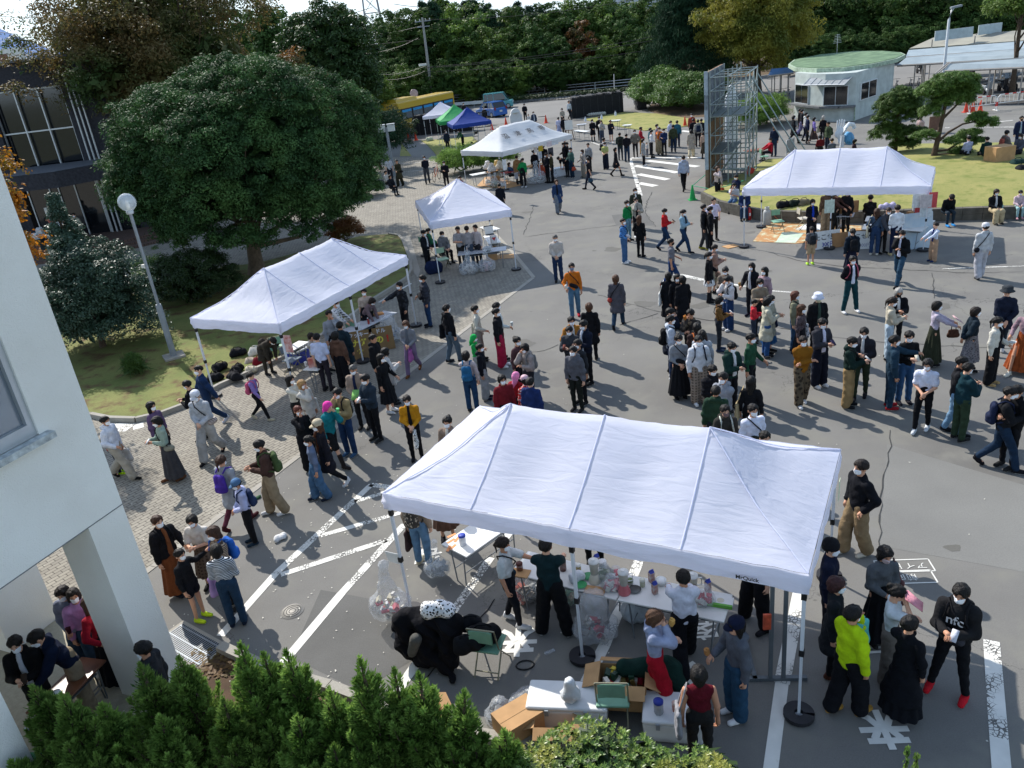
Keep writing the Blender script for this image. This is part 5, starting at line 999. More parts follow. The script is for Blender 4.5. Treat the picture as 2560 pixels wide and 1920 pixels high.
for i in range(9):
 for k in range(4):b.tube([cr_[i][k],cr_[i+1][k]],.16,STEEL,4);b.tube([cr_[i][k],cr_[i+1][(k+1)%4]],.07,STEEL,3);b.tube([cr_[i][(k+1)%4],cr_[i+1][k]],.07,STEEL,3);b.tube([cr_[i][k],cr_[i][(k+1)%4]],.07,STEEL,3)
RP=empty('power_pylon',q,rad(8),'lattice steel power pylon on the skyline above the bus','pylon');b.build('lattice_tower',None,RP)
for z_,w_ in((19.5,6),(26,5.5)):
 b=MB();[b.tube([(-w_,sy,z_),(w_,sy,z_)],.14,STEEL,4)for sy in(-.5,.5)];[b.tube([(x,-.5,z_),(x+1,.5,z_)],.06,STEEL,3)for x in range(-int(w_),int(w_))];b.build('cross_arm',None,RP)
# posts, wires, rails
def wire(a,c,label,sag=.8,r=.022):
 b=MB();a,c=Vector(a),Vector(c);pts=[a.lerp(c,i/14)-Vector((0,0,sag*4*(i/14)*(1-i/14)))-a for i in range(15)];b.tube(pts,r,BLK,4,cap=False);tag(b.build('overhead_wire',None,None,a),label,'wire','overhead wires across the wood')
CON=mat('concrete_pole','8f8f8a',.85,.1)
q=far(1080,250,106);R3=empty('utility_pole',(q.x,q.y,0),0,'tall concrete utility pole behind the yellow bus','utility pole');b=MB();b.tube([(0,0,0),(.15,0,5),(.25,0,10.6)],0,CON,10,rs=[.2,.17,.13]);b.build('pole',None,R3)
b=MB();b.box((.25,0,10.2),(1.9,.1,.1),STEEL);b.box((.25,0,9.6),(1.5,.1,.1),STEEL);b.build('cross_arm',None,R3);b=MB();[b.lathe([(.05,0),(.07,.06),(.04,.1),(.06,.16),(.03,.22)],PAINT,8,(x,0,10.25))for x in(-.6,-.1,.6,1.1)];b.build('insulators',None,R3);b=MB();b.box((-.5,-.3,5.4),(.9,.3,.25),PAINT,rz=.3);b.build('lamp_head',None,R3)
top_=Vector((q.x+.25,q.y,10.4))
wire(top_,far(1700,-25,95),'top wire running right from the utility pole');wire(Vector((q.x,q.y,9.7)),far(870,92,140),'short upper wire going left from the utility pole',.3)
for i,(a,c,lb)in enumerate((((1062,168),(1700,78),'upper of the three middle wires right of the pole'),((1062,170),(1700,88),'middle of the three middle wires right of the pole'),((1062,180),(1700,112),'lowest of the three middle wires right of the pole'),((905,182),(1062,166),'upper wire from the bus side to the pole'),((930,195),(1062,178),'lower wire from the bus side to the pole'),((640,112),(1050,98),'wire crossing before the domed camphor'),((880,135),(1046,95),'thin wire left of the pole head'))):
 wire(far(*a,105),far(*c,100),lb,.5,.028 if i<3 else.02)
for a,c,lb in(((-60,34),(320,15),'upper power line across the sky at top left'),((-60,73),(330,66),'lower power line across the sky at top left'),((680,34),(930,18),'power line from the camphor top to the pylon'),((985,10),(1240,-14),'power line leaving the pylon to the right'),((1340*1,60),(1500,40),'short far wire over the wood')):wire(far(*a,200),far(*c,205),lb,1.5,.06)
def lamp_globe():
 p=P(437,897);r=empty('globe_street_lamp',(p.x,p.y,0),0,'tall street lamp with a clear globe on the left lawn','street lamp')
 b=MB();b.box((0,0,.10),(.62,.62,.06),CONC,rz=.5);b.build('base_plate',None,r);b=MB();b.tube([(0,0,.1),(0,0,1.75),(0,0,1.82)],0,STEEL,14,rs=[.095,.095,.075]);b.tube([(0,0,1.82),(0,0,4.68)],.048,STEEL,12);b.build('pole',None,r)
 b=MB();b.lathe([(.10,4.62),(.11,4.7),(.07,4.74)],ALU,16);b.build('collar',None,r);b=MB();b.lathe([(.02,4.72)]+[(.26*math.sin(a),4.96-.26*math.cos(a))for a in[.28+i*(math.pi-.3)/16 for i in range(17)]],None,28);b.build('globe',mat('clear_globe','dfe8ee',.03,0,spec=1.,alpha=.42,coat=1.),r)
 b=MB();b.lathe([(.05,4.74),(.06,4.85),(.045,5.0),(.01,5.02)],PAINT,10);b.build('lamp_bulb',None,r)
 b=MB();b.box((-.08,-.02,3.05),(.1,.08,.1),PAINT);b.build('sensor',None,r)
lamp_globe()
p=C(1,0,1195,1520);r=empty('twin_box_lamp',(p.x,p.y,0),0,'grey lamp post with two box heads by the brick path','street lamp');b=MB();b.box((0,0,1.6),(.16,.16,3.2),STEEL);b.build('pole',None,r)
for x in(-.32,.32):b=MB();b.box((x,0,3.15),(.46,.42,.42),mat('lamp_box_pale','c2c6c2',.5,.1));b.box((x,0,3.38),(.52,.48,.05),STEEL);b.build('lamp_head',None,r)
p=P(2361,175,0);q=far(2361,165,62);r=empty('yard_lamp',(q.x,q.y,0),0,'slim tall yard lamp over the parking shed roofs at top right','street lamp');tp=far(2385,18,62);b=MB();b.tube([(0,0,0),(0,0,tp.z-.8),(.12,0,tp.z-.2),(.3,0,tp.z)],0,mat('white_pole','c5c9cc',.5,.05),10,rs=[.11,.09,.08,.07]);b.build('pole',None,r);b=MB();b.box((.42,0,tp.z+.02),(.75,.3,.13),STEEL,ry=-.1);b.build('lamp_head',None,r)
b=MB();q1,q2=C(3,0,1440,640,2.2),C(3,0,1555,545,2.6);[b.tube([q1+Vector((o_,0,0)),q2+Vector((o_,0,0))],.05,RAIL,6)for o_ in(0,.2)];b.tube([q1,(q1.x,q1.y,0)],.05,RAIL,6);tag(b.build('stair_rail'),'slanting twin handrail beside the front parking shed roof','railing')
for(a,c,ht,lb)in(((2,0,885,805),(2,0,880,645),0,'thin white pole behind the long black gate wall'),((2,0,1470,700),(2,0,1468,385),0,'thin white pole rising out of the gate hedge'),((1,0,2085,830),(1,0,2075,755),0,'short white pole behind the turquoise car'),((2,0,1050,890),(2,0,1048,830),0,'short post at the gate opening')):
 g_=C(*a);t_=far(c[0]*640+c[2]/3.456,c[1]*480+c[3]/3.456,g_.y);b=MB();b.tube([(0,0,0),(t_.x-g_.x,0,t_.z)],.05,PAINT,6);b.lathe([(.05,0),(.08,.02),(.02,.06)],PAINT,8,(t_.x-g_.x,0,t_.z));tag(b.build('thin_pole',None,None,(g_.x,g_.y,0)),lb,'pole')
# guard rail + low hedge along the road
def rail(pts,label,zs=(.45,.8,1.1),r=.04,name='guard_rail',post=1.1):
 r_=empty(name,(pts[0].x,pts[0].y,0),0,label,'guard rail');o=Vector((pts[0].x,pts[0].y,0));b=MB()
 for z_ in zs:b.tube([Vector((p.x,p.y,z_))-o for p in pts],r,mat('rail_pale','b9bdbc',.6,.1),5)
 b.build('rails',None,r_);b=MB()
 for a,c in zip(pts[:-1],pts[1:]):
  n=max(1,int((c-a).length/2));[b.box((a.lerp(c,i/n).x-o.x,a.lerp(c,i/n).y-o.y,post/2),(.08,.08,post),mat('rail_pale','b9bdbc'))for i in range(n+1)]
 b.build('posts',None,r_)
rail([C(2,0,-900,935),C(2,0,20,855),C(2,0,560,810),C(2,0,1050,765),C(2,0,1220,745)],'long pale tubular guard rail in front of the wood')
b=MB();gp=[C(1,0,1130,985),C(1,0,1990,925)];d=gp[1]-gp[0];m_=(gp[0]+gp[1])/2;b.box((0,0,.6),(d.length,.06,.36),mat('rail_pale','b9bdbc'),rz=math.atan2(d.y,d.x));[b.box((d.x*(t-.5),d.y*(t-.5)+.08,.38),(.1,.08,.76),STEEL)for t in[i/9 for i in range(10)]];tag(b.build('crash_barrier',None,None,(m_.x,m_.y,0)),'white corrugated crash barrier behind the bus','guard rail')
a,c=C(2,0,-60,895),C(2,0,1010,815);cs=np.array([tuple(a.lerp(c,t)+Vector((0,G_.normal()*.25,.35+G_.rand()*.3)))for t in G_.rand(900)]);V,F,T=crown(cs-np.array([a.x,a.y,0]),np.full(900,.25),14,.16,.08,.4)
r=empty('low_hedge',(a.x,a.y,0),0,'long low clipped hedge between the road and the guard rail','hedge');npmesh('foliage',V,F,LEAF_SHR,r,attr=T);b=MB();[b.tube([Vector((x.x-a.x,x.y-a.y,0)),Vector((x.x-a.x,x.y-a.y,.5))],.02,BARK,4)for x in[a.lerp(c,i/40)for i in range(41)]];b.build('stems',None,r)
# black slatted gate walls with stone ends
BKS=mat('black_cladding','15161a',.7,.3,3,bump=.4,bscale=9);STN=mat('rough_stone_dark','3b3b3d',.9,.5,4,bump=1.,bscale=7)
def gatewall(a,c,h,dep,label,grilles=0):
 o=(a+c)/2;d=c-a;rz=math.atan2(d.y,d.x);r=empty('gate_wall',(o.x,o.y,0),rz,label,'gate wall','black gate walls');L=d.length
 b=MB();b.box((0,dep/2,h/2),(L,dep,h),BKS);[b.box((-L/2+(i+.5)*L/7,-.015,h/2),(.03,.03,h*.96),STN)for i in range(7)];b.build('cladding',None,r)
 b=MB();R_=random.Random(3)
 for i in range(int(L/.22)):b.box((-L/2+i*.22+.1,dep/2+R_.uniform(-.05,.05),h+.03+R_.uniform(0,.05)),(.2,dep*1.05,.13),STN,rz=R_.uniform(-.1,.1),rx=R_.uniform(-.1,.1))
 for k in range(int(h/.2)):b.box((-L/2-.09,dep/2,.1+k*.2),(.2,dep*R_.uniform(.9,1.1),.19),STN,rz=R_.uniform(-.1,.1))
 b.build('stone_edge',None,r)
 for k in range(grilles):b=MB();b.box((0,-.06,h*(.25+.45*k)),(L*.8,.05,h*.35),BLK);[b.box((0,-.09,h*(.25+.45*k)+(j-2)*.09),(L*.78,.02,.03),STN)for j in range(5)];b.build('grille',None,r)
gatewall(C(2,0,530,1025),C(2,0,965,970),1.75,1.0,'long black clad gate wall with rough stone edges at the back centre')
gatewall(C(2,0,1100,950),C(2,0,1165,942),1.85,1.2,'short black gate pier with two grilles beside the hedge',2)
gatewall(z3(560,880),z3(1330,810),1.7,.6,'dark speckled stone wall behind the small far canopies')
def slat_gate(a,c,label):
 o=a;d=c-a;rz=math.atan2(d.y,d.x);L=d.length;r=empty('sliding_gate',(o.x,o.y,0),rz,label,'gate','black sliding gates');b=MB();[b.box((L/2,0,z_),(L,.06,.07),BLK)for z_ in(.2,.85,1.5)];b.build('gate_frame',None,r);b=MB();[b.box((i*.14,0,.85),(.03,.03,1.3),BLK)for i in range(int(L/.14)+1)];b.build('bars',None,r)
slat_gate(z3(340,955),z3(560,935),'black barred gate in front of the yellow bus');slat_gate(z3(1335,808),z3(1590,780),'black barred gate to the right of the blue canopy')
# white arch shaped board, easel, sculptures
p=z3(1860,715);b=MB();arc=[(-.55,0)]+[(-.55,1.25)]+[(-.42*math.cos(a),1.45+.42*math.sin(a))for a in[i*math.pi/12 for i in range(13)]]+[(.55,1.25),(.55,0)];n=len(arc)
b.add([(x,y_,z_)for y_ in(-.12,.12)for x,z_ in arc],[tuple(range(n)),tuple(range(2*n-1,n-1,-1))]+[(i,n+i,n+(i+1)%n,(i+1)%n)for i in range(n)],mat('white_board','c9cacb',.7,.05));b.lathe([(.22,-.02),(.26,0),(.2,.02)],mat('relief_cream','c2bca8',.7,.1),16,(0,-.14,1.5));tag(b.build('arch_board',None,None,(p.x+.3,p.y-6,0),rad(10)),'white arch topped board standing behind the lettered canopy','board')
WHP=mat('white_plaster','cfd4d8',.6,.06,4)
p=C(3,0,620,1240);V,F=blend([((-.22,0,.55),(.22,0,.55),.22,.24,.5),((0,0,.1),(0,0,.6),.16,.26,.5)]+[((x,0,.75),(x*1.15,0,1.25+.08*(1-abs(x)*3)),.075,.06,.8)for x in(-.24,-.08,.08,.24)]+[((.3,0,.55),(.5,0,.85),.08,.06)],.04,.04)
o=npmesh('hand_sculpture',V*np.array([.75,.75,1]),F,WHP,smooth=True);o.location=(p.x,p.y,0);tag(o,'white sculpture of a raised open hand on the yard','sculpture')
p=C(3,0,690,1290);r=empty('ring_sculpture',(p.x,p.y,.2),rad(25),'white and blue ring shaped prop behind the right canopy','sculpture');b=MB();b.tube([(-.5,0,0),(-.48,0,.6),(-.3,0,1.0),(0,0,1.18),(.3,0,1.1),(.42,0,.9)],.11,WHP,10);b.build('ring',None,r);b=MB();b.lathe([(.0,0),(.3,.05),(.38,.2),(.3,.35),(.0,.4)],mat('prop_blue','4f8fb8',.6,.3,4),16);o=b.build('blue_disc',None,r);o.location=(-.1,.1,.35);o.rotation_euler=(rad(70),0,.2)
p=C(3,0,1440,1150);b=MB();b.box((0,0,.55),(.75,.05,.8),mat('brown_board','6b4f40',.8,.2));b.tube([(-.3,0,0),(-.3,0,.2)],.03,BARK,5);b.tube([(.3,0,0),(.3,0,.2)],.03,BARK,5);tag(b.build('notice_board',None,None,(p.x,p.y,0)),'small brown notice board half hidden by the leaning pine','board')
p=C(2,0,500,1215);b=MB();WOODB=mat('brown_wood','5a4335',.8,.25,8)
for x in(-.35,.35):b.tube([(x,0,0),(x*.2,.1,1.6)],.03,WOODB,5)
b.tube([(0,.7,0),(0,.12,1.5)],.03,WOODB,5);b.box((0,0,.75),(.7,.04,.04),WOODB);b.box((0,-.02,1.15),(.6,.03,.7),PAINT,rx=-.12);tag(b.build('easel',None,None,(p.x,p.y,0)),'brown wooden easel beside the lettered canopy leg','easel')
# scaffold tower and its painted board
O_=Vector((10.7,39.2,0));Bk=P(1805.6,434);A_=(Vector((Bk.x,Bk.y,0))-O_);LA=A_.length;RZ=math.atan2(A_.y,A_.x)
RS=empty('scaffold_tower',O_,RZ,'tall steel tube scaffold tower holding up a big wooden board','scaffold');TUBE=mat('scaffold_tube','8e9896',.5,.15,metal=.5);LA=min(LA,4.6);DW=1.75;HT=5.5
b=MB()
xs=[0,LA/3,2*LA/3,LA];ys=[-.12,-.95,-DW]
for x in xs:
 for y_ in ys:b.tube([(x,y_,0),(x,y_,HT if y_>-DW else HT*.96)],.03,TUBE,6)
for z_ in(.25,1.0,1.75,2.6,3.45,4.0,4.6,5.2):
 for x in xs:b.tube([(x,ys[0],z_),(x,ys[-1],z_)],.026,TUBE,5)
 for y_ in ys:b.tube([(0,y_,z_),(LA,y_,z_)],.026,TUBE,5)
b.build('standards_and_ledgers',None,RS);b=MB()
for i in range(3):
 for z0,z1 in((.25,1.75),(1.75,3.45),(3.45,5.2)):b.tube([(xs[i],-DW,z0),(xs[i+1],-DW,z1)],.018,TUBE,5);b.tube([(xs[i+1],-DW,z0),(xs[i],-DW,z1)],.018,TUBE,5);b.tube([(xs[i],-.12,z0),(xs[i],-1.2,z1)],.018,TUBE,5)
b.build('cross_braces',None,RS);b=MB();[b.tube([(x,-DW,4.9),(x-.3,-DW-3.0,.1)],.032,TUBE,6)for x in(0.1,LA/2,LA)];b.build('raking_shores',None,RS)
PLK=mat('scaffold_plank','6a726f',.6,.15,metal=.3);[MB().box((LA/2*.6+.3,-.4-.5*k,z_),(LA*.75,.44,.045),PLK).build('plank',None,RS)for z_ in(1.78,3.48)for k in range(2 if z_<2 else 3)]
b=MB()
for k in range(7):b.box((LA+.1-k*.25,-DW+.25,1.85+k*.24),(.2,.4,.03),PLK)
b.build('stair_flight',None,RS)
rb=empty('painted_board',O_+Vector((0,0,0)),RZ,'big plywood board on the scaffold seen nearly edge on, grey painted upper half','board')
b=MB();b.box((LA/2+.1,.03,2.75),(LA+.4,.10,5.4),mat('plywood_back','7a5c40',.85,.25,3));b.build('plywood',None,rb);b=MB();b.box((LA/2+.1,-.035,4.3),(LA+.36,.03,2.3),mat('board_paint_grey','2f343c',.8,.5,4,color2='7d858c'));b.build('painted_face',None,rb);b=MB();[b.box((-.14,.03,z_),(.10,.16,1.7),mat('pale_batten','98a3aa',.7,.15))for z_ in(1.9+0,3.62,5.0-.35)];b.box((-.14,.03,.5),(.10,.14,1.05),mat('wood_batten','7d6a52',.8,.2));b.build('edge_batten',None,rb)
p=O_+A_.normalized()*4.0+Vector((.9,1.2,0));V,F=blend([((0,0,.3),(0,0,3.6),.36,.34,.5),((0,0,3.5),(0,0,4.15),.26,.2,.6)],.05,.1);o=npmesh('white_figure',V,F,WHP,smooth=True);o.location=(p.x,p.y,0);tag(o,'tall smooth white papier mache column behind the scaffold','sculpture')
def cone_(p,label,c='d8452a',h=.7,s=1.):
 r=empty('traffic_cone',(p.x,p.y,p.z),0,label,'traffic cone','traffic cones');b=MB();b.lathe([(.15,.03),(.03,h)],mat('cone_'+c,c,.6,.08),14,(0,0,0));b.build('cone',None,r);b=MB();b.box((0,0,.016),(.38,.38,.032),mat('cone_'+c,c));b.build('base',None,r);r.scale=(s,s,s)
for q,lb,c in((C(2,0,295,1062),'orange cone with a black bar left of the long black gate wall','d8452a'),(C(2,0,1495,1090),'orange cone on the dry grass near the scaffold','d8452a'),(z3(455,945),'left orange cone before the bus gate','d8452a'),(z3(555,945),'right orange cone before the bus gate','d8452a'),(z3(1605,800),'orange cone at the end of the barred gate right of the blue canopy','d8452a'),(z3(1800,735),'small orange cone left of the white arch board','d8452a'),(C(2,1,1560,68),'green cone by the rope at the foot of the scaffold','1f9a4e'),(C(3,0,1708,970),'leftmost orange cone by the striped barriers','c8402a'),(C(3,0,1768,968),'middle orange cone by the striped barriers','c8402a'),(C(3,0,1832,962),'tall orange cone nearest the striped barriers','d8452a'),(C(0,3,195,1640),'dark green cone tip at the bottom left corner','1f7a4e')):
 cone_(q,lb,c,.7)
b=MB();a,c=C(2,0,225,1010,.6),C(2,0,290,1005,.6);b.tube([a,c],.03,BLK,6);tag(b.build('cone_bar'),'black and yellow bar resting on the orange cone','bar')
a,c=C(2,1,1570,-40,.6),C(2,1,1700,-60,.7)
def rope(pts,label,c='3fa07a'):b=MB();b.tube(pts,.018,mat('rope_'+c,c,.8,.1),5);tag(b.build('rope'),label,'rope')
rope([C(2,0,1565,1600,.55),C(2,0,1670,1510,1.0)],'green rope from the cone up to the scaffold board');rope([C(2,0,1565,1605,.4),C(2,0,1750,1640,.4),C(2,0,2000,1560,.9)],'green rope slung low round the scaffold foot')
RW=mat('barrier_white','d0d0cc',.5,.05);RR=mat('barrier_red','b3322c',.5,.05)
def barrier(p,rz,label,L=2.4):
 r=empty('pipe_barrier',(p.x,p.y,0),rz,label,'barrier','red and white pipe barriers');b=MB();pts=[(0,0,0),(0,0,.8),(.15,0,.95),(L-.15,0,.95),(L,0,.8),(L,0,0)]
 for a,c in zip(pts[:-1],pts[1:]):
  a,c=Vector(a),Vector(c);n=max(1,int((c-a).length/.25));[b.tube([a.lerp(c,i/n),a.lerp(c,(i+1)/n)],.035,RR if i%2 else RW,7,cap=False)for i in range(n)]
 b.build('hoop',None,r);b=MB();b.tube([(0,0,.45),(L,0,.45)],.025,RW,6);[b.tube([(i*.28+.2,0,.45),(i*.28+.2,0,.93)],.016,RW,5)for i in range(int(L/.28))];b.build('bars',None,r);b=MB();[b.tube([(x,-.25,.03),(x,.25,.03)],.03,RW,6)for x in(0,L)];b.build('feet',None,r)
p1_,p2_=C(3,0,1975,955),C(3,0,2212,925);rz_=math.atan2(p2_.y-p1_.y,p2_.x-p1_.x);barrier(p1_,rz_,'long red and white pipe barrier at the right edge',2.6);barrier(C(3,0,1740,985),rz_,'red and white pipe barrier behind the orange cones',1.7)
# manhole, grate, kerb stones near the window
p=C(1,3,315,305);b=MB();b.lathe([(.0,.008),(.29,.008),(.30,.0)],mat('manhole_iron','7d7a74',.6,.2,metal=.3),32,(0,0,.0),cap=False);[b.lathe([(r_,.008),(r_+.006,.013),(r_+.012,.013),(r_+.018,.008)],BLK,32,cap=False)for r_ in(.08,.15,.22)];b.lathe([(.29,.006),(.31,.006)],BLK,32,cap=False);tag(b.build('manhole_cover',None,None,(p.x,p.y,.002),0),'round iron manhole cover between the two left parking lines','manhole cover').scale=(.62,.62,1)
p=C(0,3,1640,600);b=MB();b.box((0,0,.005),(1.25,.62,.03),CONC);[b.box((-.54+i*.045,0,.024),(.012,.5,.012),STEEL)for i in range(25)];[b.box((0,y_,.026),(1.12,.018,.012),STEEL)for y_ in(-.2,0,.2)];b.box((0,0,.021),(1.12,.5,.002),BLK);tag(b.build('drain_grate',None,None,(p.x,p.y,0),rad(-38)),'steel drain grating beside the white pillar','drain grate')
K=[C(0,3,1500,900),C(0,3,1860,560)];stones('kerb',[C(1,3,-300,640),C(1,3,160,850),C(1,3,350,900),C(1,3,640,985),C(1,3,1100,1160),C(1,3,1850,1395),C(2,3,300,1500),C(3,3,0,1900)],.16,.12,CONC,.6)
sheet('planting_bed',[C(1,3,-500,560),C(1,3,160,865),C(1,3,640,1000),C(1,3,1100,1175),C(1,3,1850,1410),C(2,3,300,1515),C(3,3,0,1915),(2.5,2),(-6,2),(-5.6,8)],ground_mat('leaf_litter_soil','4a3a2c','66503c',2,fine=14),.015)
V,F,T=quads(np.array([tuple(C(0,3,1650+500*G_.rand(),620+260*G_.rand(),.03))for _ in range(260)]),unit(260)*[1,1,.15],unit(260)*.3+[0,0,1],.09,.05,G_.rand(260));o=npmesh('fallen_leaves',V,F,LEAF_BR,attr=T);tag(o,'brown fallen leaves in the bed beside the drain grating','leaves',kind='stuff')
# scraps and petals scattered on the yard
R_=np.random.RandomState(8);pts=[]
for(cx,cy,sx,sy,n)in((-2.5,11.5,3.0,2.6,260),(-5,14,2.5,3,150),(3,12,5,4,60),(0,30,6,10,70)):pts.append(np.stack([R_.normal(cx,sx,n),R_.normal(cy,sy,n),np.full(n,.016)],1))
pts=np.concatenate(pts);n=len(pts);a=R_.rand(n)*6.28;ax=np.stack([np.cos(a),np.sin(a),np.zeros(n)],1);V,F,T=quads(pts,ax,np.tile([0,0,1.],(n,1)),R_.uniform(.015,.05,n),R_.uniform(.01,.03,n),R_.rand(n));o=npmesh('paper_scraps',V,F,mat('scrap_white','c8c4b8',.9,.1),attr=T);tag(o,'small white scraps and petals littering the yard','litter',kind='stuff')
# vehicles
TYRE=mat('tyre','18181a',.85,.1);RIM=mat('wheel_rim','a9adb0',.35,.05,metal=.6);TAIL=mat('tail_lamp_red','8a1a18',.3,0,spec=.6);HEAD=mat('headlamp','d8dce0',.15,0,spec=.8);PLATE=mat('number_plate','d0d0c8',.6,0)
def wheel(par,x,y,r,w_):
 b=MB();b.tube([(x,y-w_/2,r),(x,y-w_/2+.02,r),(x,y+w_/2-.02,r),(x,y+w_/2,r)],0,TYRE,20,rs=[r*.92,r,r,r*.92]);o=b.build('wheel',None,par);b=MB();b.tube([(x,y-w_/2-.008,r),(x,y+w_/2+.008,r)],r*.6,RIM,14);b.build('rim',None,o)
def car(p,rz,L,Wd,H,paint,label,kind,hood=.22,name='parked_car'):
 r=empty(name,(p.x,p.y,0),rz,label,'car');M_=mat('carpaint_'+paint,paint,.3,.02,coat=.6,spec=.5)
# side outline x forward, z up
 if kind=='box':low=[(-L/2,.35),(-L/2,.95),(L/2-.05,.85),(L/2,.4)];cab=[(-L/2+.05,.95),(-L/2+.12,H),(L*.18,H),(L*.33,.98)]
 else:low=[(-L/2,.35),(-L/2+.02,.95),(L*.22,.92),(L/2-.1,.75),(L/2,.4)];cab=[(-L/2+.08,.92),(-L/2+.5,H),(L*.05,H),(L*.26,.92)]
 def prism(prof,w0,w1,m,name_):
  b=MB();n=len(prof);zs=[z_ for _,z_ in prof];zt=max(zs);zb=min(zs);V_=[]
  for s_ in(-1,1):
   for x,z_ in prof:t=(z_-zb)/(zt-zb);V_.append((x,s_*(w0+(w1-w0)*t)/2,z_))
  b.add(V_,[tuple(range(n)),tuple(range(2*n-1,n-1,-1))]+[(i,n+i,n+(i+1)%n,(i+1)%n)for i in range(n)],m)
  o=b.build(name_,None,r);md=o.modifiers.new('bevel','BEVEL');md.width=.06;md.segments=3;return o
 prism([(-L/2,.2),(-L/2,.35)]+low[1:-1]+[(L/2,.4),(L/2-.03,.2)],Wd,Wd,M_,'body');prism(cab,Wd-.04,Wd-.22,DGL,'windows')
 b=MB();zt=H;x0=cab[1][0];x1=cab[2][0];b.box(((x0+x1)/2,0,H+.0),(x1-x0+.06,Wd-.2,.06),M_);[b.tube([(cab[0][0],s_*(Wd/2-.03),.95),(x0,s_*(Wd/2-.11),H)],.035,M_,5)for s_ in(-1,1)];[b.tube([(cab[3][0],s_*(Wd/2-.03),.93),(x1,s_*(Wd/2-.11),H)],.035,M_,5)for s_ in(-1,1)];[b.tube([(x,s_*(Wd/2-.025),.93),(x,s_*(Wd/2-.105),H)],.03,M_,5)for s_ in(-1,1)for x in((x0+x1)/2,x0+.4)];b.build('roof_and_pillars',None,r)
 for sx in(-1,1):
  for sy in(-1,1):wheel(r,sx*L*.33,sy*(Wd/2-.1),.3,.2)
 for s_ in(-1,1):
  b=MB();b.box((L/2-.06,s_*Wd*.36,.68),(.12,.28,.16),HEAD);b.build('headlight',None,r);b=MB();b.box((-L/2+.02,s_*(Wd/2-.12),.88),(.1,.16,.28),TAIL);b.build('tail_light',None,r);b=MB();b.box((x1+.25,s_*(Wd/2+.08),1.02),(.12,.16,.12),M_);b.build('wing_mirror',None,r)
 b=MB();b.box((-L/2-.012,0,.62),(.02,.34,.17),PLATE);b.build('number_plate',None,r);b=MB();b.box((0,0,.24),(L*.96,Wd*.97,.16),BLK);b.build('underbody',None,r)
p=(C(1,0,1995,950)+C(1,0,2185,945))/2;car(Vector((p.x+.2,p.y+.9,0)),rad(-6),3.4,1.5,1.75,'4f9aa0','turquoise boxy small car parked by the guard rail','box')
p=C(1,0,2050,1020);car(Vector((p.x-.1,p.y+1.6,0)),rad(122),3.7,1.65,1.5,'1c62b0','bright blue hatchback seen from behind next to the blue canopy','hatch')
def bus():
 a=z3(300,960);c=z3(1185,700);a=Vector((a.x,a.y+0,0));d=Vector((1,.55,0)).normalized();rz=math.atan2(c.y-a.y,c.x-a.x);L=9.0;Wd=2.3;H=3.0;Y=mat('bus_yellow','b9992a',.4,.05,coat=.4)
 r=empty('coach',(a.x+.2,a.y+3.2,0),rz*.92,'yellow sightseeing coach parked beyond the gate at the back left','bus')
 b=MB();b.box((L/2,Wd/2,H/2+.25),(L,Wd,H-.3),Y);o=b.build('body',None,r);md=o.modifiers.new('bevel','BEVEL');md.width=.14;md.segments=3
 b=MB();b.box((L*.2,Wd/2,H+.2),(L*.36,Wd*.75,.3),Y,taper=.9);o=b.build('air_conditioner',None,r)
 b=MB();b.box((L/2,-.012,H*.66),(L*.93,.03,.98),BLK);b.build('window_band',None,r)
 for i in range(5):b=MB();b.box((L*(.13+.185*i),-.035,H*.66),(L*.16,.03,.84),mat('coach_glass','2e4a58',.08,.3,2,spec=.9));o=b.build('window',None,r);b=MB();b.box((L*(.13+.185*i),-.055,H*.66+.27),(L*.155,.02,.2),mat('coach_curtain_blue','2f8fc4',.7,.1));b.build('blue_blind',None,o)
 b=MB();b.box((-.02,Wd/2,H*.63),(.05,Wd*.85,1.1),DGL);b.build('windscreen',None,r)
 for x in(L*.14,L*.76):
  for y_ in(.15,Wd-.15):wheel(r,x,y_,.45,.28)
 b=MB();RL=mat('coach_logo_red','a02c1c',.5,.1);[b.tube([(L*.2+x,-.03,1.18),(L*.2+x+.12,-.03,1.42),(L*.2+x+.3,-.03,1.3),(L*.2+x+.34,-.03,1.12)],.055,m_,6)for x,m_ in((0,BLK),(.38,RL),(.78,RL),(1.1,BLK))];b.build('emblem',None,r)
 for x,z_ in((-.12,2.2),(-.12,1.2)):b=MB();b.tube([(0,.1,z_+.3),(x*3,-.1,z_+.2),(x*3,-.1,z_-.1)],.03,BLK,5);b.box((x*3,-.12,z_-.1),(.08,.22,.36),BLK);b.build('mirror',None,r)
 for s_ in(.2,Wd-.2):b=MB();b.box((-.03,s_,.75),(.05,.3,.2),HEAD);b.build('headlight',None,r)
bus()
q=far(940+525/5.53,180+297/5.53,92);b=MB();b.lathe([(.42,0),(.44,.03),(.40,.05)],mat('convex_mirror','a08c8c',.2,.1,spec=.8),24);o=b.build('mirror_face',None,None);r=empty('traffic_mirror',(q.x,q.y,0),0,'round pinkish road mirror on a post behind the coach','mirror');reg(o,r);o.location=(0,0,q.z);o.rotation_euler=(rad(85),0,0);b=MB();b.tube([(-.1,.06,0),(-.1,.06,q.z)],.04,STEEL,6);b.tube([(-.1,.06,q.z-.1),(0,.05,q.z)],.03,STEEL,5);b.build('post',None,r)
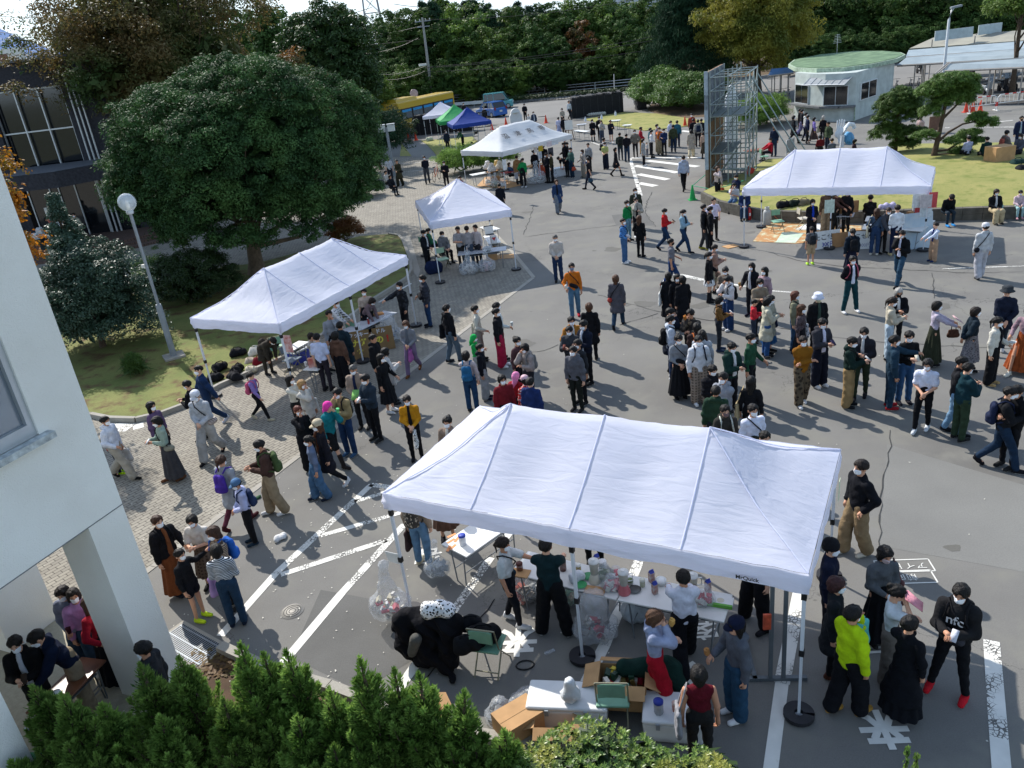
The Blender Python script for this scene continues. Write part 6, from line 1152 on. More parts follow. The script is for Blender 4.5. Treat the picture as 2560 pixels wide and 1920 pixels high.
def bicycle(p,rz,label,col='2a3038',lean=0.):
 r=empty('bicycle',(p.x,p.y,p.z),rz,label,'bicycle','parked bicycles');r.rotation_euler=(lean,0,rz);M_=mat('cyclepaint_'+col,col,.4,.05)
 for x in(-.52,.52):b=MB();b.tube([(x+.32*math.cos(a),0,.33+.32*math.sin(a))for a in[i*2*math.pi/20 for i in range(21)]],.018,TYRE,5,cap=False);[b.tube([(x,0,.33),(x+.31*math.cos(a),0,.33+.31*math.sin(a))],.003,STEEL,3)for a in[i*math.pi/4 for i in range(8)]];b.build('wheel',None,r)
 b=MB();[b.tube(l,.016,M_,5)for l in([(-.52,0,.33),(-.1,0,.3),(-.22,0,.85)],[(-.1,0,.3),(.42,0,.72)],[(-.2,0,.72),(.4,0,.82)],[(-.52,0,.33),(-.2,0,.72)],[(.52,0,.33),(.38,0,.95)])];b.build('frame',None,r)
 b=MB();b.tube([(.30,-.26,1.0),(.40,-.1,1.0),(.40,.1,1.0),(.30,.26,1.0)],.014,BLK,5);b.build('handlebar',None,r);b=MB();b.box((-.24,0,.88),(.26,.13,.05),BLK);b.build('saddle',None,r)
bicycle(C(1,0,1565,1560),rad(75),'orange bicycle standing by the boy in black near the mid canopy','c06a48')
bicycle(z3(485,985),rad(80),'dark bicycle at the gate between the two orange cones')
for i,(x,y_)in enumerate(((70,890),(110,885),(150,880),(190,870),(20,880))):bicycle(C(3,0,x,y_)+Vector((0,.4,0)),rad(78),'silver bicycle in the blue roofed shed, %s from the left'%('second third fourth fifth first'.split()[i]),'8a9096')
for i,(x,y_)in enumerate(((1140,800),(1260,790),(1330,780))):bicycle(C(3,0,x,y_)+Vector((0,.6,0)),rad(70),'bicycle in the dark under the second shed roof, %s'%('leftmost','middle one','rightmost')[i],'5c6268')
def scooter(p,rz,label,col):
 r=empty('motor_scooter',(p.x,p.y,0),rz,label,'scooter','scooters parked in the sheds');M_=mat('scooter_'+col,col,.35,.08,coat=.3)
 for x in(-.6,.6):b=MB();b.tube([(x,-.06,.25),(x,.06,.25)],.25,TYRE,14);b.build('wheel',None,r)
 V,F=blend([((-.65,0,.55),(-.15,0,.6),.15,.17,.9),((-.15,0,.45),(.25,0,.32),.13,.12),((.35,0,.35),(.48,0,.95),.12,.13)],.03,.06);npmesh('fairing',V,F,M_,r,True)
 b=MB();b.box((-.4,0,.78),(.6,.26,.1),BLK);b.build('seat',None,r);b=MB();b.tube([(.42,-.3,1.05),(.48,0,1.0),(.42,.3,1.05)],.02,BLK,5);[b.box((.44,s_*.32,1.2),(.03,.12,.09),HEAD)for s_ in(-1,1)];b.build('handlebar',None,r);b=MB();b.box((.55,0,1.2),(.03,.38,.4),mat('screen_clear','6d7a84',.1,0,alpha=.5,spec=.8),ry=-.3);b.build('screen',None,r)
for i,(x,y_,c)in enumerate(((1780,690,'26282c'),(1925,830,'8a9094'),(2060,800,'202226'),(2140,780,'33363a'),(1330,640,'26282c'))):scooter(C(3,0,x,y_)+Vector((0,.5,0)),rad(-100),('black scooter behind the leaning pine crown','grey delivery scooter with a clear screen under the front shed','black scooter beside the grey delivery scooter','dark scooter farthest right under the front shed','dark scooter under the second shed roof')[i],c)
# stall furniture and goods
TTOP=mat('table_top_white','d2d2ce',.45,.05,3,spec=.4);TGREY=mat('table_top_grey','a8adb4',.45,.05);TLEG=mat('table_leg','7d8286',.4,.1,metal=.4);CGREEN=mat('chair_green','6f9a82',.5,.1);CFRAME=mat('chair_frame','8e8a74',.4,.1,metal=.3)
CARD=mat('cardboard','9c7650',.85,.12,5);CARD2=mat('cardboard_pale','b08a60',.85,.12,5)
def table(a,c,w_,label,z=.70,top=None,w2=None):
 """folding table: a, c are the ends of its near long edge (world points)"""
 a=Vector((a[0],a[1],0));c=Vector((c[0],c[1],0));d=c-a;L=d.length;r=empty('folding_table',a,math.atan2(d.y,d.x),label,'table','folding tables at the stalls');top=top or TTOP
 b=MB();b.box((L/2,w_/2,z-.015),(L,w_,.03),top);o=b.build('table_top',None,r);md=o.modifiers.new('bevel','BEVEL');md.width=.008;md.segments=2
 for x in(.15,L-.15):
  for y_ in(.06,w_-.06):b=MB();b.tube([(x,y_,z-.03),(x+(.05 if x<L/2 else-.05),y_,0)],.013,TLEG,6);b.build('leg',None,r)
 b=MB();[b.tube([(x+.03*(1 if x<L/2 else-1),.06,.25),(x+.03*(1 if x<L/2 else-1),w_-.06,.25)],.01,TLEG,5)for x in(.15,L-.15)];b.box((L/2,w_/2,z-.12),(L*.7,w_*.7,.012),TLEG);b.build('frame',None,r);return r
def chair(p,rz,label,col=None):
 r=empty('folding_chair',(p[0],p[1],0),rad(rz),label,'chair','green folding chairs');m_=col or CGREEN
 b=MB();b.box((0,0,.43),(.42,.40,.035),m_);o=b.build('seat',None,r);md=o.modifiers.new('bevel','BEVEL');md.width=.012;md.segments=2
 b=MB();n=8;b.add([(.19*math.sin(a),.20+.03*(1-math.cos(a)),z_)for z_ in(.62,.82)for a in[-1.1+2.2*i/n for i in range(n+1)]]+[(.19*math.sin(a),.225+.03*(1-math.cos(a)),z_)for z_ in(.62,.82)for a in[-1.1+2.2*i/n for i in range(n+1)]],[(i,i+1,n+2+i,n+1+i)for i in range(n)]+[(2*n+2+i,3*n+3+i,3*n+4+i,2*n+3+i)for i in range(n)]+[(n+1+i,n+2+i,3*n+4+i,3*n+3+i)for i in range(n)],m_);b.build('backrest',None,r)
 for s_ in(-1,1):b=MB();b.tube([(s_*.2,-.24,0),(s_*.2,.12,.45),(s_*.2,.21,.84)],.012,CFRAME,6);b.build('front_leg',None,r);b=MB();b.tube([(s_*.175,.26,0),(s_*.175,-.12,.42)],.012,CFRAME,6);b.build('rear_leg',None,r)
 b=MB();b.tube([(-.2,.21,.84),(.2,.21,.84)],.012,CFRAME,6);b.tube([(-.175,.2,.08),(.175,.2,.08)],.01,CFRAME,5);b.build('crossbar',None,r);return r
def carton(p,rz,sx,sy,h,label,m_=None,open_=True,fill=None,z=0.):
 m_=m_ or CARD;r=empty('carton',(p[0],p[1],z),rad(rz),label,'box','cartons');b=MB()
 if open_:
  for(x,y_,a,c)in((0,-sy/2,sx,.012),(0,sy/2,sx,.012),(-sx/2,0,.012,sy),(sx/2,0,.012,sy)):b.box((x,y_,h/2),(a,c,h),m_)
  b.box((0,0,.008),(sx,sy,.012),m_);b.build('box',None,r)
  for(x,y_,rx_,ry_,a,c)in((0,-sy/2-sy*.2,rad(25),0,sx,sy*.45),(0,sy/2+sy*.2,rad(-30),0,sx,sy*.45),(-sx/2-sx*.15,0,0,rad(-20),sx*.36,sy),(sx/2+sx*.15,0,0,rad(25),sx*.36,sy)):
   b=MB();b.box((x,y_,h+.0),(a,c,.008),m_,rx=rx_,ry=ry_);b.build('flap',None,r)
  if fill:b=MB();R_=random.Random(1);[b.box((R_.uniform(-sx,sx)*.35,R_.uniform(-sy,sy)*.35,h*R_.uniform(.6,.95)),(R_.uniform(.06,.16),R_.uniform(.05,.1),R_.uniform(.05,.12)),mat('goods_'+fc,fc,.5,.1),rz=R_.uniform(0,3),rx=R_.uniform(-.4,.4))for fc in fill for _ in range(3)];b.build('contents',None,r)
 else:b.box((0,0,h/2),(sx,sy,h),m_);b.build('box',None,r);b=MB();b.box((0,0,h+.002),(sx*.98,.05,.004),CARD2);b.build('tape',None,r)
 return r
FILM=mat('clear_film','c5ccd2',.25,.25,6,bump=1.,bscale=18,spec=.8,alpha=.26,color2='e6eaee');FILMW=mat('milky_film','c4ccd0',.35,.2,6,bump=1.,bscale=16,spec=.6,alpha=.72)
def gbag(p,w_,h,label,cols=('a8a49c','8c3038','b8b4ac'),film=None,neck=True,z=0.,d_=None,name='rubbish_bag',cat='rubbish bag',grp='clear rubbish bags'):
 r=empty(name,(p[0],p[1],z),0,label,cat,grp);R_=np.random.RandomState(int(p[0]*100)%999+7);d_=d_ or w_
 pr=[((-w_*.18,0,h*.28),(w_*.18,0,h*.28),w_*.36,w_*.36,d_/w_),((0,0,h*.3),(0,0,h*.85),w_*.38,w_*(.10 if neck else.3))]
 if neck:pr.append(((0,0,h*.85),(.02,0,h),w_*.08,w_*.14))
 def ex(g,F):x,y,q=g[...,0],g[...,1],g[...,2];th=np.arctan2(y,x);return np.maximum(F+.022*w_*np.sin(9*th+8*q/h)+.02*w_*np.sin(30*q+5*x)*np.cos(22*x),.004-q)
 V,F=blend(pr,.024 if w_<.8 else.035,.06,ex,pad=.04);npmesh('film',V,F,film or FILM,r,True)
 b=MB();n=34
 for i in range(n):u=R_.normal(size=3);u/=np.linalg.norm(u);q=u*R_.rand()**.4*np.array([w_*.34,d_*.27,h*.22])+np.array([0,0,h*.27]);b.box(tuple(q),(R_.uniform(.05,.13),R_.uniform(.03,.1),R_.uniform(.02,.08)),mat('waste_'+cols[i%len(cols)],cols[i%len(cols)],.7,.2),rz=R_.rand()*3,rx=R_.rand()*3)
 b.build('waste',None,r);return r
def bottle(p,label,c='7d2a20',h=.22,r_=.035,cap='e0e0e0',name='bottle',cat='bottle',grp='bottles and jars on the tables'):
 r=empty(name,p,0,label,cat,grp);b=MB();b.lathe([(r_,0),(r_,h*.62),(r_*.45,h*.82),(r_*.42,h*.9)],mat('bottle_'+c,c,.25,.1,spec=.6),14);b.build('body',None,r);b=MB();b.lathe([(r_*.5,h*.9),(r_*.5,h)],mat('cap_'+cap,cap,.5,.02),12);b.build('cap',None,r);return r
def jar(p,label,c='cfd6da',lid='d8d8d4',h=.16,r_=.055,film=True,name='jar',cat='jar'):
 r=empty(name,p,0,label,cat,'bottles and jars on the tables');b=MB();b.lathe([(r_*.9,0),(r_,.02),(r_,h*.9),(r_*.9,h)],mat('jar_'+c,c,.15,.1,spec=.8,alpha=.75),16);b.build('body',None,r);b=MB();b.lathe([(r_*1.05,h),(r_*1.05,h+.025),(r_*.3,h+.03)],mat('lid_'+lid,lid,.5,.05),16);b.build('lid',None,r);return r
def blender_(p,label,base='b8443c'):
 r=empty('blender',p,0,label,'blender','blenders on the long table');b=MB();b.lathe([(.09,0),(.095,.03),(.06,.13),(.055,.15)],mat('blender_base_'+base,base,.35,.05,spec=.6),18);b.build('base',None,r)
 b=MB();b.lathe([(.055,.15),(.075,.34),(.078,.36)],mat('blender_jug','c3c4bc',.12,.1,spec=.8,alpha=.6),18);b.build('jug',None,r);b=MB();b.lathe([(.05,.17),(.062,.27)],mat('blender_mix','c4b48a',.6,.1),14);b.build('mixture',None,r);b=MB();b.lathe([(.08,.36),(.08,.385),(.03,.39),(.03,.41)],TTOP,16);b.build('lid',None,r);b=MB();b.tube([(.07,0,.33),(.13,0,.32),(.13,0,.2),(.065,0,.2)],.01,TTOP,6);b.build('handle',None,r)
def lump(p,sx,sy,sz,label,col,name='bag',cat='bag',grp='bags on the ground',rz=0.,strap=True):
 r=empty(name,p,rad(rz),label,cat,grp);R_=np.random.RandomState(int(abs(p[0])*77)%999);pr=[((-sx*.25,0,sz*.45),(sx*.25,0,sz*.45),sz*.48,sz*.45),((-sx*.3,-sy*.2,sz*.3),(sx*.3,sy*.2,sz*.3),sz*.36,sz*.36)]
 k=sy/sz
 def ex(g,F):x,y,q=g[...,0],g[...,1],g[...,2];return np.maximum(F+.02*np.sin(25*x+9*q)*np.sin(19*y+7*x+3),.003-q)
 V,F=blend(pr,.022,.05,ex,pad=.03);V=V*np.array([1,k,1]);npmesh('bag_body',V,F,cloth(col),r,True)
 if strap:b=MB();b.tube([(-sx*.3,0,sz*.85),(-sx*.15,-.05,sz*1.15),(sx*.15,-.04,sz*1.12),(sx*.3,0,sz*.85)],.014,cloth(col),5);b.build('strap',None,r)
 return r
def cooler(p,rz,sx,sy,h,label,lid='d2d2d0',body='c9cac9',clasp=True):
 r=empty('cool_box',(p[0],p[1],0),rad(rz),label,'cool box','cool boxes');b=MB();b.box((0,0,h*.42),(sx,sy,h*.84),mat('cooler_'+body,body,.45,.04,spec=.5),taper=1.04);o=b.build('body',None,r);md=o.modifiers.new('bevel','BEVEL');md.width=.03;md.segments=3
 b=MB();b.box((0,0,h*.92),(sx*1.05,sy*1.07,h*.16),mat('cooler_'+lid,lid,.45,.04,spec=.5));o=b.build('lid',None,r);md=o.modifiers.new('bevel','BEVEL');md.width=.035;md.segments=3
 for x in(-sx*.25,sx*.25):b=MB();b.box((x,-sy*.56,h*.82),(.05,.02,.09),STEEL);b.build('latch',None,r)
 return r
# near stall (big canopy)
ta=C(2,2,-300,1800,.7);tb=C(2,3,1235,270,.7);tb2=C(2,3,1820,400,.7)
t1a=P(1275,1432,.7);t1b=P(1540,1499,.7);t1c=P(1810,1555,.7)
table(t1a,t1b,.6,'long white folding table with blenders, left half, under the big canopy');table(t1b+(t1c-t1b).normalized()*.02,t1c,.6,'long white folding table, right half ending by the girl in the navy cap')
table(P(1103,1360,.7),P(1166,1392,.7),1.3,'small white table with orange tape strips under the left end of the big canopy',w2=1)
p=P(1158,1362,.7);jar((p.x,p.y,.7),'white tub of wipes with a blue lid on the taped table','d0d4dc','2c3f9a',.17,.06,name='wipes_tub',cat='tub')
r=bpy.data.objects['folding_table.002']
for i,(x,y_)in enumerate(((490,1308),(485,1355),(500,1408),(535,1342),(465,1420))):q=C(1,2,x+1200,y_,.703);b=MB();b.box((q.x,q.y,.7025),(.16,.05,.002),mat('tape_orange','d08a58',.7,.05),rz=.5+i*.2);o=b.build('tape_strip');tag(o,'orange tape strip on the small white table, number shape %s'%['upper left','middle left','front','upper right','lower left'][i],'tape','orange tape strips')
def zb(x,y,z=.7):return P(1280+x/3.95,1400+y/3.95,z)
q=zb;T=lambda x,y:(lambda v:(v.x,v.y,.702))(zb(x,y))
blender_(T(820,215),'blender with a cream top left on the long table','c9c4b4');blender_(T(1110,325),'blender with a pink base in the middle of the long table','b9636a');blender_(T(1785,365),'blender with a red base by the boy in the crossed apron','a8282c')
jar(T(505,100),'dark red jar behind the cook in dark green','5a2620','2a2a2a');jar(T(660,120),'jar of yellow drink left of the cream blender','a8904a','d8d8d0',.12,.04);jar(T(900,130),'tall clear jug behind the blenders','c8cccc','d0d0d0',.2,.06);jar(T(1290,260),'glass tumbler with a stirrer right of the pink blender','b4b89c','c8c8b8',.1,.04);jar(T(1165,235),'small glass dish by the pink blender','a8aca4','5a6a40',.05,.05);jar(T(1470,235),'round clear dish behind the apron boy','cfd0cc','d8dad8',.05,.08);jar(T(1840,450),'clear cup beside the red blender','c4c4bc','cccac4',.1,.045);jar(T(80,105),'brown spread jar at the left of the long table','6e3526','4a2018',.12,.05)
for x,y_,lb in((840,55,'blue and white milk carton behind the cream blender'),(1380,215,'milk carton left of the apron boy, back one'),(1412,330,'milk carton left of the apron boy, front one'),(1935,310,'milk carton right of the red blender')):
 t_=T(x,y_);r=empty('milk_carton',t_,.4,lb,'carton','milk cartons');b=MB();b.box((0,0,.085),(.07,.07,.17),mat('carton_redgreen','9a5a50',.5,.3,20,color2='b8b8b0'));b.build('body',None,r);b=MB();b.box((0,0,.19),(.07,.012,.05),mat('carton_blue','2e3e94',.5,.1));b.add([(-.035,-.035,.17),(.035,-.035,.17),(.035,.035,.17),(-.035,.035,.17),(-.035,0,.205),(.035,0,.205)],[(0,1,5,4),(2,3,4,5),(1,2,5),(3,0,4)],mat('carton_blue','2e3e94'));b.build('gable',None,r)
for x,y_,c,lb in((755,170,'2f8a54','green bowl behind the canopy leg'),(680,255,'3a9a5c','green plate in front of the green bowl'),(1213,300,'141416','black ring shaped dish on the long table')):
 r=empty('plate',T(x,y_),0,lb,'plate','dishes on the long table');b=MB();b.lathe([(.03,0),(.09,.02),(.095,.024),(.085,.02),(.03,.008),(.0,.008)],mat('dish_'+c,c,.35,.05,spec=.5),20);b.build('dish',None,r)
lump(T(650,200),.2,.16,.16,'folded white cloth heap behind the canopy leg','c8ccd0','cloth_heap','cloth','things on the long table',strap=False);gbag(T(980,280),.28,.22,'clear plastic bag of straws on the long table',('c0c0b8','b86a70'),neck=False,z=.702,name='plastic_bag',cat='bag',grp='plastic bags on the tables');gbag(T(1900,430),.3,.28,'clear plastic bag of spoons at the right end of the long table',('c8c8c0','b04048'),neck=False,z=.702,name='plastic_bag',cat='bag',grp='plastic bags on the tables');gbag(T(1030,190),.26,.2,'plastic bag with a red edge behind the pink blender',('b83040','c8c8c8'),neck=False,z=.702,name='plastic_bag',cat='bag',grp='plastic bags on the tables');gbag(T(920,190),.26,.26,'clear plastic bag of leaves right of the cream blender',('5a6a48','9aa088'),neck=False,z=.702,name='plastic_bag',cat='bag',grp='plastic bags on the tables')
t_=T(2060,430);b=MB();b.box((0,0,.03),(.34,.2,.05),TTOP);b.box((0,-.085,.031),(.341,.04,.051),mat('box_green','5c9a3c',.6,.05));b.lathe([(.05,.055),(.052,.057)],mat('relief_cream','c2bca8'),14);tag(b.build('glove_box',None,None,t_,rad(-25)),'white and green glove box at the right end of the long table','box')
b=MB();b.box((0,0,.008),(.3,.18,.016),CARD2);tag(b.build('cutting_board',None,None,T(820,305),-.4),'wooden board at the foot of the cream blender','board');b=MB();b.box((0,0,.008),(.4,.2,.016),CARD2);tag(b.build('cutting_board',None,None,T(50,130),-.4),'wooden board at the left end of the long table','board')
gbag(P(1492,1600),.62,.85,'large clear rubbish bag with red strips by the middle canopy leg',('8f8a84','9a2a38','b9b4ae','6a6058'),neck=False);gbag(P(1598,1545),.5,.55,'milky full rubbish bag under the long table',('a8b0b0','b8c0c0'),FILMW,False);gbag(P(1310,1505),.45,.65,'clear rubbish bag at the left end under the long table',('a89a88','9a948c','a05040'),neck=False);gbag(P(1425,1508),.42,.45,'clear rubbish bag of greens under the long table',('7a8a68','b4a890','8ab098'),neck=False);gbag(P(1335,1490),.35,.4,'small clear rubbish bag between the two cooks',('c0c0bc','a8a098'),neck=False)
gbag(P(985,1555),.62,1.05,'hanging clear rubbish bag of foam plates on the left front canopy leg',('d8d4cc','c8c0a8','d8d8d8','c06a70'),neck=True,z=.05);gbag(P(1100,1455),.42,.7,'clear rubbish bag hanging from the taped table',('9aa0a4','b0b4b4'),neck=True,z=.1)
# coats piled on a chair and a table, bags
p=P(1105,1650);r=empty('coat_pile',(p.x,p.y,0),rad(-20),'heap of black coats and jackets piled over chairs by the left parking line','coats')
def exc(g,F):x,y,q_=g[...,0],g[...,1],g[...,2];return np.maximum(F+.035*np.sin(16*x+6*q_)*np.sin(11*y+9*q_)+.03*np.abs(np.sin(13*x+3*q_+2*np.sin(9*q_)))+.012*np.sin(40*q_+33*x),.02-q_)
V,F=blend([((-.5,0,.70),(.25,0,.72),.17,.18),((-.45,-.08,.3),(-.45,0,.62),.2,.2),((-.15,-.14,.2),(-.1,0,.62),.21,.2),((.2,-.2,.1),(.25,-.02,.62),.15,.2),((-.68,.0,.5),(-.5,0,.7),.09,.16),((.3,-.3,.03),(.36,-.42,.03),.08,.05),((-.2,.1,.8),(.1,.12,.82),.12,.1)],.024,.05,exc,pad=.05);npmesh('coats',V,F,cloth('121216'),r,True)
V,F=blend([((-.05,-.02,.95),(.22,.05,.93),.13,.12)],.03,.05,lambda g,F:F+.02*np.sin(20*g[...,0]+9)*np.sin(18*g[...,1]),pad=.05);npmesh('checked_scarf',V,F,cloth('e6e6e6/l101010'),r,True)
V,F=blend([((-.3,-.28,.35),(-.2,-.27,.6),.07,.09)],.03,.05,pad=.04);npmesh('grey_jacket',V,F,cloth('55544f'),r,True)
ch_=P(1230,1665);chair((ch_.x,ch_.y),160,'green folding chair loaded with black bags beside the coat heap');lump((ch_.x-.05,ch_.y,.46),.42,.34,.3,'black backpack on the chair beside the coat heap','101114','backpack','backpack');lump((ch_.x-.28,ch_.y-.12,.44),.34,.24,.28,'shiny black bag hanging over the chair corner','18191c');lump((ch_.x-.22,ch_.y+.22,.55),.3,.22,.22,'dark bag at the back of the loaded chair','15161a')
b=MB();pts=[C(1,3,2000,420,.01),C(1,3,2100,350,.01),C(1,3,2212,250,.01)];b.tube([C(1,3,1300,1060,.012),C(1,3,1500,850,.012),C(1,3,1770,480,.012),C(1,3,1900,400,.012),C(1,3,2010,280,.012),C(1,3,2060,200,.012)],.009,BLK,5);tag(b.build('power_cable'),'black cable running past the coat heap','cable')
b=MB();p=P(1313,1664);b.tube([(p.x+.13*math.cos(a),p.y+.09*math.sin(a),.012)for a in[i*.45 for i in range(15)]],.012,BLK,5);tag(b.build('strap_loop'),'loop of black strap on the asphalt right of the loaded chair','strap')
b=MB();p=C(2,3,325,660);b.box((0,0,.012),(.16,.05,.02),FILM);tag(b.build('plastic_wrapper',None,None,(p.x,p.y,0),.3),'clear plastic wrapper on the asphalt near the middle canopy leg','wrapper')
# coolers, cartons by the azalea
p=P(1425,1795);cooler((p.x,p.y),-12,1.0,.46,.42,'big white cool box with a white plastic bag on its lid');pp=P(1428,1745,.45);gbag((pp.x,pp.y),.24,.34,'white plastic shopping bag standing on the big cool box',('d8d8d8',),mat('white_bag_film','d4d8da',.4,.1,bump=.8,bscale=20,alpha=.85),neck=False,z=.42,name='plastic_bag',cat='bag',grp='plastic bags on the tables')
p=P(1665,1822);cooler((p.x+.1,p.y),-14,.72,.5,.36,'small white cool box with a blue lidded jar on it');t_=P(1647,1780,.37);jar((t_.x,t_.y,.362),'clear jar with a blue screw lid on the small cool box','a8acb0','24348a',.17,.06);t_=P(1687,1775,.37);jar((t_.x,t_.y,.362),'cup of orange drink on the small cool box','d09078','d0b0a0',.11,.035,name='cup',cat='cup');t_=P(1703,1805,.37);jar((t_.x,t_.y,.362),'cup of brown ice at the edge of the small cool box','5a4638','6a5040',.09,.04,name='cup',cat='cup')
p=P(1560,1755);carton((p.x,p.y),-14,.62,.42,.40,'open carton full of snack packets and a dark green coat',CARD2,True,('b8a030','c03048','c8c0b0','1e3a2c','6a5a30'),z=.06);V,F=blend([((-.05,.1,.5),(.55,.05,.45),.12,.16,.9),((.5,0,.4),(.7,-.2,.25),.14,.1)],.03,.06,lambda g,F:F+.02*np.sin(22*g[...,0])*np.sin(17*g[...,1]));o=npmesh('green_coat',V,F,cloth('16302a'),smooth=True);o.location=(p.x+.1,p.y,0);tag(o,'dark green coat draped over the open carton of snacks','coat')
p=P(1537,1800);chair((p.x,p.y),170,'green folding chair holding the carton of snacks')
p=P(1300,1835);carton((p.x,p.y),30,.55,.4,.38,'brown carton at the left end of the azalea hedge',CARD2,False);p=P(1390,1840);carton((p.x,p.y),-10,.5,.35,.3,'open brown carton under the big cool box',CARD2,True);p=C(1,3,1490,1290);carton((p.x,p.y),20,.42,.34,.3,'open carton with white paper behind the junipers',CARD2,True,('d8d8d8',));p=P(1255,1800);gbag((p.x,p.y),.42,.3,'crumpled grey plastic sheet beside the brown carton',('8a9094',),neck=False);p=P(1330,1775);gbag((p.x,p.y),.6,.22,'flat heap of clear plastic behind the brown carton',('9aa0a4',),neck=False)
# notice stand frame at the right front leg
p=P(1935,1700);r=empty('sign_frame',(p.x,p.y,0),rad(-8),'grey steel whiteboard stand just inside the right front canopy leg','stand');GS=mat('stand_grey','5e6468',.5,.1,metal=.3);b=MB();[b.box((x,0,.95),(.05,.04,1.9),GS)for x in(-.05,.12)];b.box((0,0,.03),(.85,.06,.05),GS);b.box((-.25,.45,.03),(.06,.95,.05),GS);b.build('frame',None,r);b=MB();b.box((-.12,-.06,1.05),(.1,.03,.24),mat('red_packet','b04a30',.5,.3,20));b.build('packet',None,r)
PAP=mat('paper','d4d6d4',.8,.04)
def paper(p,rz,w_,h,label,rx=0.,m_=None,lines=None,name='poster',cat='poster'):
 r=empty(name,p,rz,label,cat,'papers and posters at the stalls');b=MB();b.box((0,0,0),(w_,.006,h),m_ or PAP,rx=rx);b.build('sheet',None,r)
 if lines:
  for(tx,x,z_,sz,c)in lines:text(tx,(x,-.006,z_),sz,mat('ink_'+c,c,.8,0),rot=(rad(90),0,0),parent=r,bold=.0)
 return r
paper(P(985,1395,.95),rad(-30),.28,.24,'white sheet taped on the left front leg of the big canopy',.2);paper(P(2098,1225,1.55),rad(60),.12,.36,'yellowish paper strip hanging at the back right leg of the big canopy',0,mat('paper_yellow','c3cdb0',.8,.05))
vv=P(1968,1486,1.98);text('MrQuick',(5.32,-.056,2.07),.075,BLK,rot=(rad(90),0,0),parent=T_big,name='valance_lettering',bold=.002)
# left stall (cookies)
def LT(x,y,z):return P(640+x/7.54,740+y/7.54,z)
a,c=LT(1815,725,.7),LT(2111+30,740,.7)
a=C(1,1,835,1225,.7);c=C(1,1,1222,1040,.7);table(a,c,.6,'grey folding table with a red can at the right end of the left canopy',top=TGREY)
a=LT(880,1390,.7);c=LT(1160,1400,.7);table(a,c,.55,'small square table with a red box, left of the boy in the white tee',top=TTOP)
t_=LT(1060,1330,.7);carton((t_.x,t_.y),10,.16,.14,.24,'red and white box on the small square table',mat('red_box','b8584c',.6,.2,6,color2='d0b0a8'),False,z=.7);t_=LT(950,1320,.7);jar((t_.x,t_.y,.7),'white paper cup on the small square table','d8d8d4','d0d0cc',.1,.04,name='cup',cat='cup')
t_=LT(790,1060,.3);cooler((t_.x,t_.y),55,.55,.36,.4,'blue cool box with a white lid under the left canopy','cdd2d8','2438a0');q_=LT(690,1030,.62);q2=LT(1000,860,.62);table(q_,q2,.4,'white table top over the blue cool box under the left canopy',z=.62)
p=LT(480,1260,0);chair((p.x-.1,p.y+.2),200,'green folding chair with a dark bag under the left canopy');lump((p.x-.15,p.y+.2,.46),.26,.2,.24,'dark blue bag on the green chair under the left canopy','14161e')
p=LT(1000,560,0);chair((C(1,1,1060,1180).x,C(1,1,1060,1180).y),150,'green folding chair behind the grey table by the girl leaning over');p=C(1,1,880,1350);chair((p.x,p.y+.3),150,'green folding chair hidden behind the grey table end');p=LT(740,1450,0);chair((p.x,p.y),60,'grey cushioned chair at the near left leg of the left canopy',cloth('6c7680'))
gbag(C(1,1,1170,1290),.75,.75,'large clear rubbish bag of wrappers leaning on the grey table',('a8a8b0','b0a0a8','606878','c0bcb8'),neck=False)
BRB=mat('kraft_board','7d6543',.85,.15,4)
def board(p,rz,w_,h,label,m_,lines,tilt=12):
 r=empty('menu_board',(p.x,p.y,h/2*math.cos(rad(tilt))+.01),0,label,'board','hand lettered boards');r.rotation_euler=(rad(-tilt),0,rad(rz));b=MB();b.box((0,0,0),(w_,.02,h),m_);b.build('panel',None,r)
 for(tx,x,z_,sz,col,bo)in lines:text(tx,(x,-.0125,z_),sz,mat('ink_'+col,col,.8,0),rot=(rad(90),0,0),parent=r,bold=bo)
 return r
board(C(1,1,925,1440),8,.62,.85,'brown hand lettered board with white and yellow words behind the queue at the left canopy',BRB,[('クッキー',0,.30,.15,'d0d4dc',.003),('ナガ',-.02,.06,.22,'d8cc50',.008),('な',-.02,-.22,.22,'d8cc50',.008)]);board(C(1,1,1120,1360),12,.6,.7,'brown board with a red and yellow exclamation beside the plastic bag',BRB,[('ドル',-.05,.24,.15,'d0d4dc',.003),('の',-.12,-.02,.24,'d8cc50',.008),('!',.12,-.02,.28,'b83028',.012)])
b_=LT(600,900,1.15);paper(b_,rad(-20),.26,.5,'red and pink poster on the near left leg of the left canopy',0,mat('poster_red','a8504c',.7,.5,9,color2='d0bcb8'));t_=C(1,1,975,1140,.7);bottle((t_.x,t_.y,.7),'red can on the grey table under the left canopy','8a2420',.2);t_=C(1,1,900,1190,.7);bottle((t_.x,t_.y,.7),'small spray bottle at the near end of the grey table','c8d0d4',.2);t_=C(1,1,1060,1060,.7);carton((t_.x,t_.y),20,.3,.2,.05,'tray of orange biscuits on the grey table',mat('biscuit','b07a48',.8,.3,12),False,z=.7)
for i,(x,y_,sx,lb,c)in enumerate(((2070,1430,.5,'black bag lying alone on the left lawn','17181c'),(1910,1560,.5,'black backpack at the far left of the row on the kerb','121318'),(2060,1580,.55,'black sports bag in the middle of the row on the kerb','17181a'),(2040,1640,.5,'dark backpack in front of the row on the kerb','1b1c20'),(1870,1650,.4,'black bag behind the running schoolgirl','15161a'))):q_=C(0,1,x,y_);lump((q_.x,q_.y,.07),sx,.32,.26,lb,c,rz=i*40)
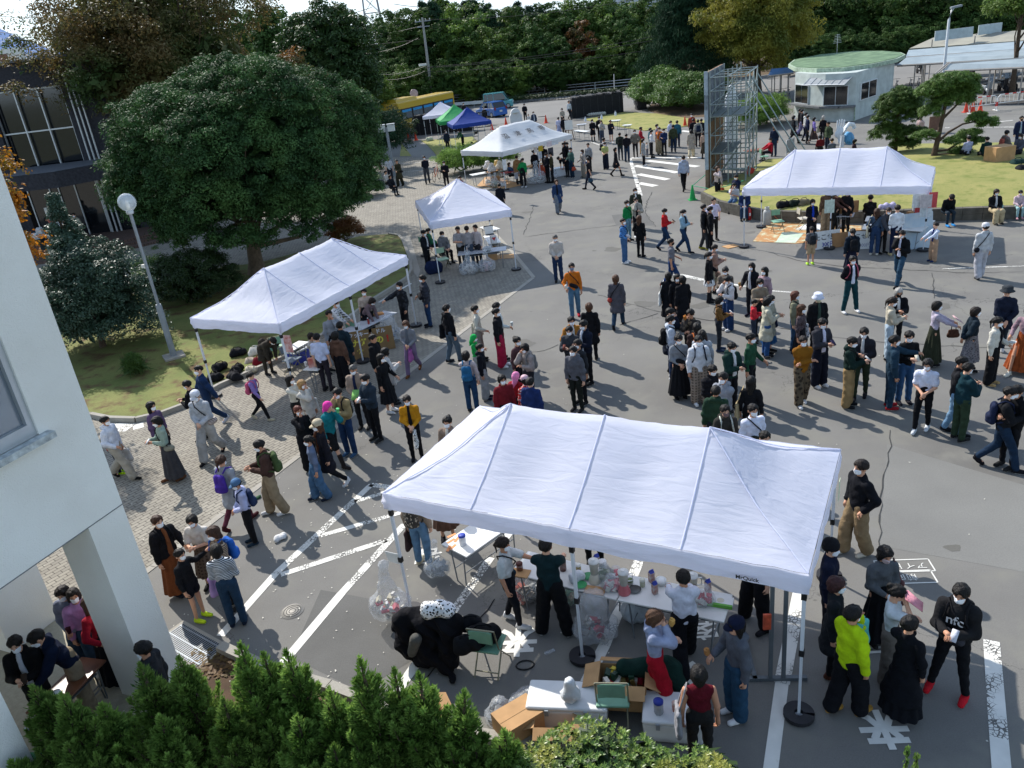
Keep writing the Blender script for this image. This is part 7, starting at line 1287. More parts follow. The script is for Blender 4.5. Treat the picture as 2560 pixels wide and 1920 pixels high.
lump(tuple(C(1,1,20,1410)),.5,.35,.3,'white cloth bag on the ground by the left canopy','c4c0b4');lump(tuple(C(1,1,50,1500)),.4,.3,.3,'dark red bag by the white cloth bag','6a1420');lump(tuple(C(1,1,-30,1560)),.35,.3,.22,'cream tote bag with rope handles near the left canopy','b8b09c');lump(tuple(C(0,1,2180,1480)),.4,.3,.2,'beige bag on the grass beside the white cloth bag','a89c8c')
def MT(x,y,z):return P(960+x/5.185,400+y/5.185,z)
table(MT(955,1235,.7),MT(1585,1165,.7),.6,'white folding table across the front of the mid canopy',top=TGREY);table(MT(1520,1080,.7)+Vector((0,.2,0)),MT(1440,960,.7),.5,'white table running back on the right side of the mid canopy',top=TTOP);table(MT(1235,870,.7),MT(1370,920,.7),.5,'small white table at the back of the mid canopy',top=TTOP)
t_=MT(1365,960,.7);b=MB();b.box((0,0,.16),(.36,.02,.32),TTOP,rx=-.2);b.box((.0,.05,.3),(.4,.02,.12),BLK,rx=.5);b.box((0,-.1,.01),(.34,.2,.02),BLK);tag(b.build('laptop',None,None,(t_.x,t_.y,.7),.2),'open white screen with a black top on the mid canopy table','screen');t_=MT(1425,1075,.7);carton((t_.x,t_.y),15,.22,.18,.3,'box with a red heart on the mid canopy table',mat('heart_box','d0d0d0',.7,.05),False,z=.7);b=MB();b.add([(-.08,0,.22),(0,0,.1),(.08,0,.22),(.05,0,.26),(0,0,.23),(-.05,0,.26)],[(0,1,2,3,4,5)],mat('heart_red','a83038',.7,0));b.build('heart',None,bpy.data.objects[[o.name for o in bpy.data.objects if o.name.startswith('carton')][-1]],(0,-.094,0),0)
gbag((MT(1345,1180,.7).x,MT(1345,1180,.7).y),.4,.4,'clear plastic bag on top of the mid canopy table',('b8bcc0','a8b0b4'),neck=False,z=.7,name='plastic_bag',cat='bag',grp='plastic bags on the tables');gbag(MT(1110,1480,0),.7,.85,'left clear rubbish bag under the mid canopy table',('c8c0b8','b8b0a8','d0ccc4'));gbag(MT(1340,1440,0),.65,.8,'right clear rubbish bag with pink papers under the mid canopy table',('c8a8a8','b8b0b0','a8a0a0'));bottle((MT(1055,1190,.7).x,MT(1055,1190,.7).y,.7),'plastic bottle on the mid canopy table','b0b4b8',.24);bottle((MT(1080,1195,.7).x,MT(1080,1195,.7).y,.7),'second bottle beside the plastic bottle on the mid table','a08c80',.22)
p=MT(780,1420,0);chair((p.x,p.y),20,'pale green folding chair at the near left leg of the mid canopy',mat('chair_pale_green','9ab89c',.5,.05));p=MT(800,1320,0);chair((p.x,p.y+.3),200,'green folding chair under the seated boy in grey');lump(tuple(MT(660,1470,0)),.4,.35,.55,'dark blue rucksack standing by the near left leg of the mid canopy','16203c','backpack','backpack');p=MT(570,1240,0);chair((p.x,p.y),120,'folding chair under the boy in the green jersey');p=MT(1400,1290,0);carton((p.x,p.y),0,.45,.3,.5,'brown carton under the mid canopy table',CARD2,False)
sheet('cardboard_floor',[MT(1440,1290,0),MT(1700,1275,0),MT(1690,1220,0),MT(1440,1235,0)],CARD2,.016)
roof_a=math.atan2(3.25-2.12,3.45/2)
for ch,u in zip('沼津高専',(1.35,2.35,3.35,4.35)):text(ch,(u,.92,2.12+1.13*(.92/1.725)**1.12+.045),.48,mat('canopy_ink','4c4c50',.8,0),rot=(roof_a*.97,0,0),parent=T_let,name='roof_lettering',bold=.004)
def LZ(x,y,z=0.):return P(1120+x/6.9125,260+y/6.9125,z)
table(LZ(425,1235,.7),LZ(700,1185,.7),.6,'white folding table at the left side of the lettered canopy');table(LZ(720,1190,.7),LZ(940,1120,.7),.5,'brown table heaped with plastic bags under the lettered canopy',top=CARD);table(LZ(985,1200,.7),LZ(1240,1150,.7),.6,'red clothed front table under the lettered canopy',top=mat('red_cloth','8a3030',.8,.1));table(LZ(1440,1090,.7),LZ(1640,1020,.7),.6,'pale table behind the big rubbish bag under the lettered canopy',top=CARD2)
for i,(x,y_,c,lb)in enumerate(((690,1110,'d0d0d0','white plastic bag, leftmost on the heaped table'),(760,1150,'c8c8c8','white plastic bag, second on the heaped table'),(850,1100,'c0a060','yellowish plastic bag on the heaped table'),(900,1110,'c8c4b8','pale bag at the right end of the heaped table'))):q_=LZ(x,y_,.75);gbag((q_.x,q_.y),.5,.42,lb,(c,),mat('heap_film_'+c,c,.4,.1,bump=.8,bscale=14,alpha=.9),neck=False,z=.7,name='plastic_bag',cat='bag',grp='plastic bags on the tables')
for i,(x,y_,w_,h_,lb,cs_)in enumerate(((1540,1370,1.0,1.15,'big clear rubbish bag on the front right of the lettered stall',('c0c0c0','b8b0a8','a8a8a8')),(740,1430,.6,.9,'clear rubbish bag hanging at the left of the lettered stall',('a8a898','b8b0a0')),(830,1440,.5,.8,'second clear bag beside a carton at the lettered stall',('98a088','a89878')),(950,1430,.45,.45,'small white bag by the near leg of the lettered canopy',('d0d0d0',)),(1850,1280,.35,.4,'small white bag in front of the white cool box',('d0d0d0',)))):gbag(LZ(x,y_),w_,h_,lb,cs_,neck=i<3)
p=LZ(830,1400);carton((p.x,p.y+.3),10,.5,.4,.45,'brown carton at the left of the lettered stall',CARD,False);p=LZ(1890,1250);cooler((p.x,p.y),22,.95,.5,.5,'large white cool box at the right front of the lettered canopy','c8ccd0','c4c8cc');p=LZ(1620,1230);carton((p.x,p.y),15,.4,.3,.6,'red orange upright box beside the big rubbish bag',mat('orange_box','b04a30',.6,.05),False);p=LZ(920,1290);chair((p.x,p.y),30,'dark green chair behind the hanging bags at the lettered stall',mat('chair_dark','2c3a34',.6,.1));p=z3(1390,960);chair((p.x,p.y),200,'dark folding chair alone on the far lawn',mat('chair_black','25231f',.6,.1))
sheet('cardboard_floor',[LZ(500,1420),LZ(1000,1470),LZ(1300,1400),LZ(800,1250),LZ(640,1270)],CARD2,.016)
for i,(x,y_,zz,w_,h_,c,lb)in enumerate(((985,1050,1.9,.35,.9,'c8c8c8','printed paper strip on the near leg of the lettered canopy'),(1580,880,1.3,.65,.75,'b4bcc4','pale poster hanging before the boys in black'),(1775,830,1.7,.7,.8,'3c3c44','dark poster hanging at the right of the lettered canopy'),(1750,690,2.0,.7,.5,'c0b4b8','pink printed paper under the right eave of the lettered canopy'),(1850,665,2.1,.9,.4,'c4c8cc','white paper under the right eave of the lettered canopy'),(1600,770,1.9,.6,.5,'b89a2a','yellow poster under the eave of the lettered canopy'),(1180,1240,.6,.5,.6,'c0bcc0','printed sheet on the front of the red clothed table'),(1510,790,1.9,.4,.5,'b8b0a8','small paper left of the yellow poster'))):q_=LZ(x,y_,zz);paper(tuple(q_),rad(40),w_*.6,h_*.6,lb,0,mat('poster_'+c,c,.8,.25,5))
for i,(x0,y0,x1,y1,lb)in enumerate(((555,1080,640,1072,'small dark folding table, back one beside the easel'),(525,1130,630,1140,'small white folding table, front one beside the easel'),(830,1045,925,1040,'small table with a white bottle on the dry grass edge'),(950,1085,1025,1080,'small table with leaflets at the edge of the dry grass'))):table(C(2,0,x0,y0,.7),C(2,0,x1,y1,.7),.5,lb,top=TTOP if i!=0 else TGREY)
for i,(x,y_,lb)in enumerate(((635,1050,'white bottle on the back small table'),(775,1030,'white bottle held by the gate tables'),(895,1000,'tall white bottle on the grass edge table'))):q_=C(2,0,x,y_,.7);bottle((q_.x,q_.y,.7),lb,'d0d4d8',.38,.09,'9aa0b4')
b=MB()
a,c=C(2,0,575,1015),C(2,0,800,995)
for i in range(13):q_=a.lerp(c,i/12);r=empty('white_ball',(q_.x,q_.y,0),0,'round white ball in the row at the foot of the long black gate wall','ball','row of white balls');b=MB();b.lathe([(.16*math.sin(t),.17-.16*math.cos(t))for t in[.02+i_*math.pi/8*.995 for i_ in range(9)]],mat('ball_white','b4b2a8',.8,.1,6),12);b.build('ball',None,r)
def RT_(x,y,z=0.):return P(1880+x/4.608,490+y/4.608,z)
FLOORC=ground_mat('painted_cardboard','b38c5e','a8764a',1.2,fine=30,c3='b4b89a')
sheet('cardboard_floor',[RT_(10,525),RT_(150,350),RT_(230,300),RT_(1260,345),RT_(1260,560),RT_(960,575),RT_(740,530),RT_(500,552)],FLOORC,.012);sheet('painted_panel',[RT_(270,540),RT_(350,420),RT_(600,430),RT_(500,545)],ground_mat('panel_paint','a8bfa8','c8ccc0',2,fine=9),.018);sheet('white_panel',[RT_(500,390),RT_(650,310),RT_(820,310),RT_(820,400)],PAP,.022)
p=RT_(330,440);chair((p.x,p.y+.35),0,'green folding chair with its back to the mound wall under the right canopy');p=RT_(590,400);chair((p.x+.1,p.y+.2),90,'folding chair with a cream cloth left of the girl in the blue apron',mat('chair_cream','b0aa9c',.6,.1))
p=RT_(185,340);r=empty('gas_cylinder',(p.x,p.y+.15,0),0,'grey gas cylinder by the left leg of the right canopy','gas cylinder');b=MB();b.lathe([(.15,0),(.16,.04),(.16,.5),(.12,.58),(.05,.62)],mat('cylinder_grey','9a9c9a',.5,.1),18);b.build('body',None,r);b=MB();b.lathe([(.09,.58),(.09,.72),(.08,.72),(.08,.58)],mat('cylinder_grey','9a9c9a'),14,cap=False);b.build('collar',None,r);b=MB();b.tube([(.05,0,.66),(.3,-.1,.3),(.6,-.1,.02),(1.8,.1,.02),(2.2,.3,.4)],.012,mat('hose_orange','a8603c',.6,.1),5);b.build('hose',None,r)
p=C(2,1,2050,240);r=empty('fire_extinguisher',(p.x,p.y,0),0,'red fire extinguisher by the mound wall, left of the right canopy','fire extinguisher');b=MB();b.lathe([(.075,0),(.085,.03),(.085,.42),(.05,.48),(.03,.52)],mat('extinguisher_red','a81c1c',.35,.05,spec=.6),16);b.build('body',None,r);b=MB();b.box((0,-.02,.56),(.04,.14,.04),BLK);b.tube([(0,-.05,.52),(.09,-.05,.4),(.1,0,.1)],.012,BLK,5);b.build('valve_and_hose',None,r);b=MB();b.box((0,-.084,.24),(.07,.01,.12),PAP);b.build('notice',None,r)
table(RT_(930,235,.72),RT_(1165,235,.72),.6,'folding table carrying a flattened brown carton under the right canopy',z=.72,top=TGREY);q_=RT_(1050,190,.76);carton((q_.x,q_.y),0,1.1,.1,.42,'long brown carton panel on the stall table',CARD,False,z=.73)
table(RT_(1270,380,.7),RT_(1600,380,.7),.7,'pale counter table where the customer in denim waits',top=TTOP);table(RT_(1640,385,.72),RT_(1960,405,.72),1.5,'long white counter at the right end of the right canopy',z=.72,top=TTOP);table(RT_(1300,285,.72),RT_(1540,285,.72),.7,'second pale table behind the counter with a white cloth',z=.72,top=TTOP)
t_=RT_(1850,330,.73);lump((t_.x,t_.y,.73),.3,.14,.12,'black pouch on the long white counter','17171a',strap=False);t_=RT_(1925,200,.73);carton((t_.x,t_.y),0,.25,.16,.26,'red pointed box on the long white counter',mat('red_fold','a03a3c',.7,.1),False,z=.73);t_=RT_(1865,180,.73);bottle((t_.x,t_.y,.73),'clear spray bottle on the long white counter','b0b4b8',.3,.05);t_=RT_(1820,215,.73);carton((t_.x,t_.y),20,.2,.14,.12,'brown packet beside the spray bottle on the counter',CARD,False,z=.73);t_=RT_(1840,270,.73);b=MB();b.box((0,0,.01),(.34,.03,.02),mat('heart_red','a83038'));tag(b.build('red_ruler',None,None,(t_.x,t_.y,.73),.2),'red stick lying on the long white counter','stick')
WB=mat('white_panel_board','d2d2ce',.7,.05)
board(RT_(860,600),2,.95,.62,'white hand lettered board with black characters and a blue price, left one',WB,[('たこせん',0,.08,.24,'17171a',.003),('300円',.03,-.17,.19,'2a2c8a',.003)]);board(RT_(1250,610),-14,.85,.62,'white hand lettered board with a brown drawing, half hidden by the schoolgirl',WB,[('たこせん',0,.12,.2,'17171a',.003),('300円',.12,-.18,.15,'8a8ca0',.001)]);board(RT_(1890,600),-3,1.0,1.2,'large white board with pale blue drawing leaning at the counter end',mat('board_drawn','c2c8ca',.7,.25,3,color2='9db4c4'),[]);board(RT_(1130,570),0,1.3,.5,'brown carton panel leaning behind the hand lettered boards',CARD,[])
for x,y_,zz,w_,h_,c,lb in((1920,55,1.75,.38,.45,'c6c8c8','printed sheet high on the right front leg of the right canopy, left one'),(2005,60,1.75,.36,.42,'b0a8a8','greyer printed sheet next to it on the right front leg'),(2005,165,1.35,.38,.45,'c2ccd0','blank pale sheet low on the right front leg'),(2085,45,1.75,.26,.5,'b84a4c','red and white banner strip beyond the right front leg'),(893,120,1.6,.32,.45,'b4c0b4','printed sheet with a green header on the middle leg of the right canopy')):q_=RT_(x,y_,zz);paper(tuple(q_),rad(-12),w_,h_,lb,0,mat('poster2_'+c,c,.8,.2,12))
for x,y_,c,lb,s_ in((380,140,'15161a','black bags on the mound edge left of the apron girl, left one',.55),(520,125,'17201c','dark bags on the mound edge left of the apron girl, right one',.55),(620,115,'6a6250','brown rucksack on the mound edge behind the apron girl',.45)):q_=RT_(x,y_,.5);lump((q_.x,q_.y+.25,.46),s_,.34,.3,lb,c)
p=RT_(1565,140,.75);V,F=blend([((-.2,0,.1),(.2,0,.1),.12,.12)],.03,.05,lambda g,F:F+.03*np.sin(25*g[...,0]));o=npmesh('lilac_cloth',V,F,cloth('a8a4c0'),smooth=True);o.location=(p.x,p.y,.72);tag(o,'lilac cloth heap on the table behind the counter','cloth');b=MB();b.box((0,0,.012),(.5,.42,.024),CARD2);p=C(2,1,1890,472);tag(b.build('flat_cardboard',None,None,(p.x,p.y,.0),.3),'flat piece of cardboard by the left front leg of the right canopy','cardboard');gbag(RT_(1990,380),.3,.75,'clear plastic sheet hanging at the right front leg of the right canopy',('b0a8a8','c0c0c0'),neck=True,z=.3)
p=C(3,0,2000,1425,.5);carton((p.x,p.y+.1),8,.95,.7,.85,'large brown carton on the mound lawn at the right',CARD2,False,z=.45)
for x,y_,c,lb in((2150,1430,'1d3430','dark green bag on the mound right of the large carton'),(2200,1480,'1a1b20','black bag at the right edge of the mound lawn'),(2130,1345,'191a1e','black bag and paper behind the large carton')):q_=C(3,0,x,y_,.6);lump((q_.x,q_.y,.6),.6,.4,.3,lb,c)
p=C(2,1,45,650)
# stall desk in the covered way, table on the scaffold side, bins on the terrace
a=C(0,3,430,1215,.72);c=C(0,3,740,975,.72);table(C(0,3,215,1180,.72),C(0,3,440,1215,.72),1.05,'brown wooden desk with a sanitiser pump in the covered way',z=.72,top=mat('desk_wood','6a4028',.4,.3,5,spec=.5));t_=C(0,3,320,1180,.73);bottle((t_.x,t_.y,.725),'white pump bottle of sanitiser on the brown desk','d4d8dc',.2,.04);t_=C(0,3,420,1140,.73);b=MB();b.box((0,0,.004),(.2,.28,.006),PAP);b.box((0,.02,.009),(.15,.16,.004),mat('card_green','4a7a4c',.7,.4,12,color2='b86a3c'));tag(b.build('notice_card',None,None,(t_.x,t_.y,.722),-.5),'white card with a green picture on the brown desk','card');t_=C(0,3,505,1060,.73);jar((t_.x,t_.y,.722),'small green and white tub on the brown desk','a8c0ac','d4d8d4',.1,.06,name='tub',cat='tub')
table(C(2,0,2035,1310,.7),C(2,0,2180,1290,.7),.6,'brown table behind the scaffold with papers on it',top=mat('brown_top','7d4a34',.6,.1));p=C(2,0,2180,1420);chair((p.x,p.y),90,'green folding chair under the seated person in red');b=MB();p=C(2,0,2055,1480,.4);b.box((0,0,.4),(.4,.02,.4),mat('red_flag','b43a2c',.7,.05),ry=.5);b.tube([(0,0,0),(0,0,.5)],.015,STEEL,5);tag(b.build('red_sign',None,None,(p.x,p.y,0)),'tilted red square sign at the foot of the scaffold','sign');p=C(3,0,190,1330);b=MB();b.box((0,0,.45),(.6,.04,.7),mat('mesh_grey','8c8c86',.5,.2));b.tube([(-.3,0,0),(-.3,0,.8),(.3,0,.85),(.3,0,0)],.03,STEEL,6);tag(b.build('mesh_fence_panel',None,None,(p.x,p.y,0),.5),'small grey mesh panel behind the left end of the right canopy','fence')
for x,y_,c,lb in((345,520,'3f4a4c','dark rubbish bin on the brick terrace'),(485,510,'5f7d9a','blue rubbish bin with a clear liner on the brick terrace')):q_=C(0,1,x,y_,.39);r=empty('rubbish_bin',(q_.x,q_.y+.3,.39),0,lb,'bin','rubbish bins');b=MB();b.lathe([(.22,0),(.3,.72),(.31,.72)],mat('bin_'+c,c,.5,.1),18);b.build('bin',None,r);b=MB();b.lathe([(.31,.66),(.35,.8),(.28,.86),(.24,.74)],mat('bin_liner','b8bcbc',.4,.1,alpha=.8),16,cap=False);b.build('liner',None,r)
for x,y_,lb in((310,400,'white foam plates stacked left of the bent person on the terrace'),(350,350,'white paper bundle on the table by the terrace bins')):q_=C(0,1,x,y_,1.1);b=MB();b.box((0,0,0),(.3,.25,.5),PAP,rx=.3);tag(b.build('paper_bundle',None,None,(q_.x,q_.y,1.1)),lb,'paper')
p=C(1,2,215,1340);lump((p.x,p.y,0),.2,.16,.1,'crumpled white plastic bag on the yard near the parking line','d0d0d0','litter_bag','bag',strap=False);p=C(1,2,15,990);lump((p.x,p.y,0),.1,.08,.05,'crushed green cup on the paving edge','3a5a40','litter_cup','cup',strap=False)
p=z3(745,960);lump((p.x,p.y,0),.6,.4,.4,'white and black bundle on the grass near the white far canopy','b8b8a0',strap=False);p=z3(1130,880)
# the crowd
VIEW={'L':(1120,260,6.9125),'M':(960,400,5.185),'R':(1880,490,4.608),'K':(640,740,7.54),'G':(940,180,5.53),'H':(1960,240,7.373),'B':(1280,1400,3.95)}
def crowd(spec):
 for line in spec.strip().split('\n'):
  line=line.strip()
  if not line or line[0]=='#':continue
  head,*labs=[s_.strip()for s_ in line.split('|')];tk=head.split()
  ci=tk[0];hx,hy=map(float,tk[1].split(','));h=float(tk[2])/100;face=float(tk[3]);arms,legs=tk[4],tk[5];kw={};exs=[]
  for t_ in tk[6:]:
   k,_,v=t_.partition('=')
   if k=='x':exs.append(v)
   elif k in('lean','hp','hy','z'):kw[k]=float(v)
   elif k=='m':kw['mask']=None if v=='0' else v
   else:kw[{'t':'top','b':'bot','h':'hair','s':'shoes','i':'inner','hat':'hat','sk':'skin','pr':'pr_'}[k]]=int(v)if k=='sk' else v
  s_=h/1.7;lean=kw.get('lean',0);zt=1.72*s_+GRND.get(legs,0)*s_-(1-math.cos(rad(lean)))*.79*s_+kw.get('z',0.)
  zt=0.+kw.get('z',0.)if ci[0]=='F' else zt;k_=ci.lstrip('F')
  q_=C(int(k_[0]),int(k_[1]),hx,hy,zt)if k_.isdigit()else P(VIEW[k_][0]+hx/VIEW[k_][2],VIEW[k_][1]+hy/VIEW[k_][2],zt);off_=math.sin(rad(lean))*.79*s_;fx,fy=math.sin(rad(face)),-math.cos(rad(face))
  ex_=[]
  for i,e_ in enumerate(exs):kx,_,c_=e_.partition(':');ex_.append((kx,c_ or '1c1c20',labs[i+1]if i+1<len(labs)else ''))
  person(q_.x-fx*off_,q_.y-fy*off_,h,face,arms,legs,label=labs[0],ex=ex_,**kw)
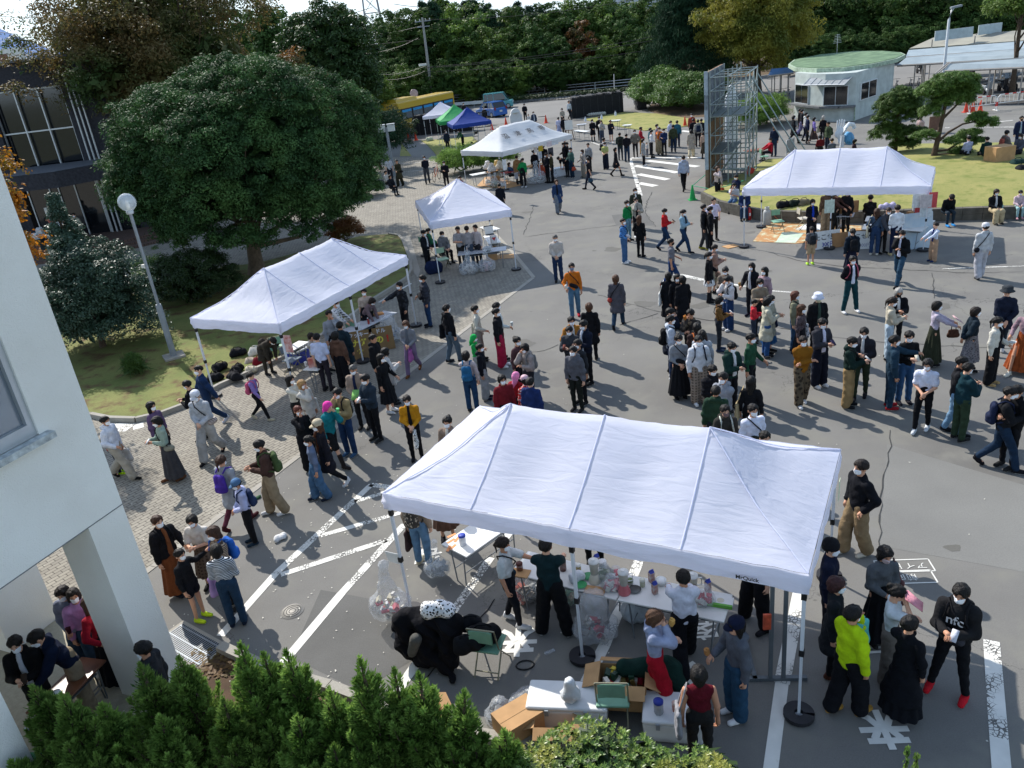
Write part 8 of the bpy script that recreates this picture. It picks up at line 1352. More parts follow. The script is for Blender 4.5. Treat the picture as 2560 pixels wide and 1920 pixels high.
crowd('''
01 375,228 162 -80 both st t=jacket:b06a5c b=slim:1c1c20 h=short:k m=0 lean=62 z=.39 | person in a salmon jacket bending over bins on the brick terrace
01 478,165 168 15 eat st t=tee:d0d2d8 b=jean:26364e h=short:k z=.39 m=0 | person in a white tee eating on the brick terrace
01 632,180 160 0 hang st t=coat:8a8878 b=slim:333 h=short:k z=.39 | pale coated person in the hall doorway behind the holly spire
01 850,60 165 60 hang st t=jacket:141418 b=slim:18181c h=short:k z=.39 | person all in black by the hall doors, right of the doorway
01 1705,1495 170 -60 swing walk2 t=jacket:1c3050 b=jean:1f3350 h=buzz:k s=b0b4bc | man in a navy jacket with a pale shoulder patch striding by the left canopy leg
01 1612,1622 162 -100 phone st t=shirt:121216 b=slim:9a9a8c h=short:k | black haired person in black behind the white capped man
02 890,275 158 80 hold1 walk t=hoodie:c6cad4 b=wide:9a9488 h=short:k s=181818 x=pb:c8c8c8 | person in a white hoodie emerging from behind the white wall | small white plastic bag at the hand of the person behind the wall
02 925,395 112 85 hold1 st t=shirt:a02828 b=slim:171c2c h=short:k s=a8d020 m=0 x=pb:c4c8cc | small child in red and navy with neon green shoes | white balloon like bag held by the neon shoed child
02 1290,150 158 70 hang st t=shirt:5c4a68 b=mini:16161a h=long:k s=B18181a | long haired woman in a purple blouse and short black skirt
02 1350,275 158 -55 phone step t=shirt:8a9c90 b=long:38383c h=bob:k s=5c3c28 x=xb:7c7c70 x=ph:c8c8c8 | woman in a sage sweater and long dark grey skirt looking at her phone | grey green shoulder bag of the woman in the sage sweater | pale phone of the woman in the sage sweater
02 1680,52 172 -10 belly walk t=jacket:a2a6ac b=wide:9a9a98 h=short:k hat=cap:c2c4cc s=17171a x=xb:c8c0b8/s50343c | man in a white cap and pale grey work clothes on the brick paving | striped white shoulder bag of the man in pale grey work clothes
02 1895,618 158 155 hang walk t=coat:8d929a b=slim:5a2c3a h=pony:b s=401c20 x=bp:46308a | woman in a long grey coat with a hair ribbon and burgundy trousers | purple backpack on the woman in the long grey coat
02 2040,818 140 -60 belly st t=hoodie:a4aacc b=jean:131418 h=short:k hat=cap:48688c s=1c2c38 x=bp:24304c | boy in a blue cap and lavender hoodie | dark strapped backpack of the boy in the blue cap
02 1340,1133 160 55 hold2 st t=jacket:141418 b=long:6a3c22 h=short:b s=1c2430 i=6e4228 x=cup:d8d8d0 x=bp:16161a | woman in a black cardigan over a rust dress with a cup | clear cup in the hand of the woman in the rust dress | black backpack of the woman in the rust dress
02 1645,1122 150 -5 phone st t=tee:c2bcb4 b=midi:5a4c42/p2c241e h=bob:k s=181818 | girl in a plaid pinafore and white blouse eating
02 1835,1222 160 -45 belly st t=shirt:9a8c7c/s4a3c34 b=slim:17171c h=med:b x=bp:2458a8 x=tt:a88cc0 | long brown haired woman in a striped beige top | bright blue backpack of the woman in the striped beige top | lilac drawstring bag of the woman in the striped beige top
02 1850,1390 156 190 belly st t=shirt:c8ccd0/s1a2230 b=jean:22384e h=bob:k s=1c2434 x=hb:b8b09c | person in a black and white striped top and rolled jeans | cream canvas tote with green handles beside the striped top
02 1535,1425 140 70 side2 st t=shirt:15161a b=short2:15161c h=short:k s=bcd62c | boy in black shorts and neon yellow shoes stretching out an arm
02 470,950 165 80 hang step t=shirt:c8c8c8 b=jean:33506e h=short:k s=c8c8c8 | person in jeans seen under the white wall, head hidden
03 520,80 158 0 belly step t=jacket:6e7486 b=wide:2c4158 h=med:d s=c0c0bc x=cup:3a1c24 | woman in a grey blue jacket and torn jeans in the covered way | dark tumbler in the hand of the woman with torn jeans
03 610,110 156 30 hang st t=jacket:a880b0 b=jean:2c4158 h=med:d s=c8c8c4 | person in lilac half hidden behind the woman with torn jeans
03 745,180 158 70 hold1 st t=shirt:8a1628 b=long:17171c h=long:b | woman in a red jumper and long black skirt half behind the pillar
03 105,508 165 15 phone st t=jacket:121214 b=slim:181a1c h=short:k i=b0b4bc x=ph:3c3028 | person in a black suit jacket and white shirt looking down beside the desk | phone held by the person in the black suit jacket
03 260,490 168 -50 both st t=hoodie:101a30 b=wide:8a7c66 h=short:k lean=22 | man in a navy hoodie and beige trousers leaning over the brown desk
03 1215,566 170 -90 hang st t=jacket:26282c b=slim:1a1a1c h=short:k | man in a dark leather jacket behind the junipers at the pillar
10 1135,1352 168 20 hang st t=tee:b8b8bc b=slim:2a2a30 h=short:k m=0 | man in a white tee beside the twin box lamp
10 1214,1376 165 -30 belly step t=coat:3a3828 b=wide:2c2c22 h=short:k m=0 x=xb:1c1c1c | man in an olive brown open coat beside the twin box lamp | dark bag of the man in the olive brown coat
10 1450,1345 170 0 back step t=shirt:161a26 b=jean:3a3c40 h=short:k | boy in a navy sweatshirt with white letters on the brick path
10 1620,1388 165 -10 phone st t=jacket:15161c b=slim:16161a h=short:k | boy in black school uniform beside the orange bicycle
10 1112,1470 165 60 lap sit t=shirt:b0aca4 b=slim:24262c h=short:k m=0 | man in a pale shirt sitting by the low shrub under the twin lamp
10 1152,1508 158 40 lap sit t=jacket:1a1c22 b=slim:1a1c22 h=bob:k m=0 | dark clad person sitting beside the man in the pale shirt
10 1968,925 165 20 hang st t=jacket:1a1c22 b=slim:1a1a1e h=short:k | person in black at the bonnet side of the blue hatchback
G 1205,425 168 30 hang st t=jacket:24262a b=slim:1a1a1e h=short:k | person in dark clothes showing above the green canopy peak
G 1130,790 160 -60 both st t=shirt:3c6a48 b=slim:1c1c22 h=bob:b lean=25 | person in green bending in the shade of the blue canopy
G 960,800 165 30 hang st t=jacket:202a38 b=slim:1c1c22 h=short:k | person in dark blue in the shade behind the blue canopy legs
G 1325,960 150 -90 lap squat t=jacket:2a201c b=slim:1c1c22 h=short:k | dark figure crouching on the far lawn left of the lone chair
M 985,200 160 -60 lap squat t=jacket:8a3c38 b=slim:1c1c22 h=short:k x=bp:c4c4c4 | person crouching between the mid canopy peak and the feathery bush | white bag of the person crouching behind the mid canopy
20 103,893 170 15 belly st t=jacket:15171e b=slim:16161a h=short:k | person in a black suit standing in the road behind the lettered canopy
20 140,985 118 10 hang st t=shirt:c0bcb8 b=slim:2a2a30 h=short:d m=0 | small child between the black suit and the navy blazer
20 183,962 160 10 hang st t=jacket:2a384c b=slim:1c1c22 h=short:k i=c0c4cc | person in a navy blazer right above the lettered roof
20 430,932 158 -20 belly st t=shirt:9a9284 b=slim:2a2a2e h=bob:k | beige clad person near the left end of the long black gate wall
20 488,868 168 30 hang walk t=shirt:c4c8cc b=slim:1c1e24 h=short:k m=0 | person in a white shirt striding at the stone end of the gate wall
20 398,1010 158 150 hang st t=tee:c4c4dc b=midi:9aa0c0 h=short:k | girl in a white blouse right of the lettered roof
20 442,1003 165 160 hang st t=jacket:15171e b=slim:16161a h=short:k | boy in black uniform beside the girl in the white blouse
20 690,1028 160 5 belly st t=coat:15151a b=mini:15151a h=bob:k s=B17171a | girl in a short black dress and boots by the small tables
20 750,1005 168 -20 hang st t=jacket:17181c b=slim:16161a h=short:k | person in black behind the long haired woman by the small tables
20 768,1038 160 -10 eat st t=jacket:a8a49c b=jean:3a4454 h=long:b | long haired woman in a cream cardigan by the small tables
20 848,1035 160 15 phone st t=jacket:171a24 b=short2:1c2030 h=short:k s=c8c8c8 m=0 | pupil in a black blazer and shorts beside the bottle table
L 1050,1005 158 70 both sit t=shirt:33486a b=slim:1a1c24 h=med:b | person in blue with tawny hair sitting at the red clothed table
L 1180,885 166 160 hang st t=coat:8a6844 b=slim:222 h=short:d | person in a camel coat under the lettered canopy
L 1268,950 152 200 hold1 st t=long:7c828c b=slim:1c2230 h=bob:g s=111 | person in a long grey cardigan at the front of the lettered stall
L 1285,925 166 160 hold2 st t=shirt:1c7a40 b=slim:16161a h=short:d s=c8c8c8 lean=18 | person in a green track top with white shoulder stripes
L 1480,790 168 150 hang st t=shirt:141418 b=slim:1a1a1e h=short:k | person in black behind the big rubbish bag of the lettered stall
L 1640,698 168 180 hang st t=tee:141418 b=slim:1a1a1e h=short:k m=0 | person in a black tee under the yellow poster
L 1690,838 168 -60 belly st t=jacket:17181e b=slim:17181c h=short:k s=111 | boy in black at the queue head before the white cool box
L 1770,828 170 -110 hang st t=shirt:34301f b=slim:17181c h=short:k s=111 | person in a dark olive jumper behind the boy in black
L 1880,925 162 -60 both st t=tee:17181c b=slim:17181c h=short:k lean=62 m=0 | person in black bending behind the large white cool box
L 2008,590 165 -80 hang st t=jacket:16181e b=slim:16161a h=short:k | boy in black uniform under the right eave, farthest back
L 1990,665 165 -90 hold1 st t=jacket:16181e b=slim:16161a h=short:k | boy in black uniform handing over a white slip
L 2050,655 166 -90 hang st t=jacket:16181e b=jean:2c4058 h=short:k | boy in a black top and jeans between the uniform and the green jumper
L 2112,745 170 -60 hold1 st t=shirt:45625a b=jean:1e3448 h=short:k s=1c2434 x=hb:a84a34 | man in a grey green jumper and jeans right of the lettered canopy | orange red bag beside the man in the grey green jumper
20 380,1548 158 0 hang walk t=coat:283c5e b=wide:6a7078 h=med:b s=222 i=16161c m=0 | long haired woman in a blue denim coat walking alone
L 880,1368 150 170 hang st t=jacket:171a22 b=midi:17181e h=bun:k s=111 | pupil in black uniform alone by the near leg of the lettered canopy
20 605,1290 158 -70 hold1 st t=jacket:a39a92 b=wide:7c766c h=med:b s=222 x=xb:24386c | woman in a beige jacket and grey trousers, brown haired | blue bag of the woman in the beige jacket
20 655,1233 166 -40 hang st t=shirt:a8a8a8/p26282c b=slim:222 h=short:k m=0 | boy in a grey plaid shirt behind the striding boy in black
20 655,1358 168 -120 swing walk t=tee:17181c b=slim:1a2030 h=short:k s=111 x=hb:2c4454 | boy in a black tee striding with a denim bag | denim bag swinging from the boy in the black tee
20 790,1188 168 110 hang st t=tee:b8b8c0 b=slim:24262c h=short:k m=0 x=bp:1a1a1e | boy in a white tee with a black rucksack | black rucksack on the boy in the white tee
20 800,1225 158 -40 belly st t=tee:b0b470 b=wide:1c2230 h=short:k s=222 | woman in a pale yellow green blouse and navy trousers
20 890,1272 158 80 hang walk t=coat:17171c b=mini:17171c h=bob:k s=B111 m=0 | woman in a short black coat walking right in heeled boots
20 928,1143 168 170 phone st t=jacket:22332e b=slim:24303c h=short:k s=222 x=bp:1c201e | man in a dark green jacket seen from behind at the crossing | dark rucksack on the man in the dark green jacket
20 985,1153 168 160 phone st t=jacket:17181e b=jean:22344a h=short:k s=222 | man in a black coat and jeans beside the dark green jacket
20 1058,1118 168 -10 pocket st t=jacket:6e685e b=slim:1c1c20 h=short:k s=222 | person in a taupe jacket with black sleeves at the crossing
20 1108,1094 168 70 belly st t=jacket:a0202c b=jean:b08040 h=short:k m=15151a | person in a red jacket and orange trousers at the crossing
20 1130,1197 158 60 hold2 st t=long:8a8e90 b=slim:17181c h=bob:k s=c8c8c8 | woman in a grey smock over black leggings carrying a toddler
20 1165,1228 80 -60 belly st t=shirt:b8b4b0 b=slim:5a5c64 h=short:d m=0 z=.75 | toddler in pale clothes carried by the woman in the grey smock
20 1200,1120 168 80 belly st t=shirt:c0c0c4 b=slim:17181e h=short:k s=111 | man in a white jumper facing right at the crossing
20 1193,1102 168 100 hang st t=jacket:24505c b=slim:1c2430 h=short:k | person in teal just behind the white jumper
20 1250,1070 172 60 hang st t=shirt:908488 b=wide:8c8068 h=short:k | man in a mauve grey shirt and khaki trousers
20 1272,1096 168 -20 eat st t=tee:c06428 b=wide:8c8068 h=short:k | person in an orange shirt in the crossing group
20 1310,1108 165 -40 phone st t=jacket:1c2a4c b=slim:17181c h=short:k s=222 | person in a navy jacket with white stripes, crossing group
20 1368,1040 168 20 belly st t=hoodie:b8bccc b=wide:8a7c60 h=short:k s=c8c8c8 | person in a white hoodie and khaki trousers, crossing group
20 1390,1073 170 170 hang st t=jacket:363e2c b=jean:1c2c40 h=short:k s=222 | man in an olive jacket seen from behind, crossing group
20 1425,1038 168 160 hang st t=jacket:2c5c6c b=jean:1c2c40 h=short:k s=222 | person in a blue green jacket at the right end of the crossing group
20 1552,978 168 -30 hang st t=jacket:8a3c30 b=slim:1c1c20 h=short:k | person with a rust top farthest back left of the scaffold
20 1565,1023 166 170 hang st t=jacket:17181e b=slim:1c1c20 h=short:k | dark clad person left of the rucksack wearer by the scaffold
20 1605,1030 170 175 hang st t=hoodie:98948c b=slim:1c1c20 h=short:k s=222 x=bp:1c2638 | person in a pale grey hoodie by the scaffold edge | navy rucksack on the person in the pale grey hoodie
20 1635,1023 168 160 hang st t=jacket:17181e b=slim:1c1c20 h=short:k x=bp:17181c | person in black right of the pale grey hoodie | black rucksack next to the scaffold edge
20 1547,1118 162 160 hang walk t=coat:989084 b=wide:b8ac90 h=bob:k s=b8a890 | woman in a beige trench coat and cream trousers walking
20 1660,1132 156 150 hang step t=jacket:a08878 b=midi:3a342a h=bob:d s=B222 | woman in a pinkish tweed jacket and brown skirt at the scaffold board
20 1480,1340 172 178 hang walk t=hoodie:9aa4b8 b=slim:111216 h=short:k s=222 m=0 | man in a lavender grey sweatshirt walking away on the crossing
20 1062,1620 168 0 hang st t=jacket:2c3028 b=slim:1a1c20 h=short:k s=c8c8c8 i=c4c4c4 | boy in a dark jacket over white behind the green and beige jumpers
20 1775,1433 160 30 eat1 st t=jacket:b8a8a4 b=slim:17181c h=long:b i=3c4048 m=0 x=hb:a04428 | long haired woman in a pink cardigan eating at the scaffold foot | brick red bag of the woman eating at the scaffold foot
20 1940,1503 165 -60 lap sit t=jacket:17203a b=jean:22344c h=short:k | boy in dark navy sitting on the wall left of the right canopy
20 1918,1575 162 -30 eat sit t=tee:b4b4b8 b=jean:3c5878 h=short:k | boy in a white tee sitting and eating on the wall end
21 2010,-30 162 -20 lap sit t=jacket:1c2c50 b=jean:22344c h=short:k s=222 | person in blue sitting on the wall behind the canopy leg
21 370,362 170 -10 belly st t=jacket:b0a8a0 b=jean:1a2c48 h=buzz:g s=222 | older man in a cream fleece with an olive hem, hands folded
21 512,608 172 -5 hold1 step t=shirt:b8641c b=jean:4a6a82 h=short:k s=a01c2c m=6a7890 x=xf:17171c x=food:d0ccc0 | man in an orange jumper, pale jeans and red shoes | black crossbody bag of the man in the orange jumper | wrapped snack of the man in the orange jumper
21 893,713 160 160 hang walk t=coat:4c4a50 b=jean:24384c h=med:a s=17171c x=xb:9c3c34 | woman in a dark grey coat walking away with a red bag | red shoulder bag of the woman in the dark grey coat
21 955,224 166 60 hold1 st t=shirt:4a7cb4/p16284c b=jean:3c5c82 h=buzz:d s=d0d0d0 x=xf:c0c0c8 | man in a blue plaid shirt and jeans | white strapped pouch of the man in the blue plaid shirt
21 990,68 164 40 hang st t=shirt:14703c b=slim:5c7c8c h=short:k s=222 x=xb:17171c | boy in a bright green jumper | small black pouch of the boy in the bright green jumper
21 1068,40 164 0 eat st t=jacket:98948a b=slim:15151a h=short:k i=15151a s=d0d0d0 | boy in an open beige jacket over black, hands at his mask
21 1097,198 158 140 hold2 st t=shirt:121316 b=slim:121316 h=long:a s=B121316 x=hb:17171a | woman all in black with very long reddish hair | black handbag of the woman all in black
21 1312,138 162 60 phone walk t=shirt:b01c20 b=jean:1e3450 h=short:k s=17171c x=ph:1c1c1c | person in a bright red sweatshirt walking right | dark phone of the person in the bright red sweatshirt
21 1475,148 160 50 phone walk t=jacket:7c9aaa b=jean:1c3450 h=pony:k i=15151a s=17171c | girl in a pale denim jacket over black, walking
21 1655,103 170 70 hang step t=jacket:191a1e b=jean:34363a h=short:k s=8c8430 | man in a black jacket with olive yellow shoes
21 1712,120 168 80 hang st t=jacket:101115 b=slim:101115 h=short:k s=d0d0d0 | boy in black with white shoes next to the olive shoes
21 1742,45 165 10 pocket st t=tee:c4bcd0 b=slim:222 h=short:k m=0 | boy in a white tee behind the two in black near the wall
21 1745,450 156 75 phone st t=jacket:8a6c60 b=midi:6a5448 h=short:d | girl in a dusty brown cardigan before the flat cardboard
21 1370,398 168 75 hold2 walk t=tee:66666c b=jean:203860 h=short:k m=1a1a1a s=7c2c24 | man in a grey hooded tee and dark mask striding right
21 1700,515 158 60 hold2 st t=long:131316 b=mini:d0d0d0 h=pony:k s=B1a1a1e x=hb:98886c x=ts:b0a48c | girl in a black jumper, bare legs and knee socks | brown handbag of the girl in knee socks | cream tote of the girl in knee socks
21 1350,690 160 160 hang st t=coat:121318 b=midi:121318 h=bob:k x=ts:c8c8c4 | schoolgirl in black, left of the whispering three | white drawstring tote on the back of the three schoolgirls
21 1425,706 158 0 hang st t=coat:121318 b=midi:121318 h=bob:k | schoolgirl in black in the middle of the whispering three
21 1472,720 160 200 hang st t=coat:121318 b=midi:121318 h=bob:k | schoolgirl in black, right of the whispering three
21 1845,643 156 -30 phone st t=jacket:6c6258/l3a2c24 b=slim:222 h=bun:k | girl in a mottled brown jacket left of the white jumper
21 1868,722 156 -70 eat st t=hoodie:c4c0c0 b=wide:1c3458 h=pony:k s=d0d0d0 x=bp:14161c | girl in a white hoodie and wide navy trousers eating | black rucksack on the girl in the white hoodie
21 2072,608 158 -50 hold1 st t=jacket:1a1a20 b=slim:24262c h=long:k i=c8c8cc s=1c1c2c x=hb:17171a x=food:a08050 | long haired girl in a black cardigan over white | black bag of the long haired girl in the black cardigan | bun in the hand of the long haired girl
21 2185,645 158 -60 hang st t=shirt:988088 b=slim:222 h=long:k | long haired girl in dusty pink behind the beige jumper
21 2142,740 160 -5 phone st t=shirt:7c7060 b=slim:1c1e24 h=bob:k x=ph:2c2c34 | woman in a taupe jumper holding her phone in both hands | phone of the woman in the taupe jumper
21 2088,925 122 70 phone st t=shirt:b82c38 b=jean:2c3444 h=short:k m=0 | small boy in a red jumper beside the cream coat
21 1785,900 150 70 phone st t=shirt:8a6430/s3a2a20 b=slim:24282e h=bob:k s=24344c x=xb:1a2034 x=ph:c8c8c8 | girl in a mustard striped jumper looking at a phone | navy shoulder bag of the girl in the mustard stripes | phone of the girl in the mustard stripes
21 2200,908 158 90 phone st t=coat:b4b09c b=jean:2c5080 h=bob:k s=222 | woman in a cream raincoat and blue jeans
21 1355,997 168 70 eat st t=coat:141a28 b=slim:1c2434 h=short:k | man in a navy coat eating, left of the black rucksack
21 1365,1062 166 80 hang st t=hoodie:aeb6c2 b=jean:1c2c48 h=short:k s=d0d0d0 x=bp:101114 | boy in a pale hoodie with a big quilted rucksack | big black quilted rucksack of the boy in the pale hoodie
21 1545,1003 168 -40 eat st t=jacket:34302e/c5a5044 b=slim:1c1c20 h=short:k m=0 x=food:a86a30 | man in a dark camouflage jacket eating a bun | brown bun held by the man in the camouflage jacket
21 1597,1128 160 175 hang st t=jacket:3a2c2a b=slim:222 h=bob:k x=bp:a0582c | black haired person behind the white hoodie with an orange pack | orange brown pack among the queue
21 1435,1222 160 0 belly st t=shirt:7c8086 b=long:15161a h=bun:k s=17171a x=xf:17171a | woman in a tight grey jumper and long black pleated skirt | slim black crossbody of the woman in the grey jumper
21 1610,1235 168 0 hang st t=hoodie:c8cad0 b=wide:8a7c70/p3a342e h=short:k s=d0d0d0 x=bp:1c2030 | boy in a white hoodie with backpack straps, facing the window | dark rucksack of the boy in the white hoodie
21 1640,1190 160 160 hang st t=coat:9aa0a8 b=slim:222 h=bob:k | person in a pale grey coat right behind the white hoodie
21 1893,1290 164 25 phone st t=hoodie:16302a b=slim:17181c h=short:k i=c8c8c8 x=ph:1a1a1a | boy in a dark green hoodie with a white hood lining | phone of the boy in the dark green hoodie
21 2063,1215 168 50 hold2 st t=shirt:1f4430 b=slim:15161a h=short:k x=tray:101214 | boy in a forest green jumper holding a round black hat | round black hat held by the boy in the forest green jumper
21 1725,1487 158 20 belly st t=puff:15151a b=slim:17181c h=pony:k | woman in a black padded jacket and dark red scarf, queue front
21 1825,1553 168 -50 cross st t=hoodie:868a92 b=slim:1c1e26 h=short:k | person in a grey hoodie with folded arms in the queue
22 1760,12 166 160 hang st t=hoodie:22382a b=slim:1c1e26 h=short:k i=c8c8c8 | boy in a dark green coat with a white hood, queue front left
22 1842,178 158 0 hang st t=hoodie:34322e b=slim:1c1e26 h=pony:k m=6c5a5c x=bp:c0c4b8 | smiling woman in a brown mask just above the big canopy | pale strapped backpack of the woman in the brown mask
22 2082,168 166 10 hang st t=tee:ccd0e0 b=slim:1c1e26 h=short:k x=xf:22241c | boy in a white tee with yellow letters above the big canopy | dark strap bag of the boy with yellow letters
22 2065,-70 160 150 hang st t=shirt:15161a b=slim:15161a h=long:k x=ts:a09070 | long haired person in black with a tan bag in the queue | tan bag beside the long haired person in the queue
22 2185,403 164 10 hang st t=shirt:22242c b=slim:1c1e26 h=short:k | dark head peeping over the right end of the big canopy
21 662,955 160 165 hang st t=coat:131418 b=slim:15161a h=bob:a | brown haired woman in a black coat seen from behind
21 508,1072 163 10 hold1 st t=jacket:a06a2c b=slim:1a1c24 h=short:k i=c8c8c8 | boy in a mustard brown jacket in the centre group
21 492,1150 162 -20 phone1 st t=jacket:34373c b=slim:17181c h=short:k x=ph:6c3c34 | boy in a dark grey jacket holding out a phone, centre group | phone held out by the boy in the dark grey jacket
21 622,1100 170 -60 phone st t=jacket:121828 b=slim:111216 h=short:k s=1c1c1c i=c0c4d0 | boy in a navy suit with white papers, centre group
21 565,1268 164 -50 hang st t=shirt:2a2c30 b=slim:17181c h=short:k | dark haired boy between the navy suit and the grey hoodie
21 525,1328 162 -35 hang st t=hoodie:55565c b=slim:1c201c h=short:k | boy in a washed grey short sleeved hoodie, centre group front
21 38,1247 156 40 hang st t=shirt:4c3438 b=slim:1c1c24 h=bun:k | girl in a dark top with a red stripe, left of the beige hoodie
21 110,1303 158 -50 eat st t=hoodie:8c8480 b=slim:24262c h=bob:k x=bp:6c6c6c | girl in a beige grey hoodie with a bob | grey rucksack on the girl in the beige grey hoodie
21 25,1555 140 150 belly st t=jacket:8c2028 b=slim:1c1c24 h=bob:k hat=scarf:d080a8 | child with a pink cap in a costume above the big canopy
21 105,1585 140 -150 hang st t=shirt:b83430/ldcd8d8 b=slim:2c3460 h=bob:k hat=cap:c8a8b0 | child in a red and white happi coat above the big canopy
11 2120,1575 156 20 hang st t=jacket:6c1c24 b=slim:15161a h=bob:k | black haired person in dark red left of the pink cap
21 150,1600 158 150 hang st t=jacket:1c2c58 b=jean:1c2c50 h=short:k | person in navy right behind the red and white happi coat
11 1440,325 166 60 belly st t=jacket:14171e b=slim:131418 h=short:k i=c0c4c8 s=111 | boy in a black and white jacket left of the mid canopy
11 1480,308 162 90 lap sit t=jacket:1c5038 b=slim:1c1c24 h=short:k | boy in a green track top sitting behind the mid canopy leg
11 1600,335 168 30 lap sit t=hoodie:62666a b=slim:131418 h=short:k | boy in a grey hoodie sitting under the mid canopy
11 1740,292 166 -20 phone st t=tee:2a2a2e/sc8c8cc b=slim:2c2a28 h=short:k m=0 | person in a black and white striped shirt under the mid canopy
11 1815,290 168 178 phone st t=shirt:8c8a8c b=jean:3c4654 h=short:k | person in a grey sweatshirt seen from behind under the mid canopy
11 1890,280 166 -40 hang st t=shirt:b0a8a8 b=slim:2c2c30 h=short:k m=0 | pale shirted person at the far side of the mid canopy
11 1234,773 166 -50 reach st t=jacket:1c1e22/c30343a b=slim:17181c h=short:k s=111 | boy in a black camouflage jacket facing left by the tall leg
11 1435,713 170 -80 hold1 st t=puff:2c2f38 b=jean:1c3454 h=short:k s=1a1c22 x=xf:1a1c20 | boy in a charcoal bomber jacket handing something over | dark sling bag of the boy in the charcoal bomber
11 1638,968 170 120 hang step t=hoodie:121216 b=jean:4c5c6a h=short:k s=24282c x=ts:17181c | man in a black hoodie and faded jeans | black bag on the shoulder of the man in the black hoodie
11 1885,975 164 90 hold1 st t=shirt:b4b0a4 b=wide:7c7a74 h=short:k x=ts:b8b4a4 | boy in a cream jumper with a cream tote | cream tote on the boy in the cream jumper
11 2070,950 168 110 hold1 st t=shirt:b8bcb8 b=slim:222 h=short:k x=cup:b8c0c0 | boy in pale grey just behind the crimson trousers | clear cup of the boy in pale grey
11 2068,1000 168 75 hang st t=jacket:15161a b=wide:9a1c3c h=short:k s=d0d0d0 | man in a black jacket with an orange collar and crimson trousers
11 1872,1228 132 80 phone st t=tee:1c9044 b=slim:8c9090 h=short:b hat=scarf:1ca04c | child in a bright green shirt with a green headcloth
11 1925,1308 148 80 hang st t=hoodie:14161e b=wide:8c8e90 h=short:k s=1c2030 | boy in a black jacket with a blue hood beside the green headcloth
11 1806,1372 156 170 eat2 st t=shirt:b0a4a4 b=jean:1e3c5c h=bob:k s=222 x=bp:245a80 | woman in a pale pink jumper with a square rucksack | square blue rucksack on the woman in the pale pink jumper
11 1290,1105 154 -15 belly walk t=shirt:74767c b=jean:70607c h=bob:a i=5c6068 s=6c4428 x=pb:b060a8 | woman in grey and lilac walking with a pink plastic bag | pink plastic bag of the woman in lilac trousers
11 1018,920 156 60 both st t=shirt:6c5c60 b=midi:15151a h=med:d lean=42 | woman in a mauve jumper leaning over the grey table
11 925,830 162 0 hang st t=tee:a89c90 b=slim:222 h=short:k | person in a beige tee with a printed face behind the grey table
11 690,925 164 70 both st t=shirt:c0c4c8/p141c2c b=slim:1a1c24 h=short:k lean=15 | person in a navy plaid shirt under the left canopy
11 622,1018 172 25 eat2 st t=shirt:868c94 b=slim:17181c h=short:k m=0 | man in a pale grey sweatshirt holding his chin
11 515,1218 166 165 hang st t=tee:bcc4de b=slim:2c2830 h=short:k x=ph:17181c | boy in a loose white tee with his back to the window | phone in the hand of the boy in the loose white tee
11 675,1203 162 160 hang st t=hoodie:5c4438 b=wide:15151a h=bob:k x=ts:c4c8c8 | person in a brown hoodie with a white shoulder bag | white shoulder bag on the brown hoodie
11 715,1118 168 160 hang st t=coat:1c2c34 b=slim:17181c h=short:k | person in a dark teal long coat beside the brown hoodie
11 462,1212 158 60 eat sit t=shirt:b0aca4 b=slim:222 h=bob:d m=0 | person in cream sitting at the blue cool box
11 165,1275 160 50 both st t=coat:34302a b=slim:34302a h=short:k lean=66 | person in a dark brown coat bending at the left canopy
11 1000,1226 164 70 hang st t=hoodie:131418 b=slim:131418 h=short:k m=0 | boy in black at the brown hand lettered board
11 1100,1345 154 110 phone st t=jacket:b8b4b0 b=slim:222 h=bob:k m=15151a | person in a black mask and pale jacket in the cookie queue
11 1070,1395 156 60 hold2 st t=shirt:131418 b=midi:17181c h=long:k s=d0d0d0 x=ts:b8b4b0 | long haired woman in black with a white shoulder strap | white strap bag of the long haired woman in black
11 832,1485 166 -10 belly st t=jacket:8c7c70 b=slim:17181c h=buzz:g i=1c2440 s=222 x=paper:7cb060 | older man in a beige striped jacket over navy | green leaflet held by the older man in the beige jacket
11 942,1565 168 -45 phone st t=jacket:24303c b=slim:131418 h=short:k s=222 x=ph:c8c8c8 | boy in a slate blue jacket and black trousers | pale phone of the boy in the slate blue jacket
11 282,1580 158 70 reach st t=shirt:c0bcb0 b=slim:222 h=long:k | long black haired girl in a cream jumper
11 385,1620 156 60 eat1 st t=long:b4b0a8 b=slim:8c7c70 h=med:a07c50 x=ts:b8b8b4 | blonde woman in an off white coat eating | white shoulder bag with a black rim of the blonde woman
11 -55,1555 132 80 swing walk t=shirt:8470ac b=slim:17181c h=pony:k s=b0a890 m=0 x=bp:c05878 | girl in purple running right with loose sleeves | pink rucksack on the running girl in purple
12 698,26 166 -25 eat st t=jacket:8c7c58 b=jean:1e3454 h=short:k s=34506c x=bp:1a1a1a | person in a khaki beige coat with a black rucksack | black rucksack on the khaki beige coat
12 350,185 156 40 eat1 st t=shirt:131418 b=wide:131418 h=short:5a2c20 x=ts:8c8074 | red haired woman in black with a taupe bag | taupe shoulder bag of the red haired woman
12 620,152 158 60 eat2 walk t=jacket:146c74 b=shorts:17181c h=short:b hat=scarf:e040a0 s=B2a2422 x=cup:60b878 m=0 lean=12 | person in a teal jacket with a bright pink headcloth | green cup of the person with the pink headcloth
12 522,308 162 -60 hang walk t=coat:1a1a22 b=slim:17181c h=long:a hat=cap:b0a48c s=d0d0d0 i=4c2c1c | woman in a cream cap and long dark coat over brown
12 445,446 146 -70 hang step t=shirt:5c6880 b=wide:42607e h=pony:k s=1c2434 | girl in baggy blue denim dungarees
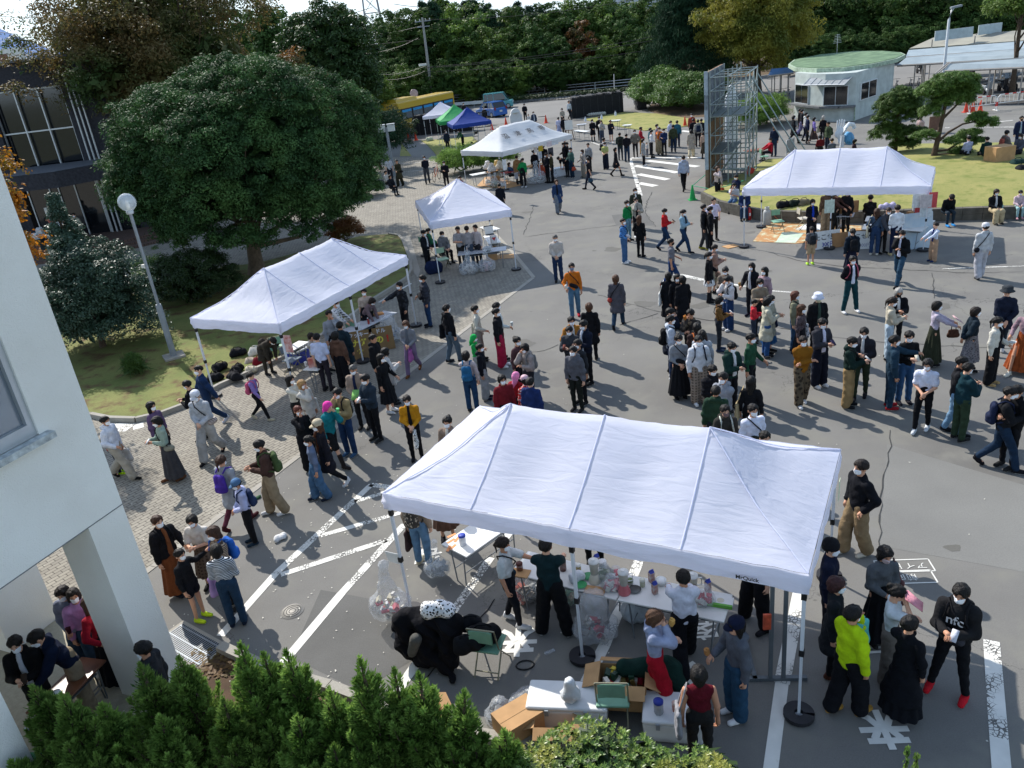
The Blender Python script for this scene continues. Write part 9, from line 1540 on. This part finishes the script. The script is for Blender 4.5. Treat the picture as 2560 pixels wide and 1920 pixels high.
12 1296,88 156 0 belly st t=shirt:b07a18 b=slim:131418 h=short:d s=17171c i=141418 x=tt:d0d0cc/l141414 | woman in a mustard jumper and black scarf | black and white dotted handbag of the woman in mustard
12 1645,278 158 -20 hang st t=jacket:7c6c60 b=slim:222 h=bun:k i=c8c0b4 | girl in a beige jacket behind the left corner of the big canopy
12 25,475 168 -70 phone step t=jacket:44302a b=wide:8c7c64 h=short:k s=d0d0d0 i=17181c x=bp:405030 | man in a brown jacket and beige trousers, arms up | green rucksack on the man in the brown jacket
F12 1460,1560 162 160 hang st t=jacket:8c7c6c b=jean:5c7c98 h=bob:k s=b0a890 x=bp:3c3834/l9c9080 x=tt:3c2c2c | person in light jeans under the left end of the big canopy | patterned rucksack above the light jeans | dark brown handbag beside the light jeans
F12 1665,1345 156 0 phone st t=shirt:b0a8a0 b=midi:5c4438 h=bob:k s=15151a | person in a brown skirt behind the taped table
12 2125,1325 158 70 reach2 step t=tee:b8bcbc b=slim:15161c h=pony:d s=c8c8c8 x=xb:17303c | girl in a white tee with red letters and long ponytail at the long table | dark sling bag of the ponytailed girl at the long table
F23 375,505 172 165 both wide t=tee:12282c b=wide:101114 h=short:k s=c8c8c8 | cook in a dark green tee and wide black trousers at the long table
F22 720,1560 165 -10 hang st t=shirt:121316 b=slim:121316 h=short:k | person in black behind the long table, head under the canopy
B 1690,100 166 175 both walk t=shirt:c4c8d4 b=wide:101116 h=short:k s=1c1c20 | boy in a white shirt with crossed black apron straps
23 1215,288 158 75 eat step t=hoodie:8c94ac b=wide:9c1424 h=med:4c3424 s=222 m=0 x=food:b89050 | woman in a lavender grey hoodie and red trousers eating | fried snack in paper held by the woman in the grey hoodie
23 1940,360 158 -75 hold1 st t=hoodie:50545c b=wide:26445c h=long:k hat=cap:10162c s=c8c8c8 x=food:a87848 m=0 | girl in a navy cap and charcoal sweatshirt with a skewer | brown snack on a stick raised by the girl in the navy cap
23 1612,785 156 172 hang st t=vest:54101c b=slim:222 h=bob:k x=ts:8c8c90 | short haired person in a dark red knitted vest | large grey tote on the person in the dark red vest
F23 2100,420 170 -60 hang wide t=shirt:101114 b=wide:101114 h=short:k s=1c1c20 | person in wide black trousers at the right end of the long table
32 812,650 174 -80 pocket step t=jacket:121319 b=wide:7c6a50 h=short:d s=b8b0a0 | tall man in a black fleece and beige cargo trousers
32 1010,1392 160 5 belly st t=shirt:54585c b=long:101116 h=med:k x=ts:6c4a48 m=b8a4a4 | woman in a charcoal blouse and long black skirt, belly folded hands | maroon shoulder bag of the woman in charcoal
32 545,1350 164 60 hang st t=jacket:161c30 b=slim:1c1c24 h=short:k hat=beanie:15161a | person in a black knit cap and navy jacket with a red collar
33 595,8 160 60 hang st t=coat:1c2024 b=slim:131418 h=bob:3c2424 s=4c2c22 | brown haired woman in a long charcoal coat at the canopy corner
33 735,256 170 110 eat2 step t=jacket:a8c814 b=wide:101116 h=short:k s=a8803c x=tt:58b0b0 | man in a lime green jacket with a grey hood | turquoise bottle bag beside the lime green jacket
33 1100,72 156 60 eat st t=tee:c0ccd0 b=wide:6c6660 h=bun:k s=c8c8c8 m=0 x=paper:d08c98 | woman in white with a purple scarf eating from pink paper | pink paper wrapper held to the mouth
33 1230,350 156 120 eat2 st t=dress:0e1016 b=long:0e1016 h=bun:k s=222 m=0 | woman in a long black hooded dress with a pale print on the back
33 1685,56 172 -45 phone wide t=jacket:1c1c1e pr=f:nfc:c8c8c8 b=slim:111216 h=short:k s=b01824 x=ph:c0c0c8 x=bp:17171a x=xf:34343a | man in a black top with big white letters and red shoes | phone held by the man with the red shoes | furry black rucksack of the man with the red shoes | grey crossbody pouch of the man with the red shoes
31 385,57 156 0 belly st t=shirt:17181e b=wide:17181c h=bob:k i=1c3ca8 | girl in a bright blue apron under the right canopy
31 520,-40 172 170 hang st t=jacket:5c4a3c b=wide:9c8a70 h=short:k s=222 | person in a brown jacket and beige trousers, head behind the canopy edge
31 595,-20 166 30 both st t=shirt:44302c b=slim:222 h=bob:d | person behind the brown carton panel under the right canopy
31 690,-30 168 -60 hold1 st t=jacket:15161a b=slim:222 h=short:k | person in black beside the brown carton panel
31 890,20 168 160 lap sit t=shirt:15161a b=slim:15161a h=short:k z=.1 | person in black with a white print sitting on the mound edge
31 945,138 158 150 hold2 st t=shirt:3c4c60 b=jean:263a58 h=long:b s=b8b4a8 x=xb:17171a x=ts:b0a890 | customer in a denim shirt and jeans at the right counter | black sling bag of the customer in denim | cream tote beside the customer in denim
31 1052,132 164 10 both st t=jacket:3c3e44 b=slim:222 h=buzz:d lean=20 | grey jacketed person behind the right counter
31 1125,106 170 172 belly st t=shirt:c8ccd0 b=slim:17203a h=short:k s=a89870 | boy in an untucked white shirt at the right counter
31 380,295 130 178 hang st t=tee:606468 b=shorts:a08c70 h=short:k s=a8d840 x=bp:24262a | boy in beige shorts and neon shoes before the right canopy | grey and black sling pack on the boy in beige shorts
31 735,312 152 178 hang st t=jacket:15202c b=midi:15182a h=pony:k s=111 x=bp:17181c | schoolgirl in a navy blazer before the right canopy | dark strap bag of the schoolgirl in the navy blazer
31 735,550 162 0 back wide t=jacket:16161e b=jean:12383e h=bun:k i=c8ccdc s=d0d0d0 x=bp:b05868 | woman in teal trousers standing astride with hands behind her | pink rucksack of the woman in teal trousers
31 1165,323 168 -50 eat walk2 t=jacket:101216 b=jean:2a4458 h=short:k i=c8c8dc s=15171c x=tray:c8b8a8 | boy in a black cardigan and white tee walking and eating | snack in white paper held by the walking boy
31 1455,262 126 -80 both st t=shirt:c4ccdc b=wide:a0846c h=bun:d s=1c2c54 i=1c2c60 m=0 | little girl in a navy pinafore at the right canopy leg
31 1885,265 166 175 hang step t=jacket:b0b2b4 b=wide:a4a4aa h=short:k hat=cap:c8c8cc s=15151a x=xb:17181e | man in a white cap and pale work clothes at the right, walking away | black shoulder bag of the man in pale work clothes at the right
31 1595,10 168 -5 lap sit t=shirt:101216 b=slim:24303a h=short:k s=2c7cb8 lean=28 hp=30 m=0 | man in black slumped on the mound wall with blue soled shoes
31 1975,-30 158 -5 lap sit t=jacket:121316 b=wide:a89878 h=bob:d i=b8b8b8 x=ts:8cb0b0 | woman in a black coat and beige trousers sitting on the wall | pale green bag in the lap of the seated woman
31 2185,-20 128 -20 lap sit t=jacket:c0a8ac b=slim:8cacac h=pony:k s=b88c94 z=.05 | little girl in pale pink sitting on the wall at the right edge
31 1130,822 160 -10 phone st t=jacket:121318 b=slim:17181c h=bob:9a9690 i=c0c0bc m=121212 | silver haired woman with a black mask
31 1070,905 158 70 phone st t=jacket:b0a896 b=jean:a4b4c0 h=pony:d x=ph:24242a | woman in a cream boucle jacket with a ponytail | phone of the woman in the cream boucle jacket
31 1465,940 158 75 both st t=shirt:a49cac b=long:2c3024 h=bob:k s=24242a x=paper:b89ca0 x=hb:4c3428 | woman in a pale lilac jumper reading a leaflet | pink leaflet read by the woman in lilac | brown handbag of the woman in lilac
31 1800,990 156 75 back st t=jacket:16242e b=midi:78767a/l4a484c h=bob:d s=B17181c | woman in a dark denim jacket and dotted grey skirt
31 2075,813 168 160 back step t=long:1a2030 b=slim:24303a h=buzz:k hat=floppy:303438 s=c8c8c8 x=hb:5c4440 | man in a floppy dark hat and long navy smock | brown case held behind by the man in the navy smock
31 1990,1075 158 40 hold2 st t=jacket:c0bcb0 b=wide:101114 h=pony:k s=a08458 i=15151a x=tray:c8c8c4 | woman in a cream fleece over a long black dress with a paper plate | white paper plate of the woman in the cream fleece
31 2260,990 156 -60 hold1 walk t=shirt:8c747c b=long:84401e h=bob:d s=c0bcb0 | woman in a rust corduroy skirt at the right edge
31 235,853 158 60 hang st t=jacket:747460 b=jean:2c4664 h=med:5a3428 s=1c2430 x=xf:24202c | reddish haired woman in an olive cardigan | dark bag strap across the olive cardigan
31 15,885 156 50 phone st t=coat:98988a b=midi:24507c h=bob:k x=ts:18203a | girl in a pale khaki coat with a navy bag | navy bag of the girl in the pale khaki coat
31 290,968 156 50 hang st t=shirt:54484a/l2c2428 b=midi:17171c h=long:a x=ts:c0c0c4/l1c1c1c | long brown haired woman in a floral blouse | black and white patterned bag of the woman in the floral blouse
31 435,870 164 0 hang st t=jacket:131418 b=slim:15161a h=short:k hat=bucket:c8ccdc i=34443c m=c0b898 | person in a white bucket hat and black cardigan
31 465,1083 168 15 phone st t=hoodie:34343a b=wide:121624 h=short:k s=d0d0d0 i=c8c8dc x=ph:3c3450 | boy in a charcoal hoodie with a white hood, looking down | phone of the boy in the charcoal hoodie
31 305,1240 162 0 cross step t=jacket:7c5014 b=wide:5c5040/c342c24 h=short:d s=d0d0d0 | person in a mustard fleece with folded arms and camouflage trousers
31 720,1245 164 55 phone st t=hoodie:122420 b=wide:8c7450 h=short:k s=17181c x=xb:1c2434 x=ph:c0c0c0 | boy in a bottle green hoodie and tan trousers | small navy pouch of the boy in the bottle green hoodie | phone of the boy in the bottle green hoodie
31 835,1160 168 -30 phone step t=jacket:26262c b=slim:2a3426 h=short:k i=b8b8b8 s=1c1c20 | boy in a dark jacket with a pale fleece hood and olive trousers
31 1095,1233 168 75 reach2 st t=jacket:1e3444 b=jean:1e3446 h=short:k s=8c1c24 | boy in a dark denim jacket reaching out, right crowd
31 1222,1190 168 -5 phone st t=shirt:101114 b=jean:2c4a6c h=short:k s=1c1c24 x=ph:c0b8a8 | boy in a black jumper and blue jeans beside the denim jacket | phone of the boy in the black jumper
31 1388,1433 158 -40 belly step t=tee:c8ccdc b=slim:0f1014 h=bob:k s=c8ccd0 | person in an oversized white tee and black trousers
31 1668,1413 168 60 phone step t=jacket:17181c b=jean:6c8ca8 h=short:k s=17181c i=c4c4c4 | boy in a black jacket and very pale jeans
31 1725,1470 165 100 phone st t=jacket:123038 b=jean:2c3c2c h=short:k s=222 x=ph:2c1c1c | boy in a dark teal jacket behind the pale jeans | phone of the boy in the dark teal jacket
32 2085,15 166 60 phone walk t=jacket:131418 b=jean:16283c h=short:k s=15151a x=bp:182038 x=ph:b0b0b8 | boy in a black coat looking at his phone at the right edge | navy rucksack on the boy at the right edge | phone of the boy at the right edge
32 2170,0 166 -70 phone st t=jacket:101114 b=slim:131418 h=short:k | boy in black facing him at the right edge
H 180,355 164 85 hold2 walk t=coat:15171c b=slim:111216 h=bob:k s=111 | person in a black coat walking before the guard hut
H 295,225 168 60 hang st t=jacket:201c1e b=slim:1c1a22 h=short:k i=b0a8a0 | person in dark brown farthest back at the hut counter
H 335,240 168 80 hang walk t=jacket:1a1a20 b=wide:6c6888 h=short:k | person in black with mauve trousers beside the hut counter
H 405,300 168 80 hold2 step t=hoodie:bcbcb8 b=slim:171c30 h=short:k s=111 | person in a white jacket walking before the hut
H 440,350 164 80 hang st t=jacket:17203c b=slim:222 h=short:k | navy clad person hidden behind the white jacket
H 560,388 154 80 hold2 walk t=shirt:7c6cac b=midi:3c302c h=bob:k s=b8a490 | girl in a lavender jumper and brown skirt walking
H 730,355 160 130 hang st t=shirt:17161c b=slim:222 h=bob:9a948c x=ts:b0a88c | grey haired person in black with a cream tote before the hut | cream tote with a dark print near the hut
H 820,468 168 -80 hang st t=jacket:44503a b=slim:1c2434 h=short:k m=0 x=bp:28382c | man in an olive jacket with a big green pack | big dark green pack on the man in olive
H 680,705 162 175 lap sit t=shirt:6c1c22/p2c1014 b=slim:222 h=bob:k | person in a red check shirt sitting on the mound kerb
H 890,775 160 178 lap sit t=shirt:545a68 b=slim:222 h=bun:d | person in slate grey sitting beside the red check shirt
H 1300,790 160 60 lap squat t=jacket:34242a b=slim:222 h=bob:k | crouching person in maroon behind the white ring
30 55,1083 168 -40 hang st t=shirt:1a2438 b=jean:1e3044 h=short:k m=15151a | man in a navy shirt and black mask standing beside the scaffold shores
30 22,1188 162 -90 both sit t=jacket:a01c2c b=slim:1c1c24 h=short:k | person in red sitting at the brown table by the scaffold
30 1325,993 158 -60 hang st t=shirt:b8a09c b=slim:222 h=short:k | person in pale pink seen between the two pines
30 2062,1125 164 100 lap sit t=hoodie:6c6460 b=slim:222 h=short:k hat=cap:24262a x=bp:a05448 z=.3 | person in a dark cap and taupe hoodie sitting on the mound at right | red brown pack beside the person in the dark cap
30 1900,1178 162 178 lap sit t=jacket:15302e b=slim:222 h=short:k z=.3 | person in dark green sitting on the mound behind the side branch
30 1740,1172 160 178 lap sit t=shirt:a4a8bc b=slim:222 h=short:k z=.3 | person in pale lavender sitting behind the pine branches
30 2190,1150 160 -60 lap sit t=jacket:4c4e58 b=slim:222 h=bob:d z=.3 | brown haired person in grey sitting at the right edge of the mound
30 2195,998 170 -20 hang st t=jacket:1a2240 b=slim:1a2240 h=short:k i=8c9cb0 m=15151a | man in a navy suit and black mask at the right edge
''')
